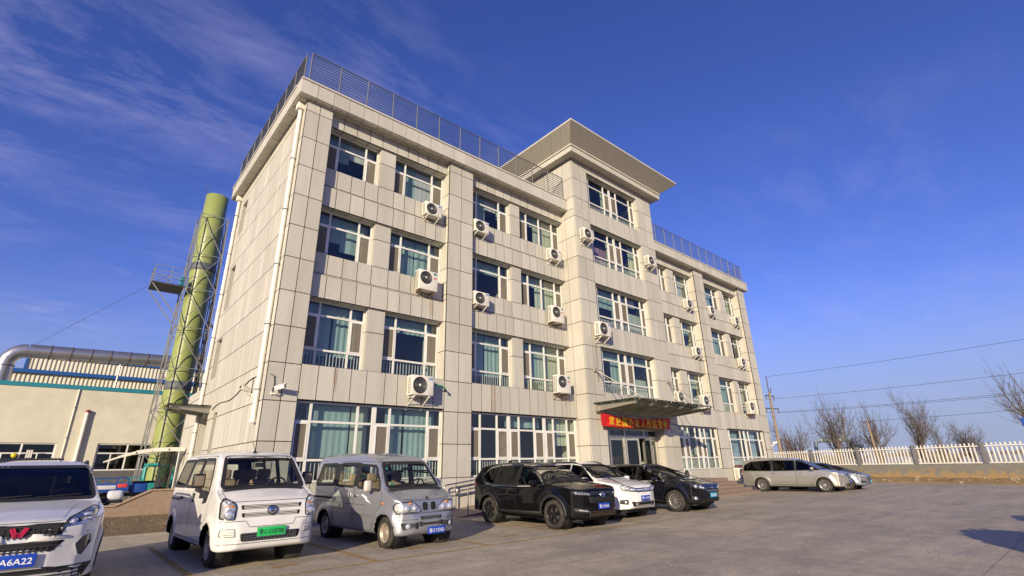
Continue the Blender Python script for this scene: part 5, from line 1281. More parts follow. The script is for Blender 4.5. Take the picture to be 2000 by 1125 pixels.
class Car:
    def __init__(s, name, label, cat, loc, rz, wb, shell, pm, R=.31, archR=.37, yw=.72, wheelw=.19, disp=None, group='cars parked before the block'):
        s.t = thing(name, label, cat, loc, rz, group); s.pm = pm; s.wb = wb; s.R = R; s.aR = archR; s.yw = yw; s.ww = wheelw
        me = carshell(*shell)
        n = len(me.vertices); co = np.empty(n * 3); me.vertices.foreach_get('co', co); co = co.reshape(-1, 3)
        no = np.empty(n * 3); me.vertex_normals.foreach_get('vector', no); no = no.reshape(-1, 3)
        s.ymax = co[:, 1].max()
        up = np.clip(no[:, 2], 0, 1) ** 2 * (co[:, 2] > .75)
        co[:, 2] -= up * .05 * (co[:, 1] / s.ymax) ** 2
        # wheel flares
        for xw in (-wb / 2, wb / 2):
            r = np.hypot(co[:, 0] - xw, co[:, 2] - R); sd = np.clip(np.abs(no[:, 1]) * 1.4 - .3, 0, 1) * np.sign(no[:, 1])
            co[:, 1] += sd * .028 * np.exp(-((r - archR - .03) / .09) ** 2)
        if disp: co = disp(co, no)
        me.vertices.foreach_set('co', co.ravel()); me.update()
        s.co = co; s.fv = [tuple(p.vertices) for p in me.polygons]
        s.fc = np.array([co[list(f)].mean(0) for f in s.fv])
        fn = np.empty(len(s.fv) * 3); me.polygons.foreach_get('normal', fn); s.fn = fn.reshape(-1, 3)
        s.bvh = BVHTree.FromPolygons([tuple(v) for v in co], s.fv)
        s.owner = np.zeros(len(s.fv), int); s.names = ['body']
        bpy.data.meshes.remove(me)
        z = s.fc[:, 2]
        for xw in (-wb / 2, wb / 2):
            r = np.hypot(s.fc[:, 0] - xw, z - R)
            s.owner[(r < archR) & (np.abs(s.fc[:, 1]) > yw - .18)] = -1
    def proj(s, ax, a, b, sg=1):
        if ax == 'side': o, d = Vector((a, 3 * sg, b)), Vector((0, -sg, 0))
        elif ax == 'front': o, d = Vector((5, a, b)), Vector((-1, 0, 0))
        elif ax == 'rear': o, d = Vector((-5, a, b)), Vector((1, 0, 0))
        else: o, d = Vector((a, b, 5)), Vector((0, 0, -1))
        h = s.bvh.ray_cast(o, d)
        if h[0] is None or h[1].dot(d) > -.02 and ax != 'x':
            q = {'side': Vector((a, s.ymax * sg * .98, b)), 'front': Vector((s.co[:, 0].max() - .1, a, b)), 'rear': Vector((s.co[:, 0].min() + .1, a, b)), 'top': Vector((a, b, 1.6))}[ax]
            h2 = s.bvh.find_nearest(q); 
            if h[0] is None: h = h2
        n = h[1] if h[1].dot(d) < 0 else -h[1]
        return h[0], n
    def cut(s, poly, ax, sg=1, lim=None, into=-1):
        c, n = s.fc, s.fn
        if ax == 'side': m = (n[:, 1] * sg > .2) & pip(c[:, 0], c[:, 2], poly)
        elif ax == 'front': m = (n[:, 0] > .08) & pip(c[:, 1], c[:, 2], poly)
        elif ax == 'rear': m = (n[:, 0] < -.08) & pip(c[:, 1], c[:, 2], poly)
        else: m = (n[:, 2] > .3) & pip(c[:, 0], c[:, 1], poly)
        if lim: m &= (c[:, 0] > lim[0]) & (c[:, 0] < lim[1])
        m &= s.owner >= 0
        s.owner[m] = into
    def panel(s, name, poly, ax, sg=1, lim=None):
        s.names.append(name); s.cut(poly, ax, sg, lim, len(s.names) - 1); return len(s.names) - 1
    def finish(s):
        s.parts = []
        for i, nm in enumerate(s.names):
            ids = np.nonzero(s.owner == i)[0]; b = MB(); used = {}
            for f in ids:
                g = []
                for v in s.fv[f]:
                    if v not in used: used[v] = len(b.v); b.v.append(tuple(s.co[v]))
                    g.append(used[v])
                b.f.append(g); b.mi.append(0); b.smooth.append(True)
            s.parts.append(b.build(nm, s.pm, s.t))
        # wheel wells and wheels
        for xw in (-s.wb / 2, s.wb / 2):
            for sg in (-1, 1):
                M = frameM((xw, 0, s.R), (1, 0, 0), (0, 0, 1)) if sg < 0 else frameM((xw, 0, s.R), (-1, 0, 0), (0, 0, 1))
                b = MB(); yo, yi = s.yw + .03, s.yw - .24
                b.lathe([(0, yi), (s.aR + .005, yi), (s.aR + .005, yo)], M, 28); b.build('wheel_arch', CABIN, s.t)
    def patch(s, name, poly, ax, m, sg=1, off=.004, thick=.012, grid=.05, parent=None, label=None, smooth=True):
        pts = [Vector(p) for p in poly]; k = len(pts)
        xs = [p[0] for p in poly]; ys = [p[1] for p in poly]
        gx = np.arange(min(xs) + grid * .5, max(xs), grid); gy = np.arange(min(ys) + grid * .5, max(ys), grid)
        if len(gx) * len(gy):
            X, Y = np.meshgrid(gx, gy); X = X.ravel(); Y = Y.ravel(); ins = pip(X, Y, poly)
            pts += [Vector((a, b)) for a, b, i in zip(X, Y, ins) if i and min((Vector((a, b)) - p).length for p in pts[:k]) > grid * .3]
        v2, ed, fa, *_ = delaunay_2d_cdt(pts, [(i, (i + 1) % k) for i in range(k)], [list(range(k))], 1, 1e-5)
        vs, ns = [], []
        for p in v2:
            q, n = s.proj(ax, p.x, p.y, sg); vs.append(q + n * off); ns.append(n)
        dirv = {'side': Vector((0, sg, 0)), 'front': Vector((1, 0, 0)), 'rear': Vector((-1, 0, 0)), 'top': Vector((0, 0, 1))}[ax]
        fs = []
        for f in fa:
            a, b, c = [vs[i] for i in f[:3]]
            fs.append(list(f) if (b - a).cross(c - a).dot(dirv) > 0 else list(reversed(f)))
        b = MB(); nv = len(vs); b.add([tuple(v) for v in vs], fs, sm=smooth)
        if thick:
            cnt = {}
            for f in fs:
                for i in range(len(f)): e = (f[i], f[(i + 1) % len(f)]); cnt[e] = cnt.get(e, 0) + 1
            rim = [e for e in cnt if (e[1], e[0]) not in cnt]
            bs = len(b.v); b.v += [tuple(v - n * thick) for v, n in zip(vs, ns)]
            for i, j in rim: b.f.append([j, i, bs + i, bs + j]); b.mi.append(0); b.smooth.append(False)
        return b.build(name, m, parent or s.t, label=label)
    def ribbon(s, name, pts, ax, w, m, sg=1, off=.003, closed=False, parent=None, step=.05, h=0.0):
        P = [Vector(p) for p in pts]; 
        if closed: P.append(P[0])
        L = []
        for a, b in zip(P, P[1:]):
            n = max(1, int((b - a).length / step)); L += [a.lerp(b, i / n) for i in range(n)]
        if not closed: L.append(P[-1])
        n = len(L); b = MB(); vs = []
        for i, p in enumerate(L):
            q = L[(i + 1) % n] if closed or i < n - 1 else L[i]; r = L[i - 1] if closed or i else L[i]
            d = (q - r).normalized() if (q - r).length > 1e-6 else Vector((1, 0)); nn = Vector((-d.y, d.x)) * w / 2
            for t in (p + nn, p - nn):
                x, no = s.proj(ax, t.x, t.y, sg); vs.append(tuple(x + no * off))
        k = n if closed else n - 1
        fs = []
        for i in range(k):
            j = (i + 1) % n; fs.append((2 * i, 2 * i + 1, 2 * j + 1, 2 * j))
        b.add(vs, fs, sm=True)
        if h:
            base = len(b.v); vs2 = []
            for i, p in enumerate(L):
                for e in (0, 1): 
                    x = Vector(vs[2 * i + e]); vs2.append(x)
        o = b.build(name, m, parent or s.t); return o
    def wheel(s, kind, n=5):
        first = True
        for xw in (s.wb / 2, -s.wb / 2):
            for sg in (-1, 1):
                M = frameM((xw, sg * s.yw, s.R), (1, 0, 0), (0, 0, 1)) if sg < 0 else frameM((xw, sg * s.yw, s.R), (-1, 0, 0), (0, 0, 1))
                R, w = s.R, s.ww; ri = R * (.66 if kind != 'steel' else .62)
                b = MB(); b.lathe([(ri, -w * .5), (ri, w * .0), (ri + .005, w * .45), (ri + .03, w * .52), (R - .035, w * .5), (R - .008, w * .36), (R, w * .2), (R, -w * .2), (R - .01, -w * .38), (R - .04, -w * .5), (ri, -w * .5)], M, 40)
                tw = b.build('wheel', TYRE, s.t)
                g = MB()
                for k in range(3): g.lathe([(R + .0005, w * (-.16 + .14 * k)), (R + .0025, w * (-.155 + .14 * k)), (R + .0025, w * (-.125 + .14 * k)), (R + .0005, w * (-.12 + .14 * k))], M, 40)
                g.build('tread_groove', BLACK, tw, kind='stuff')
                b = MB(); 
                if kind == 'steel':
                    b.lathe([(ri + .004, w * .48), (ri - .012, w * .50), (ri - .02, w * .36), (ri * .78, w * .16), (ri * .62, w * .20), (ri * .36, w * .30), (ri * .30, w * .38), (0, w * .40)], M, 40)
                    ro = b.build('rim', RIMS, tw); h = MB()
                    for k in range(16):
                        a = k * math.pi / 8; c = M @ Vector((ri * .74 * math.cos(a), ri * .74 * math.sin(a), w * .175)); u = M.to_3x3() @ Vector((math.cos(a), math.sin(a), 0)); v = M.to_3x3() @ Vector((-math.sin(a), math.cos(a), 0)); nn = M.to_3x3() @ Vector((0, 0, .004))
                        h.add([tuple(c + nn + u * .016 * math.cos(t) + v * .011 * math.sin(t)) for t in np.linspace(0, 6.28, 9)[:-1]], [tuple(range(8))])
                    h.build('rim_hole', BLACK, tw, kind='stuff')
                else:
                    mm = RIMD if kind == 'dark' else RIMA
                    b.lathe([(ri + .004, w * .48), (ri - .012, w * .49), (ri - .03, w * .40), (ri - .03, -w * .1)], M, 40)
                    for k in range(n):
                        a = 2 * math.pi * k / n + .3
                        for da in ((-.13, .13) if n <= 6 else (0,)):
                            c, sn = math.cos(a + da), math.sin(a + da); c2, s2 = math.cos(a + da * .35), math.sin(a + da * .35)
                            b.bar(tuple(M @ Vector((ri * .12 * c2, ri * .12 * s2, w * .36))), tuple(M @ Vector(((ri - .018) * c, (ri - .018) * sn, w * .43))), .030 if n <= 6 else .030, .03, tuple(M.to_3x3() @ Vector((0, 0, 1))))
                    b.lathe([(ri * .26, w * .34), (ri * .24, w * .40), (0, w * .42)], M, 16); ro = b.build('rim', mm, tw)
                    b = MB(); b.lathe([(0, -w * .05), (ri - .02, -w * .05)], M, 24); b.build('brake_disc', DKST, tw)
    def seats(s, xs, col, zf=.55, hw=.24, ys=(-.38, .38), top=1.35):
        for i, x in enumerate(xs):
            for y in ys:
                b = MB(); b.bbox(x - .25, x + .25, y - hw, y + hw, zf, zf + .18, .06); b.bbox(-.07, .07, y - hw, y + hw, 0, top - .20 - zf - .1, .06, Matrix.Translation((x - .26, 0, zf + .1)) @ Matrix.Rotation(R_(-12), 4, 'Y'))
                b.bbox(-.05, .05, y - .13, y + .13, 0, .2, .045, Matrix.Translation((x - .36, 0, top - .21))); b.build('seat', col, s.t)
    def cabin(s, x0, x1, zf, zd, xd, w, ys=.36):
        b = MB(); b.box(x0, x1, -w, w, zf - .05, zf); b.build('cabin_floor', CABIN, s.t)
        b = MB(); b.bbox(xd - .18, xd + .25, -w, w, zd - .25, zd, .05); b.build('dashboard', CABIN, s.t)
        M = Matrix.Translation((xd - .30, ys, zd + .02)) @ Matrix.Rotation(R_(-62), 4, 'Y'); b = MB(); pts = [tuple(M @ Vector((.18 * math.cos(t), .18 * math.sin(t), 0))) for t in np.linspace(0, 6.283, 21)]
        b.tube(pts, .016, 6, False); b.bar(pts[0], pts[10], .03, .02); b.bar(pts[5], tuple(M @ Vector((0, 0, 0))), .03, .02); b.build('steering_wheel', TRIM, s.t)
    def plate(s, x, y, z, txt, m, mt, w=.44, h=.14, rake=0.0, lab=None):
        b = MB(); M = Matrix.Translation((x, y, z)) @ Matrix.Rotation(rake, 4, 'Y'); b.bbox(-.008, .006, -w / 2, w / 2, -h / 2, h / 2, .004, M); p = b.build('license_plate', m, s.t)
        b = MB(); Mt = M @ frameM((.0085, 0, 0), (0, 1, 0), (0, 0, 1)); text_into(b, txt, Mt, w * .86, h * .62, .006); b.build('lettering', mt, p)
        if m is PGREEN:
            b = MB(); e = .005
            for y0, y1, z0, z1 in ((-w / 2, w / 2, h / 2 - e, h / 2), (-w / 2, w / 2, -h / 2, -h / 2 + e), (-w / 2, -w / 2 + e, -h / 2 + e, h / 2 - e), (w / 2 - e, w / 2, -h / 2 + e, h / 2 - e)): b.box(.004, .0075, y0, y1, z0, z1)
            b.v = [tuple(M @ Vector(v)) for v in b.v]; b.build('plate_border', WPRINT if m is not PGREEN else INOX, p)
        return p
    def mirror(s, x, y, z, m, w=.20, h=.15, arm=True):
        for sg in (-1, 1):
            b = MB(); b.bbox(x - .06, x + .08, sg * y - w / 2, sg * y + w / 2, z - h / 2, z + h / 2, .045); o = b.build('door_mirror', m, s.t)
            b = MB(); b.bbox(x - .066, x - .058, sg * y - w / 2 + .02, sg * y + w / 2 - .02, z - h / 2 + .02, z + h / 2 - .02, .003); b.build('mirror_glass', CHROME, o)
            if arm: b = MB(); b.bar((x, sg * (y - w * .3), z - h * .35), (x - .02, sg * (y - w / 2 - .12), z - h * .45), .07, .06); b.build('mirror_arm', TRIM, o)
    def handle(s, x, z, m, sg, w=.2, parent=None, h=.035):
        q, n = s.proj('side', x, z, sg); b = MB(); b.bbox(x - w / 2, x + w / 2, q.y - .012, q.y + .03, z - h / 2, z + h / 2, .012) if sg > 0 else b.bbox(x - w / 2, x + w / 2, q.y - .03, q.y + .012, z - h / 2, z + h / 2, .012)
        b.build('handle', m, parent or s.t)
    def side_glass(s, polys, gl, seal=.03, sm_=TRIM, sides=(-1, 1), dlo=None):
        for sg in sides:
            for p in polys: s.cut(p, 'side', sg)
        s.pending = getattr(s, 'pending', []) + [('side', sg, p, gl, seal, sm_) for sg in sides for p in polys]
    def screen(s, poly, gl, ax='front', lim=None, seal=.035):
        s.cut(poly, ax, 1, lim); s.pending = getattr(s, 'pending', []) + [(ax, 1, poly, gl, seal, TRIM)]
    def glaze(s):
        for ax, sg, p, gl, seal, sm_ in s.pending:
            nm = 'side_window' if ax == 'side' else ('windscreen' if ax == 'front' else 'rear_window')
            o = s.patch(nm, p, ax, gl, sg, off=.001, thick=0, grid=.12)
            s.ribbon('window_seal', p, ax, seal * 2, sm_, sg, off=.006, closed=True, parent=o, step=.06)
    def disc(s, name, y, z, r, m, off=.006, parent=None, dome=.02, ax='front', sg=1, n=16, x=None):
        q, no = s.proj(ax, y, z, sg); up = Vector((0, 0, 1)); u = up.cross(no).normalized(); v = no.cross(u)
        M = frameM(q + no * off, u, v); b = MB(); b.lathe([(r, 0), (r * .85, dome * .6), (r * .5, dome), (0, dome * 1.1)], M, n); return b.build(name, m, parent or s.t)
    def ring(s, name, y, z, r, t, m, off=.008, parent=None, n=20):
        q, no = s.proj('front', y, z); u = Vector((0, 0, 1)).cross(no).normalized(); v = no.cross(u); M = frameM(q + no * off, u, v)
        b = MB(); b.lathe([(r - t, 0), (r - t, .008), (r, .01), (r, 0)], M, n); return b.build(name, m, parent or s.t)
    def mesh_grille(s, name, poly, m, bars_h, bars_v, bm_, w=.012, off=.008):
        """dark opening with bars laid across it"""
        o = s.patch(name, poly, 'front', m, off=.003, thick=.01, grid=.08)
        ys = [p[0] for p in poly]; zs = [p[1] for p in poly]; y0, y1, z0, z1 = min(ys), max(ys), min(zs), max(zs)
        b = MB()
        def seg(a, c, ww):
            n = max(1, int((Vector(c) - Vector(a)).length / .05)); pts = []
            for i in range(n + 1):
                t = i / n; p = (a[0] + (c[0] - a[0]) * t, a[1] + (c[1] - a[1]) * t)
                if pip(np.array([p[0]]), np.array([p[1]]), poly)[0]: pts.append(s.proj('front', *p)[0] + Vector((off, 0, 0)))
            for p, q in zip(pts, pts[1:]): b.bar(tuple(p), tuple(q), ww, .012, (1, 0, 0))
        for k in range(bars_h): z = z0 + (z1 - z0) * (k + .5) / bars_h; seg((y0, z), (y1, z), w)
        for k in range(bars_v): y = y0 + (y1 - y0) * (k + .5) / bars_v; seg((y, z0), (y, z1), w)
        if b.f: b.build('grille_bars', bm_, o, kind='stuff')
        return o
    def flatlines(s, name, strokes, y, z, sc, m, w=.02, off=.014, parent=None):
        """raised strokes on the nose: emblem drawn with bars, in units of sc"""
        q, no = s.proj('front', y, z); u = Vector((0, 0, 1)).cross(no).normalized(); v = no.cross(u); b = MB()
        for st_ in strokes:
            for a, c in zip(st_, st_[1:]):
                b.bar(tuple(q + no * off + u * a[0] * sc + v * a[1] * sc), tuple(q + no * off + u * c[0] * sc + v * c[1] * sc), w, .01, tuple(no))
        return b.build(name, m, parent or s.t)
    def wipers(s, pts):
        for a, c in pts:
            b = MB(); P = [s.proj('front', a[0] + (c[0] - a[0]) * t, a[1] + (c[1] - a[1]) * t) for t in (0, .25, .5, .75, 1)]
            b.tube([tuple(q + n * .018) for q, n in P], .010, 5); b.build('wiper', TRIM, s.t)
def mir(poly): return [(-a, b) for a, b in reversed(poly)]

# ---- white van
def white_van():
    wb = 3.06
    side_ = rpoly([(2.14, .27), (2.25, .30), (2.27, .50), (2.25, .70), (2.19, .76), (2.16, 1.01), (2.02, 1.10), (1.60, 1.25), (1.05, 1.82), (.80, 1.915), (0, 1.975), (-1.2, 1.97), (-2.0, 1.93), (-2.2, 1.80), (-2.29, 1.15), (-2.33, .6), (-2.31, .36), (-2.2, .30)], .05)
    front_ = [(0, .22), (.76, .22), (.82, .34), (.84, .60), (.84, 1.0), (.815, 1.24), (.70, 1.80), (.63, 1.93), (.45, 1.985), (0, 2.0)]
    plan_ = [(2.30, 0), (2.27, .50), (2.16, .74), (1.98, .83), (1.6, .845), (-2.0, .845), (-2.26, .74), (-2.33, .5), (-2.34, 0)]
    pm = paint('white_van_paint', (.73, .72, .69), 0, amt=.22)
    c = Car('white_van', 'white van with a green plate and beige seats, nose to the yard', 'van', (3.01, 12.30, 0), R_(-88.5), wb, (side_, front_, plan_, .03, 4), pm, R=.315, archR=.385, yw=.70, wheelw=.185)
    ws = rpoly([(-.72, 1.265), (.72, 1.265), (.60, 1.80), (-.60, 1.80)], .06)
    c.screen(ws, CARGL, lim=(.6, 3))
    c.screen(rpoly([(-.58, 1.25), (.58, 1.25), (.52, 1.76), (-.52, 1.76)], .08), CARGL, 'rear', lim=(-3, -1.8))
    rw = rpoly([(-2.02, 1.27), (-.98, 1.27), (-.98, 1.79), (-1.93, 1.79)], .05); mw = rpoly([(-.90, 1.27), (-.12, 1.27), (-.12, 1.79), (-.90, 1.79)], .04)
    dw = rpoly([(.02, 1.22), (.55, 1.19), (1.18, 1.17), (1.02, 1.45), (.74, 1.77), (.02, 1.79)], .05)
    c.side_glass([rw, mw, dw], CARGL)
    doors = [rpoly([(-.04, .36), (.98, .36), (1.22, .70), (1.36, 1.15), (.84, 1.83), (-.04, 1.86)], .05), rpoly([(-1.10, .36), (-.10, .36), (-.10, 1.86), (-1.10, 1.86)], .05)]
    ids = {}
    for sg in (-1, 1):
        for k, d in enumerate(doors): ids[(sg, k)] = c.panel('door', d, 'side', sg)
    hood = rpoly([(-.70, 1.04), (.70, 1.04), (.74, 1.24), (-.74, 1.24)], .05); hid = c.panel('bonnet', hood, 'front', lim=(1.3, 3))
    bum = [(-1, .1), (1, .1), (1, .735), (.42, .735), (.36, .64), (-.36, .64), (-.42, .735), (-1, .735)]; bid = c.panel('bumper', bum, 'front', lim=(1.72, 3))
    c.finish(); c.glaze(); c.wheel('steel')
    for sg in (-1, 1):
        for k, d in enumerate(doors):
            c.ribbon('shut_line', d, 'side', .008, SEAM, sg, closed=True, parent=c.parts[ids[(sg, k)]])
        c.handle(.10, 1.08, TRIM, sg, .07, c.parts[ids[(sg, 0)]], .16); c.handle(-.98, 1.05, TRIM, sg, .22, c.parts[ids[(sg, 1)]], .05)
        c.ribbon('door_rail', [(-2.15, 1.02), (-1.15, 1.02)], 'side', .03, SEAM, sg)
        c.ribbon('side_crease', [(-2.2, .52), (-1.95, .50)], 'side', .008, SEAM, sg)
        c.patch('sill_trim', [(-1.1, .29), (1.1, .29), (1.1, .33), (-1.1, .33)], 'side', WHITEG, sg, off=.008)
        hl = rpoly([(sg * .60, .76), (sg * .795, .78), (sg * .805, 1.05), (sg * .74, 1.10), (sg * .62, 1.03), (sg * .585, .97)], .03); hl = hl if sg > 0 else hl[::-1]
        h = c.patch('headlight', hl, 'front', LAMPR, off=.006, grid=.04); c.ribbon('lamp_surround', hl, 'front', .018, TRIM, off=.010, closed=True, parent=h)
        c.disc('lamp_bulb', sg * .69, .85, .055, LAMPB, .012, h, .012); c.ring('lamp_ring', sg * .69, .85, .078, .012, CHROME, .012, h)
        c.patch('indicator', rpoly([(sg * .62, .955), (sg * .755, .955), (sg * .755, .985), (sg * .63, .985)][::sg], .008), 'front', AMBER, off=.012, parent=h)
        c.disc('lamp_reflector', sg * .69, 1.03, .038, LAMPB, .012, h, .02)
        fg = rpoly([(sg * .56, .50), (sg * .78, .51), (sg * .77, .62), (sg * .58, .62)][::sg], .02)
        f = c.patch('fog_panel', fg, 'front', WHITEG, off=.004); c.ribbon('panel_edge', fg, 'front', .007, SEAM, closed=True, parent=f, off=.007)
        for z in (.535, .56, .585): c.ribbon('panel_groove', [(sg * .59, z), (sg * .76, z)], 'front', .005, SEAM, parent=f, off=.008)
    c.mesh_grille('grille', rpoly([(-.50, .915), (.50, .915), (.52, .985), (-.52, .985)], .02), SEAM, 3, 26, WHITEG, .009)
    c.mesh_grille('grille', rpoly([(-.48, .79), (.48, .79), (.50, .86), (-.50, .86)], .02), SEAM, 3, 26, WHITEG, .009)
    c.ribbon('shut_line', hood, 'front', .008, SEAM, closed=True, parent=c.parts[hid])
    c.ribbon('shut_line', [(-.83, .735), (-.42, .735), (-.36, .64), (.36, .64), (.42, .735), (.83, .735)], 'front', .008, SEAM, parent=c.parts[bid])
    c.mesh_grille('lower_grille', rpoly([(-.47, .42), (.47, .42), (.50, .55), (-.50, .55)], .04), SEAM, 4, 22, INOX, .008)
    c.ribbon('bumper_crease', [(-.8, .39), (.8, .39)], 'front', .008, SEAM)
    e = c.disc('emblem', 0, .885, .075, CHROME, .012, None, .02, n=24); c.ring('emblem_ring', 0, .885, .085, .016, LAMPD, .02, e, 24)
    c.flatlines('emblem_mark', [[(-.6, -.2), (-.1, .6), (.05, .05), (-.35, -.5)], [(.6, .2), (.1, -.6), (-.05, -.05), (.35, .5)]], 0, .885, .06, LAMPD, .013, .036, e)
    p = c.proj('front', 0, .555)[0]; c.plate(p.x + .035, 0, .555, '鲁G·DE8788', PGREEN, BLACK, .48, .15)
    c.cabin(-2.1, 1.5, .62, 1.24, 1.42, .72); c.seats([.55, -.35, -1.25], BEIGE, .70, .25, top=1.60)
    for sg in (-1, 1):
        for a_, b_ in ((-1.0, -.88), (-.14, .03)): c.patch('pillar_trim', [(a_, 1.25), (b_, 1.25), (b_, 1.80), (a_, 1.80)], 'side', TRIM, sg, off=.003, grid=.1)
        b = MB(); b.bbox(.98, 1.10, sg * 1.0 - .10, sg * 1.0 + .10, 1.27, 1.52, .035); o = b.build('door_mirror', TRIM, c.t)
        b = MB(); b.bbox(1.095, 1.108, sg * 1.0 - .07, sg * 1.0 + .07, 1.31, 1.48, .004); b.build('mirror_cover', mat('mirror_brown', (.20, .16, .12), .4), o)
        b = MB(); b.bar((1.04, sg * .97, 1.28), (1.05, sg * .90, 1.14), .07, .06); b.bar((1.05, sg * .95, 1.14), (1.08, sg * .78, 1.12), .07, .09); b.build('mirror_arm', TRIM, o)
    c.patch('mirror_base', rpoly([(.86, .98), (1.14, 1.02), (1.16, 1.16), (.9, 1.18)], .02), 'side', TRIM, -1, off=.006); c.patch('mirror_base', rpoly([(.86, .98), (1.14, 1.02), (1.16, 1.16), (.9, 1.18)], .02), 'side', TRIM, 1, off=.006)
    c.wipers([((-.66, 1.275), (-.02, 1.33)), ((.0, 1.275), (.62, 1.33))])
    b = MB(); b.lathe([(.035, 0), (.02, .05), (0, .06)], Matrix.Translation((.86, -.05, 1.89)), 10); b.tube([(.86, -.05, 1.93), (.62, -.05, 2.13)], .006, 5); b.build('antenna', TRIM, c.t)
    b = MB(); b.bbox(1.13, 1.17, -.1, .1, 1.62, 1.70, .02); b.build('inner_mirror', TRIM, c.t)
    b = MB(); b.bar((1.6, -.6, .25), (-2.0, -.6, .25), .1); b.bar((1.6, .6, .25), (-2.0, .6, .25), .1); b.box(-1.9, 1.7, -.55, .55, .22, .30); b.build('underbody', CABIN, c.t)
    return c
white_van()
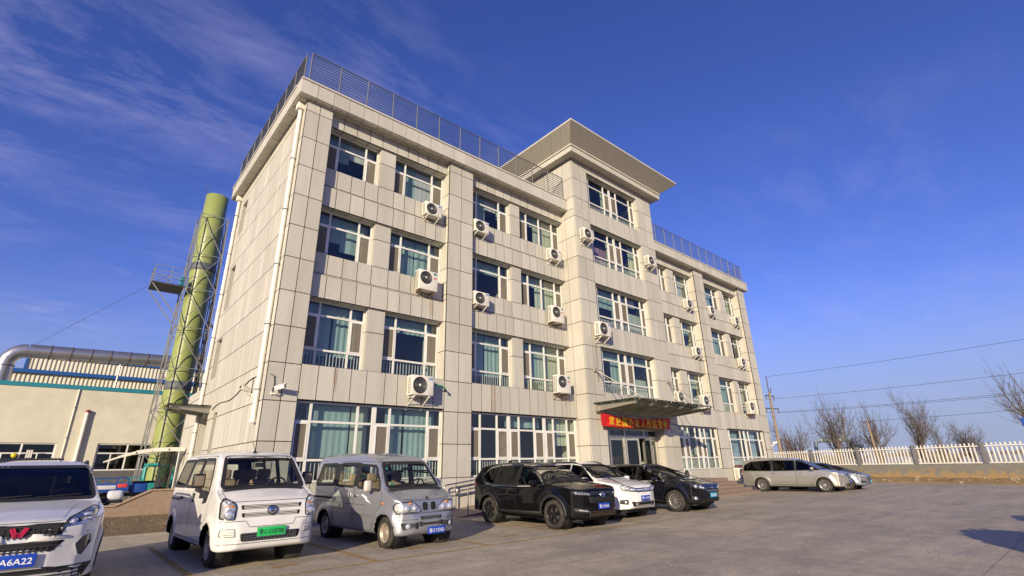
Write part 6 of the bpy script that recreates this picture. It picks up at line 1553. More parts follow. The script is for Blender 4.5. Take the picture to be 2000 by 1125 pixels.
# ---- silver van
def silver_van():
    wb = 2.80
    side_ = rpoly([(1.86, .24), (1.96, .28), (1.985, .40), (1.98, .57), (1.94, .655), (1.905, .67), (1.875, .88), (1.77, .955), (1.30, 1.14), (.82, 1.675), (.58, 1.80), (0, 1.90), (-1, 1.945), (-2.0, 1.94), (-2.24, 1.84), (-2.35, 1.2), (-2.40, .6), (-2.37, .34), (-2.25, .28)], .05)
    front_ = [(0, .2), (.70, .2), (.755, .32), (.78, .60), (.78, .95), (.755, 1.15), (.66, 1.70), (.60, 1.88), (.42, 1.95), (0, 1.975)]
    plan_ = [(1.99, 0), (1.97, .40), (1.88, .64), (1.70, .755), (1.4, .785), (-2.0, .785), (-2.32, .68), (-2.4, .45), (-2.41, 0)]
    pm = paint('silver_van_paint', (.36, .375, .42), .55, dirt=(.28, .26, .23), amt=.22, rough=.34, dscale=1.4)
    c = Car('silver_van', 'old silver grey van with pale zigzag stripes and two nostril grilles', 'van', (6.05, 11.71, 0), R_(-87), wb, (side_, front_, plan_, .03, 4), pm, R=.295, archR=.36, yw=.665, wheelw=.165)
    c.screen(rpoly([(-.655, 1.165), (.655, 1.165), (.545, 1.66), (-.545, 1.66)], .07), CARGL, lim=(.5, 3))
    c.screen(rpoly([(-.54, 1.2), (.54, 1.2), (.48, 1.66), (-.48, 1.66)], .08), CARGL, 'rear', lim=(-3, -1.8))
    W = [rpoly([(-2.10, 1.20), (-1.14, 1.20), (-1.14, 1.68), (-1.98, 1.68)], .07), rpoly([(-.90, 1.18), (-.06, 1.17), (-.06, 1.67), (-.90, 1.68)], .05), rpoly([(.12, 1.16), (1.16, 1.10), (1.06, 1.30), (.80, 1.60), (.12, 1.64)], .06)]
    c.side_glass(W, CARGL, seal=.028)
    doors = [rpoly([(.03, .30), (.85, .30), (1.02, .62), (1.24, .80), (1.25, 1.10), (.86, 1.68), (.03, 1.72)], .05), rpoly([(-1.0, .30), (-.03, .30), (-.03, 1.73), (-1.0, 1.73)], .05)]
    ids = {(sg, k): c.panel('door', d, 'side', sg) for sg in (-1, 1) for k, d in enumerate(doors)}
    hood = rpoly([(-.60, .93), (-.24, .90), (.24, .90), (.60, .93), (.66, 1.14), (-.66, 1.14)], .04); hid = c.panel('bonnet', hood, 'front', lim=(1.1, 3))
    bid = c.panel('bumper', [(-1, .1), (1, .1), (1, .655), (-1, .655)], 'front', lim=(1.62, 3))
    c.finish(); c.glaze(); c.wheel('steel')
    for sg in (-1, 1):
        for k, d in enumerate(doors): c.ribbon('shut_line', d, 'side', .008, SEAM, sg, closed=True, parent=c.parts[ids[(sg, k)]])
        for a, b_ in ((-1.13, -.91), (-.05, .11)): c.patch('pillar_trim', [(a + .0, 1.18), (b_, 1.17), (b_, 1.68), (a, 1.69)], 'side', TRIM, sg, off=.003, grid=.1)
        c.handle(.14, .98, INOX, sg, .13, c.parts[ids[(sg, 0)]], .06); c.handle(-.12, .97, INOX, sg, .07, c.parts[ids[(sg, 1)]], .13)
        c.ribbon('door_rail', [(-2.28, .93), (-1.02, .91)], 'side', .04, SEAM, sg)
        c.ribbon('side_crease', [(-2.3, .83), (-1, .82), (.6, .80)], 'side', .008, SEAM, sg); c.ribbon('side_crease', [(-1, .60), (.85, .60)], 'side', .007, SEAM, sg)
        c.patch('side_marker', [(1.27, .83), (1.36, .83), (1.36, .87), (1.27, .87)], 'side', AMBER, sg, off=.008)
        c.patch('stripe', [(.36, 1.0), (.60, .92), (.56, .90), (.84, .83), (.62, .94), (.66, .955), (.42, 1.02)], 'side', WPRINT, sg, off=.003, thick=0)
        c.patch('stripe', [(-1.0, 1.14), (-.86, 1.13), (-.5, .95), (-.62, .94), (-.74, 1.0), (-.8, .94), (-1.0, .95)], 'side', mat('stripe_cream', (.50, .49, .40), .5), sg, off=.003, thick=0)
        hl = rpoly([(sg * .20, .68), (sg * .72, .665), (sg * .75, .76), (sg * .735, .865), (sg * .40, .88), (sg * .25, .78)], .03); hl = hl if sg > 0 else hl[::-1]
        h = c.patch('headlight', hl, 'front', LAMPR, off=.006, grid=.04); c.ribbon('lamp_surround', hl, 'front', .014, SEAM, off=.009, closed=True, parent=h)
        c.disc('lamp_bulb', sg * .36, .755, .058, LAMPB, .012, h, .03); c.disc('lamp_bulb', sg * .545, .755, .066, LAMPB, .012, h, .03); c.disc('indicator', sg * .46, .845, .032, AMBER, .012, h, .02)
        c.mesh_grille('nostril_grille', rpoly([(sg * .025, .69), (sg * .165, .69), (sg * .185, .78), (sg * .16, .87), (sg * .03, .86)][::sg], .05), SEAM, 6, 0, TRIM, .008)
        c.ribbon('nostril_rim', rpoly([(sg * .025, .69), (sg * .165, .69), (sg * .185, .78), (sg * .16, .87), (sg * .03, .86)][::sg], .05), 'front', .02, pm, off=.012, closed=True)
        f = c.mesh_grille('fog_grille', rpoly([(sg * .30, .37), (sg * .62, .36), (sg * .66, .49), (sg * .30, .49)][::sg], .03), SEAM, 5, 14, mat('grille_grey', (.22, .22, .23), .4, .4), .007)
        c.disc('fog_lamp', sg * .52, .425, .052, LAMPB, .014, f, .02)
        c.ribbon('bonnet_crease', [(sg * .30, .95), (sg * .52, 1.13)], 'front', .012, pm, off=.008)
    c.mesh_grille('lower_grille', rpoly([(-.24, .53), (.26, .53), (.28, .60), (-.26, .60)], .02), SEAM, 2, 12, MATS['grille_grey'], .012)
    c.mesh_grille('lower_grille', rpoly([(-.27, .41), (.29, .41), (.31, .50), (-.29, .50)], .02), SEAM, 2, 12, MATS['grille_grey'], .012)
    c.ribbon('shut_line', hood, 'front', .007, SEAM, closed=True, parent=c.parts[hid]); c.ribbon('shut_line', [(-.77, .655), (.77, .655)], 'front', .008, SEAM, parent=c.parts[bid])
    c.ribbon('bumper_crease', [(-.74, .545), (-.3, .545)], 'front', .007, SEAM); c.ribbon('bumper_crease', [(.3, .545), (.74, .545)], 'front', .007, SEAM)
    c.flatlines('emblem', [[(-.8, -.3), (-.1, .8), (.1, .1), (-.4, -.7)], [(.8, .3), (.1, -.8), (-.1, -.1), (.4, .7)]], 0, .935, .05, LAMPD, .014, .012)
    p = c.proj('front', .15, .30)[0]; c.plate(p.x + .03, .15, .315, '鲁G·Y376D', PBLUE, PWHITE, .44, .14)
    c.cabin(-2.1, 1.2, .60, 1.13, 1.15, .68); c.seats([.35, -.5, -1.4], BEIGE, .66, .23, (-.34, .34), 1.46)
    for sg in (-1, 1):
        b = MB(); b.bbox(.84, .95, sg * .92 - .085, sg * .92 + .085, 1.08, 1.31, .05); o = b.build('door_mirror', mat('mirror_pale', (.58, .55, .48), .4), c.t)
        b = MB(); b.bar((.9, sg * .85, 1.12), (.95, sg * .74, 1.12), .06, .06); b.build('mirror_arm', TRIM, o)
    c.wipers([((-.58, 1.175), (.0, 1.22)), ((.02, 1.175), (.56, 1.22))])
    b = MB(); b.bbox(.90, .94, -.12, .12, 1.50, 1.57, .02); b.build('inner_mirror', TRIM, c.t)
    for y, z, r in ((-.50, 1.55, .035), (-.50, 1.45, .035), (-.52, 1.22, .045)): c.disc('screen_sticker', y, z, r, mat('sticker_green', (.05, .35, .25), .5), -.004, None, .001)
    b = MB(); b.box(-1.9, 1.5, -.5, .5, .22, .30); b.build('underbody', CABIN, c.t)
silver_van()

# ---- passenger cars: shared construction
def car(name, label, cat, loc, rz, S_, group='cars parked before the block'):
    g = S_.get
    c = Car(name, label, cat, loc, rz, g('wb'), (rpoly(S_['side'], .05), S_['front'], S_['plan'], .03, g('sm', 4)), S_['pm'], R=g('R', .34), archR=g('aR', .40), yw=g('yw', .79), wheelw=.21, disp=g('disp'), group=group)
    c.screen(rpoly(S_['ws'], .06), g('gl', CARGM), lim=(g('wslim', .1), 2.0), seal=.022)
    if g('rws'): c.screen(rpoly(g('rws'), .06), CARGD, 'rear', lim=(-3, g('rlim', -1.2)), seal=.022)
    W = [rpoly(w, .03) for w in S_['win']]; c.side_glass(W, g('sgl', CARGD), seal=.014)
    D = [rpoly(d, .05) for d in S_['doors']]
    ids = {(sg, k): c.panel('door', d, 'side', sg) for sg in (-1, 1) for k, d in enumerate(D)}
    hood = rpoly(S_['hood'], .06); hid = c.panel('bonnet', hood, 'top')
    bid = c.panel('bumper', [(-1.2, .1), (1.2, .1), (1.2, g('bz', .72)), (-1.2, g('bz', .72))], 'front', lim=(g('bx', 1.75), 3))
    c.finish(); c.glaze(); c.wheel(g('rim', 'alloy'), g('spokes', 5))
    for sg in (-1, 1):
        for k, d in enumerate(D):
            c.ribbon('shut_line', d, 'side', .007, SEAM, sg, closed=True, parent=c.parts[ids[(sg, k)]])
            x = min(p[0] for p in d); c.handle(x + .19, g('hz', .98), g('hm', S_['pm']), sg, .2, c.parts[ids[(sg, k)]])
        if g('dlo'): c.ribbon('window_trim', rpoly(g('dlo'), .08), 'side', .022, g('dlom', CHROME), sg, off=.012, closed=True)
        for q in g('pillars', ()): c.patch('pillar_trim', q, 'side', TRIM, sg, off=.002, grid=.12)
        if g('clad'):
            for xw in (-c.wb / 2, c.wb / 2):
                a0, a1 = R_(-12), R_(192); ring = [(xw + r * math.cos(t), c.R + r * math.sin(t)) for r, ts in ((c.aR + .065, np.linspace(a0, a1, 26)), (c.aR - .012, np.linspace(a1, a0, 26))) for t in ts]
                c.patch('arch_cladding', ring, 'side', TRIM, sg, off=.010, thick=.03, grid=.3)
            x = c.wb / 2 - c.aR - .03; c.patch('sill_cladding', [(-x, .26), (x, .26), (x, .40), (-x, .40)], 'side', TRIM, sg, off=.010, thick=.03, grid=.2)
        else:
            for xw in (-c.wb / 2, c.wb / 2):
                ts = np.linspace(R_(2), R_(178), 24); c.ribbon('arch_lip', [(xw + (c.aR + .002) * math.cos(t), c.R + (c.aR + .002) * math.sin(t)) for t in ts], 'side', .03, S_['pm'], sg, off=.006)
            x = c.wb / 2 - c.aR; c.ribbon('sill_line', [(-x, .36), (x, .36)], 'side', .014, SEAM, sg)
        if g('crease'): c.ribbon('side_crease', g('crease'), 'side', .006, SEAM, sg)
        if g('rails'):
            x0, x1, y, z = g('rails'); b = MB(); pts = []
            for i in range(13):
                u = i / 12; x = x0 + (x1 - x0) * u; q = c.proj('top', x, sg * y)[0]; pts.append((x, sg * y, q.z + .055 * min(1, 8 * u, 8 * (1 - u)) - .005))
            b.tube(pts, .022, 8); b.build('roof_rail', g('railm', TRIM), c.t)
        if g('tail'): c.patch('tail_light', g('tail'), 'side', REDL, sg, off=.006, grid=.06)
    c.ribbon('shut_line', hood, 'top', .007, SEAM, closed=True, parent=c.parts[hid])
    c.cabin(-1.5, g('dash', .8) + .1, .45, g('dz', 1.06), g('dash', .8), g('cw', .72)); c.seats(g('seat', [.05, -.85]), DSEAT, .46, .25, (-.37, .37), g('stop', 1.30))
    mx, my, mz = g('mir', (.72, .99, 1.10)); c.mirror(mx, my, mz, g('mirm', S_['pm']))
    b = MB(); b.box(-c.wb / 2 - .5, c.wb / 2 + .6, -.62, .62, .20, .30); b.build('underbody', CABIN, c.t)
    w = S_['ws']; zb = min(p[1] for p in w); c.wipers([((-.55, zb + .012), (0, zb + .04)), ((.05, zb + .012), (.55, zb + .04))])
    return c
def lamp(c, poly, m=LAMPR, bulbs=(), amber=None, rim=.012):
    for sg in (-1, 1):
        p = rpoly([(sg * a, b) for a, b in poly], .02); p = p if sg > 0 else p[::-1]
        h = c.patch('headlight', p, 'front', m, off=.006, grid=.04); c.ribbon('lamp_surround', p, 'front', rim, SEAM, off=.008, closed=True, parent=h)
        for y, z, r in bulbs: c.disc('lamp_bulb', sg * y, z, r, LAMPB, .011, h, r * .5); c.ring('lamp_ring', sg * y, z, r + .014, .01, CHROME, .011, h)
        if amber: c.patch('indicator', rpoly([(sg * a, b) for a, b in amber][::sg], .01), 'front', AMBER, off=.012, parent=h)
def sfront(w, wt, H, zb=1.0, z0=.2): return [(0, z0), (w - .10, z0), (w - .03, .32), (w, .55), (w, .80), (w - .03, zb), (wt + .06, H - .22), (wt, H - .09), (wt - .18, H - .015), (0, H)]
def splan(f, r, w, nose=.62): return [(f, 0), (f - .03, nose * .55), (f - .12, nose), (f - .34, w - .07), (f - .72, w), (r + .7, w), (r + .25, w - .09), (r + .06, w - .3), (r, 0)]

# white SUV at far left
WP = paint('dusty_white_paint', (.72, .72, .72), .15, dirt=(.34, .30, .25), amt=.4)
c = car('white_suv', 'dusty white SUV with a red winged emblem, cut by the left edge', 'car', (-.19, 11.28, 0), R_(-90), dict(wb=2.75, pm=WP,
    side=[(2.10, .28), (2.22, .34), (2.28, .55), (2.25, .86), (2.16, 1.0), (1.7, 1.10), (1.05, 1.20), (.38, 1.67), (.05, 1.75), (-.8, 1.79), (-1.7, 1.75), (-2.1, 1.66), (-2.22, 1.2), (-2.34, .9), (-2.34, .4), (-2.2, .3)],
    front=sfront(.855, .58, 1.80, 1.10), plan=splan(2.28, -2.34, .86), ws=[(-.71, 1.215), (.71, 1.215), (.58, 1.66), (-.58, 1.66)], gl=CARGM, wslim=.2, rws=[(-.6, 1.2), (.6, 1.2), (.5, 1.55), (-.5, 1.55)],
    win=[[(1.0, 1.12), (.40, 1.53), (-.05, 1.58), (-.05, 1.10)], [(-.13, 1.10), (-.13, 1.58), (-1.0, 1.56), (-1.05, 1.10)], [(-1.15, 1.10), (-1.1, 1.55), (-1.75, 1.48), (-1.85, 1.15)]],
    doors=[[(-.10, .36), (.86, .36), (1.05, .7), (1.08, 1.12), (.42, 1.58), (-.10, 1.62)], [(-1.0, .5), (-.9, .36), (-.12, .36), (-.12, 1.62), (-1.02, 1.60)]],
    hood=[(2.10, -.70), (1.1, -.78), (1.1, .78), (2.10, .70), (2.17, .3), (2.17, -.3)], clad=True, rails=(.1, -1.7, .56, 1.7), mir=(.80, .97, 1.22), R=.34, aR=.40, yw=.735, dash=.9, dz=1.16, stop=1.42, bz=.98, bx=1.85))
lamp(c, [(.40, .905), (.72, .97), (.765, 1.10), (.70, 1.115), (.45, 1.0)], LAMPD, [(.64, 1.02, .045), (.50, .965, .03)], None, .012)
c.ribbon('lamp_strip', [(.42, .91), (.77, .985)], 'front', .012, CHROME, off=.012); c.ribbon('lamp_strip', [(-.77, .985), (-.42, .91)], 'front', .012, CHROME, off=.012)
c.mesh_grille('upper_grille', rpoly([(-.40, .80), (.40, .80), (.44, .90), (.42, .96), (-.42, .96), (-.44, .90)], .02), SEAM, 3, 16, TRIM, .012)
c.mesh_grille('middle_grille', rpoly([(-.36, .64), (.36, .64), (.46, .76), (-.46, .76)], .02), SEAM, 3, 16, TRIM, .012)
for sg in (-1, 1):
    q = [(sg * .10, .765), (sg * .47, .785), (sg * .48, .81), (sg * .14, .845)]; c.patch('chrome_bar', q[::sg], 'front', WHITEG, off=.02)
    f = c.patch('fog_housing', rpoly([(sg * .60, .56), (sg * .66, .54), (sg * .74, .70), (sg * .72, .82), (sg * .62, .80), (sg * .55, .70)][::sg], .02), 'front', LAMPD, off=.004)
    c.ribbon('fog_rim', rpoly([(sg * .60, .56), (sg * .66, .54), (sg * .74, .70), (sg * .72, .82), (sg * .62, .80), (sg * .55, .70)][::sg], .02), 'front', .03, WHITEG, off=.014, closed=True, parent=f)
    c.ribbon('bonnet_crease', [(1.3, sg * .5), (2.1, sg * .38)], 'top', .010, WP, off=.006)
    b = MB(); b.bbox(.80, .94, sg * .97 - .11, sg * .97 + .11, 1.115, 1.16, .02); b.build('mirror_base', TRIM, c.t)
c.mesh_grille('lower_intake', rpoly([(-.72, .30), (.72, .30), (.80, .46), (.50, .44), (.36, .47), (-.36, .47), (-.50, .44), (-.80, .46)], .03), TRIM, 4, 0, SEAM, .015)
c.flatlines('emblem', [[(-1.0, .75), (-.35, -.6), (0, .0), (.35, -.6), (1.0, .75)], [(-.75, .8), (-.1, -.5)], [(.75, .8), (.1, -.5)]], 0, .86, .078, mat('emblem_red', (.45, .02, .06), .3), .028, .02)
q = c.proj('front', 0, .57)[0]; c.plate(q.x + .03, .0, .565, '鲁A6A22', PBLUE, PWHITE, .46, .145)

# black SUV
BKP = paint('dusty_black_paint', (.004, .004, .005), .0, dirt=(.06, .048, .034), amt=.07, rough=.07, dscale=1.6)
BKP.node_tree.nodes['Principled BSDF'].inputs['Specular IOR Level'].default_value = 0.0; BKP.node_tree.nodes['Principled BSDF'].inputs['Coat Weight'].default_value = .7
S2 = dict(wb=2.66, pm=BKP,
    side=[(2.12, .28), (2.22, .34), (2.27, .55), (2.25, .80), (2.14, .96), (1.7, 1.05), (1.02, 1.14), (.28, 1.555), (-.05, 1.635), (-.8, 1.675), (-1.6, 1.63), (-2.02, 1.54), (-2.08, 1.42), (-2.28, 1.05), (-2.37, .75), (-2.34, .42), (-2.2, .33)],
    front=sfront(.925, .60, 1.685, 1.02), plan=splan(2.28, -2.37, .928), ws=[(-.74, 1.16), (.74, 1.16), (.60, 1.55), (-.60, 1.55)], gl=CARGM, rws=[(-.6, 1.12), (.6, 1.12), (.5, 1.5), (-.5, 1.5)],
    win=[[(.98, 1.055), (.34, 1.50), (-.08, 1.555), (-.08, 1.035)], [(-.15, 1.035), (-.15, 1.555), (-.98, 1.55), (-1.08, 1.04)], [(-1.15, 1.045), (-1.07, 1.545), (-1.5, 1.49), (-1.80, 1.27), (-1.55, 1.12)]],
    doors=[[(-.11, .36), (.84, .36), (1.02, .66), (1.06, 1.04), (.38, 1.54), (-.11, 1.60)], [(-1.0, .5), (-.9, .36), (-.13, .36), (-.13, 1.60), (-1.02, 1.58), (-1.12, 1.03), (-1.2, .78)]],
    hood=[(2.06, -.72), (1.08, -.78), (1.08, .78), (2.06, .72), (2.14, .3), (2.14, -.3)], clad=True, mir=(.78, 1.06, 1.10), R=.355, aR=.415, yw=.80, rim='dark', spokes=5, bz=.70,
    dlo=[(1.06, 1.03), (.34, 1.535), (-.1, 1.585), (-1.05, 1.575), (-1.52, 1.51), (-1.88, 1.28), (-1.60, 1.085), (-1.1, 1.015), (-.1, 1.01)],
    tail=[(-2.02, 1.0), (-2.25, .98), (-2.22, 1.10), (-2.05, 1.13)], crease=[(-2.0, .93), (.9, .96)], hz=.955)
c = car('black_suv', 'dusty black SUV with black wheels, parked by the ramp handrail', 'car', (10.80, 11.18, 0), R_(-90), S2)
lamp(c, [(.44, .795), (.80, .835), (.84, .90), (.62, .90), (.42, .865)], LAMPD, [(.76, .868, .022)], None, .012)
for sg in (-1, 1):
    for k in range(5): c.disc('led_cell', sg * (.50 + .05 * k), .84 + .005 * k, .018, LAMPB, .012, None, .008)
    c.ribbon('lamp_strip', [(sg * .45, .81), (sg * .78, .845)], 'front', .012, CHROME, off=.012)
    c.ribbon('fog_strip', [(sg * .52, .44), (sg * .72, .47)], 'front', .022, LAMPB, off=.01); c.ribbon('bumper_fin', [(sg * .44, .32), (sg * .50, .46)], 'front', .014, CHROME, off=.012)
    c.patch('fog_panel', rpoly([(sg * .48, .37), (sg * .80, .42), (sg * .82, .52), (sg * .50, .50)][::sg], .02), 'front', TRIM, off=.003)
    c.ribbon('bumper_crease', [(sg * .40, .60), (sg * .60, .66), (sg * .86, .60)], 'front', .010, BKP, off=.012)
PB = mat('dark_chrome', (.12, .115, .11), .18, .9)
c.patch('chrome_bar', rpoly([(-.46, .80), (.46, .80), (.44, .875), (-.44, .875)], .02), 'front', PB, off=.010)
c.mesh_grille('upper_grille', rpoly([(-.44, .62), (.44, .62), (.48, .78), (-.48, .78)], .03), SEAM, 4, 10, TRIM, .012)
c.mesh_grille('lower_grille', rpoly([(-.42, .30), (.42, .30), (.46, .44), (-.46, .44)], .03), SEAM, 4, 14, mat('grille_bronze', (.14, .10, .06), .4, .5), .010)
e = c.ring('emblem', 0, .80, .075, .012, CHROME, .022, None, 20); c.flatlines('emblem_mark', [[(-.55, .75), (-.38, -.75)], [(.55, .75), (.38, -.75)], [(-.45, 0), (.45, 0)]], 0, .80, .06, CHROME, .016, .026, e)
q = c.proj('front', 0, .53)[0]; c.plate(q.x + .03, 0, .545, '鲁L·X106A', PBLUE, PWHITE)
b = MB(); b.bbox(-1.45, -1.25, -.03, .03, 1.66, 1.72, .02); b.build('roof_fin', BKP, c.t)

# white SUV between the two black cars
WP2 = paint('white_suv_paint', (.80, .79, .77), 0, amt=.2)
S3 = dict(S2); S3.update(wb=2.60, pm=WP2,
    side=[(2.04, .28), (2.16, .36), (2.20, .58), (2.17, .80), (2.08, .93), (1.7, 1.03), (1.02, 1.13), (.30, 1.56), (-.05, 1.64), (-.8, 1.68), (-1.6, 1.63), (-2.0, 1.56), (-2.1, 1.3), (-2.22, 1.0), (-2.24, .7), (-2.2, .4), (-2.1, .3)],
    front=sfront(.90, .59, 1.69, 1.03), plan=splan(2.21, -2.24, .905), clad=False, rim='alloy', spokes=5, rails=(.15, -1.6, .58, 1.66), dlo=None, tail=None, mirm=WP2, bz=.66)
c = car('white_suv', 'clean white SUV parked between the black SUV and the black estate car', 'car', (13.47, 11.70, 0), R_(-90), S3)
lamp(c, [(.38, .76), (.74, .80), (.80, .92), (.70, .93), (.36, .86)], LAMPR, [(.66, .855, .05), (.48, .825, .04)], None, .016)
c.mesh_grille('upper_grille', rpoly([(-.37, .745), (.37, .745), (.36, .86), (-.36, .86)], .03), SEAM, 0, 0, TRIM)
for z in (.78, .83): c.ribbon('chrome_bar', [(-.36, z), (.36, z)], 'front', .016, CHROME, off=.018)
e = c.ring('emblem', 0, .805, .075, .010, CHROME, .026, None, 22); c.flatlines('emblem_mark', [[(-.45, .85), (-.2, .15), (0, .15) , (.2, .15), (.45, .85)], [(-.85, .4), (-.42, -.75), (0, .05), (.42, -.75), (.85, .4)]], 0, .805, .066, CHROME, .011, .030, e)
c.mesh_grille('lower_grille', rpoly([(-.50, .36), (.50, .36), (.56, .50), (-.56, .50)], .03), SEAM, 4, 0, TRIM, .012)
for sg in (-1, 1):
    f = c.patch('fog_housing', rpoly([(sg * .64, .42), (sg * .82, .44), (sg * .82, .55), (sg * .64, .56)][::sg], .03), 'front', TRIM, off=.003); c.disc('fog_lamp', sg * .70, .49, .04, LAMPB, .012, f, .015)
c.patch('lower_trim', rpoly([(-.86, .24), (.86, .24), (.88, .31), (-.88, .31)], .02), 'front', TRIM, off=.006)
q = c.proj('front', 0, .57)[0]; c.plate(q.x + .03, 0, .585, '鲁V·1677J', PBLUE, PWHITE)

# black estate car
BKP2 = paint('black_estate_paint', (.006, .006, .010), 0, dirt=(.05, .042, .032), amt=.05, rough=.06)
S4 = dict(wb=2.745, pm=BKP2,
    side=[(2.14, .28), (2.26, .36), (2.31, .56), (2.28, .74), (2.18, .86), (1.8, .96), (1.02, 1.06), (.22, 1.46), (-.1, 1.53), (-.8, 1.56), (-1.7, 1.53), (-2.2, 1.46), (-2.34, 1.1), (-2.44, .9), (-2.45, .45), (-2.3, .32)],
    front=sfront(.91, .58, 1.57, .98), plan=splan(2.32, -2.46, .913), ws=[(-.72, 1.075), (.72, 1.075), (.58, 1.46), (-.58, 1.46)], gl=CARGM, rws=[(-.6, 1.1), (.6, 1.1), (.5, 1.42), (-.5, 1.42)],
    win=[[(1.0, .985), (.30, 1.42), (-.12, 1.47), (-.12, .97)], [(-.19, .97), (-.19, 1.47), (-1.05, 1.46), (-1.15, .98)], [(-1.24, .99), (-1.14, 1.455), (-1.9, 1.40), (-2.05, 1.08)]],
    doors=[[(-.15, .34), (.86, .34), (1.04, .62), (1.06, .98), (.34, 1.46), (-.15, 1.51)], [(-1.05, .5), (-.95, .34), (-.17, .34), (-.17, 1.51), (-1.10, 1.50), (-1.2, .96), (-1.25, .7)]],
    hood=[(2.10, -.68), (1.08, -.76), (1.08, .76), (2.10, .68), (2.18, .3), (2.18, -.3)], mir=(.76, 1.04, 1.03), R=.345, aR=.405, yw=.78, rim='alloy', spokes=10, rails=(.1, -1.9, .57, 1.55), railm=INOX, bz=.64, dz=.98, stop=1.22, hz=.88,
    dlo=[(1.07, .96), (.30, 1.455), (-.15, 1.50), (-1.2, 1.485), (-1.95, 1.425), (-2.12, 1.06), (-1.2, .955)], crease=[(-2.2, .80), (1.0, .82)])
c = car('black_estate', 'glossy black estate car with silver ten spoke wheels, by the entrance steps', 'car', (16.88, 11.50, 0), R_(-89), S4)
lamp(c, [(.42, .70), (.72, .73), (.84, .84), (.80, .89), (.50, .82)], LAMPD, [(.60, .775, .045), (.72, .80, .045), (.50, .745, .035)], None, .010)
c.mesh_grille('upper_grille', rpoly([(-.36, .66), (.36, .66), (.42, .74), (.34, .80), (-.34, .80), (-.42, .74)], .02), SEAM, 5, 8, TRIM, .012)
c.ribbon('chrome_bar', rpoly([(-.36, .655), (.36, .655), (.425, .74), (.34, .81), (-.34, .81), (-.425, .74)], .02), 'front', .014, CHROME, off=.010, closed=True)
c.ring('emblem', 0, .735, .055, .01, CHROME, .022); c.ribbon('emblem_bar', [(-.4, .735), (.4, .735)], 'front', .014, CHROME, off=.014)
c.mesh_grille('lower_grille', rpoly([(-.50, .30), (.50, .30), (.56, .42), (-.56, .42)], .03), SEAM, 4, 0, TRIM, .012)
for sg in (-1, 1):
    f = c.patch('fog_housing', rpoly([(sg * .66, .36), (sg * .84, .38), (sg * .84, .50), (sg * .68, .48)][::sg], .03), 'front', TRIM, off=.003); c.disc('fog_lamp', sg * .75, .43, .05, LAMPB, .012, f, .02)
q = c.proj('front', 0, .52)[0]; c.plate(q.x + .03, 0, .515, '鲁E·300M0', PCYAN, PWHITE)

# silver people carrier
SVP = paint('champagne_silver_paint', (.37, .36, .335), .55, dirt=(.30, .25, .18), amt=.3, rough=.28)
S5 = dict(wb=3.05, pm=SVP,
    side=[(2.36, .26), (2.48, .34), (2.54, .52), (2.50, .72), (2.38, .90), (1.9, 1.04), (1.50, 1.12), (.55, 1.55), (.1, 1.68), (-.8, 1.75), (-1.8, 1.73), (-2.4, 1.62), (-2.56, 1.2), (-2.64, .9), (-2.64, .42), (-2.5, .28)],
    front=sfront(.94, .64, 1.755, 1.06), plan=splan(2.55, -2.65, .943, .55), ws=[(-.76, 1.13), (.76, 1.13), (.62, 1.58), (-.62, 1.58)], gl=CARGM, wslim=.3, rws=[(-.6, 1.2), (.6, 1.2), (.52, 1.6), (-.52, 1.6)], rlim=-2.0,
    win=[[(1.45, 1.08), (.62, 1.50), (.32, 1.56), (.32, 1.06)], [(.24, 1.06), (.24, 1.57), (-.86, 1.60), (-.86, 1.05)], [(-.94, 1.05), (-.94, 1.60), (-2.0, 1.55), (-2.36, 1.38), (-2.42, 1.08)]],
    doors=[[(.28, .34), (1.0, .34), (1.16, .62), (1.30, 1.05), (.66, 1.55), (.28, 1.62)], [(-.98, .34), (.26, .34), (.26, 1.62), (-.90, 1.65), (-.92, 1.0), (-1.0, .75)]],
    hood=[(2.30, -.62), (1.5, -.78), (1.5, .78), (2.30, .62), (2.40, .3), (2.40, -.3)], mir=(1.12, 1.08, 1.15), R=.345, aR=.405, yw=.80, rim='alloy', spokes=9, bz=.62, bx=2.0, dash=1.3, dz=1.10, seat=[.5, -.5, -1.4], stop=1.42, hz=.92, hm=CHROME,
    pillars=[[(.22, 1.05), (.34, 1.05), (.34, 1.58), (.22, 1.58)], [(-.96, 1.04), (-.84, 1.04), (-.84, 1.62), (-.96, 1.62)]],
    tail=[(-2.50, 1.02), (-2.62, .98), (-2.60, 1.18), (-2.52, 1.22)], crease=[(-2.4, .46), (1.0, .46)])
c = car('people_carrier', 'champagne silver people carrier with black tinted windows beyond the steps', 'car', (30.8, 11.75, 0), R_(-84), S5)
lamp(c, [(.46, .72), (.72, .80), (.86, .98), (.80, .99), (.56, .86)], LAMPR, [(.66, .84, .045), (.76, .91, .035)], None, .010)
c.mesh_grille('upper_grille', rpoly([(-.28, .62), (.28, .62), (.34, .76), (.24, .84), (-.24, .84), (-.34, .76)], .03), SEAM, 0, 14, CHROME, .012)
c.ribbon('chrome_bar', rpoly([(-.28, .615), (.28, .615), (.345, .76), (.24, .85), (-.24, .85), (-.345, .76)], .03), 'front', .02, CHROME, off=.012, closed=True)
c.mesh_grille('lower_grille', rpoly([(-.56, .32), (.56, .32), (.60, .42), (-.60, .42)], .03), SEAM, 3, 0, TRIM, .012)
for sg in (-1, 1): c.disc('fog_lamp', sg * .70, .40, .045, LAMPB, .010, None, .015); c.ribbon('chrome_bar', [(sg * .55, .36), (sg * .86, .44)], 'front', .016, CHROME, off=.012)
q = c.proj('front', 0, .52)[0]; c.plate(q.x + .03, 0, .50, '鲁G·7758', PBLUE, PWHITE)

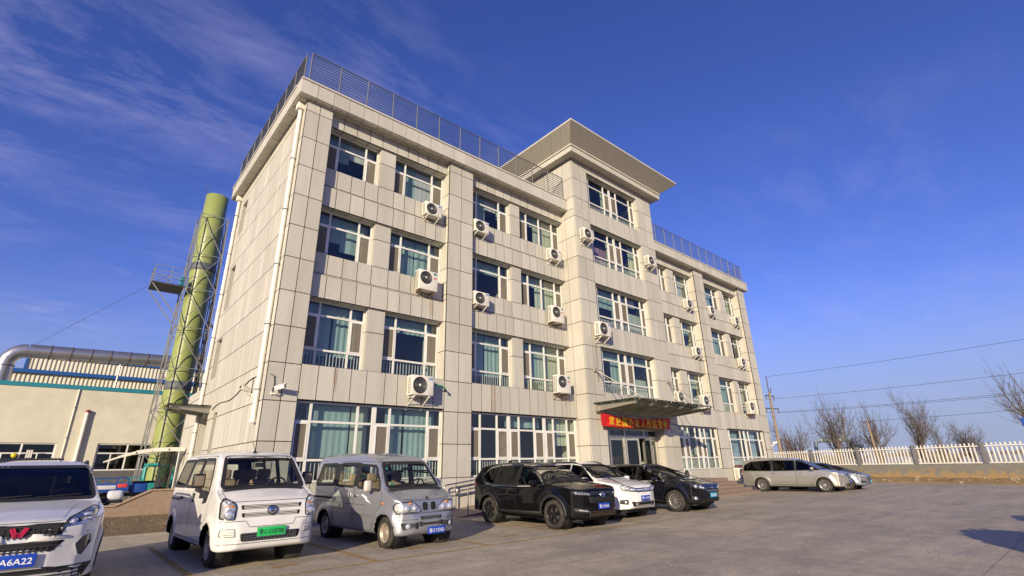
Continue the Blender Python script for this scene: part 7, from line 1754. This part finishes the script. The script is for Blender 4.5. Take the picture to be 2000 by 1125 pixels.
# silver hatchback behind it
SVP2 = paint('blue_silver_paint', (.23, .25, .30), .55, dirt=(.28, .24, .2), amt=.3, rough=.3)
S6 = dict(S4); S6.update(wb=2.70, pm=SVP2, side=[(2.12, .24), (2.26, .32), (2.32, .52), (2.28, .68), (2.16, .78), (1.8, .88), (1.10, 1.0), (.25, 1.38), (-.1, 1.44), (-.8, 1.46), (-1.5, 1.36), (-2.0, 1.06), (-2.25, 1.0), (-2.36, .8), (-2.36, .4), (-2.2, .28)], front=sfront(.90, .56, 1.47, .92), plan=splan(2.33, -2.37, .903),
    ws=[(-.72, 1.02), (.72, 1.02), (.56, 1.38), (-.56, 1.38)], gl=CARGD, rws=[(-.55, 1.1), (.55, 1.1), (.45, 1.36), (-.45, 1.36)], rlim=-.9, win=[[(1.0, .93), (.32, 1.33), (-.12, 1.38), (-.12, .92)], [(-.19, .92), (-.19, 1.38), (-.9, 1.36), (-1.3, 1.12), (-1.2, .94)]], doors=[[(-.15, .32), (.86, .32), (1.04, .6), (1.06, .92), (.36, 1.37), (-.15, 1.41)], [(-1.05, .5), (-.95, .32), (-.17, .32), (-.17, 1.41), (-.95, 1.40), (-1.3, .9)]],
    rails=None, dlo=None, hm=SVP2, tail=None, rim='alloy', spokes=8, mir=(.78, 1.02, .98), R=.32, aR=.38, stop=1.15, dz=.94)
c = car('silver_car', 'blue silver saloon whose nose shows behind the people carrier', 'car', (33.45, 11.3, 0), R_(-86), S6)
lamp(c, [(.46, .62), (.76, .68), (.86, .80), (.62, .76)], LAMPR, [(.66, .715, .035)], None, .012)
c.mesh_grille('upper_grille', rpoly([(-.42, .36), (.42, .36), (.46, .60), (.34, .68), (-.34, .68), (-.46, .60)], .04), SEAM, 7, 0, CHROME, .010)
e = c.ring('emblem', 0, .62, .06, .012, CHROME, .018)
for sg in (-1, 1): c.patch('fog_housing', rpoly([(sg * .60, .36), (sg * .84, .38), (sg * .82, .50), (sg * .64, .46)][::sg], .03), 'front', TRIM, off=.003)
q = c.proj('front', 0, .42)[0]; c.plate(q.x + .03, 0, .43, '鲁G·5D90', PCYAN, PWHITE)

# unseen shrubs added right of the frame to cast a shadow on the yard
rnd = random.Random(31)
LEAF = mat('evergreen_leaf', (.045, .075, .03), .6, island=.4)
for (x, y, r, h, lab) in ((10.95, -.85, 1.0, 1.65, 'round shrub added outside the frame to throw the shadow at lower right'), (15.4, -1.1, .9, 1.6, 'second round shrub added outside the frame for its shadow, farther along')):
    t = thing('shadow_shrub', lab, 'shrub', (x, y, 0), group='added shadow shrubs outside the frame'); b = MB()
    for k in range(2600):
        a, z = rnd.uniform(0, 6.283), rnd.uniform(-1, 1); q = math.sqrt(1 - z * z); s = rnd.uniform(.82, 1.02)
        p = Vector((math.cos(a) * q * r * s, math.sin(a) * q * r * s, h * .55 + z * h * .45 * s)); e = Vector((rnd.uniform(-1, 1), rnd.uniform(-1, 1), rnd.uniform(-1, 1))) * .09; f = Vector((rnd.uniform(-1, 1), rnd.uniform(-1, 1), rnd.uniform(-1, 1))) * .09
        b.add([tuple(p - e), tuple(p + f), tuple(p + e), tuple(p - f)], [(0, 1, 2, 3)])
    b.build('foliage', LEAF, t, kind='stuff'); b = MB(); b.tube([(0, 0, 0), (0, 0, h * .5)], .08, 8); b.build('trunk', BARK, t)
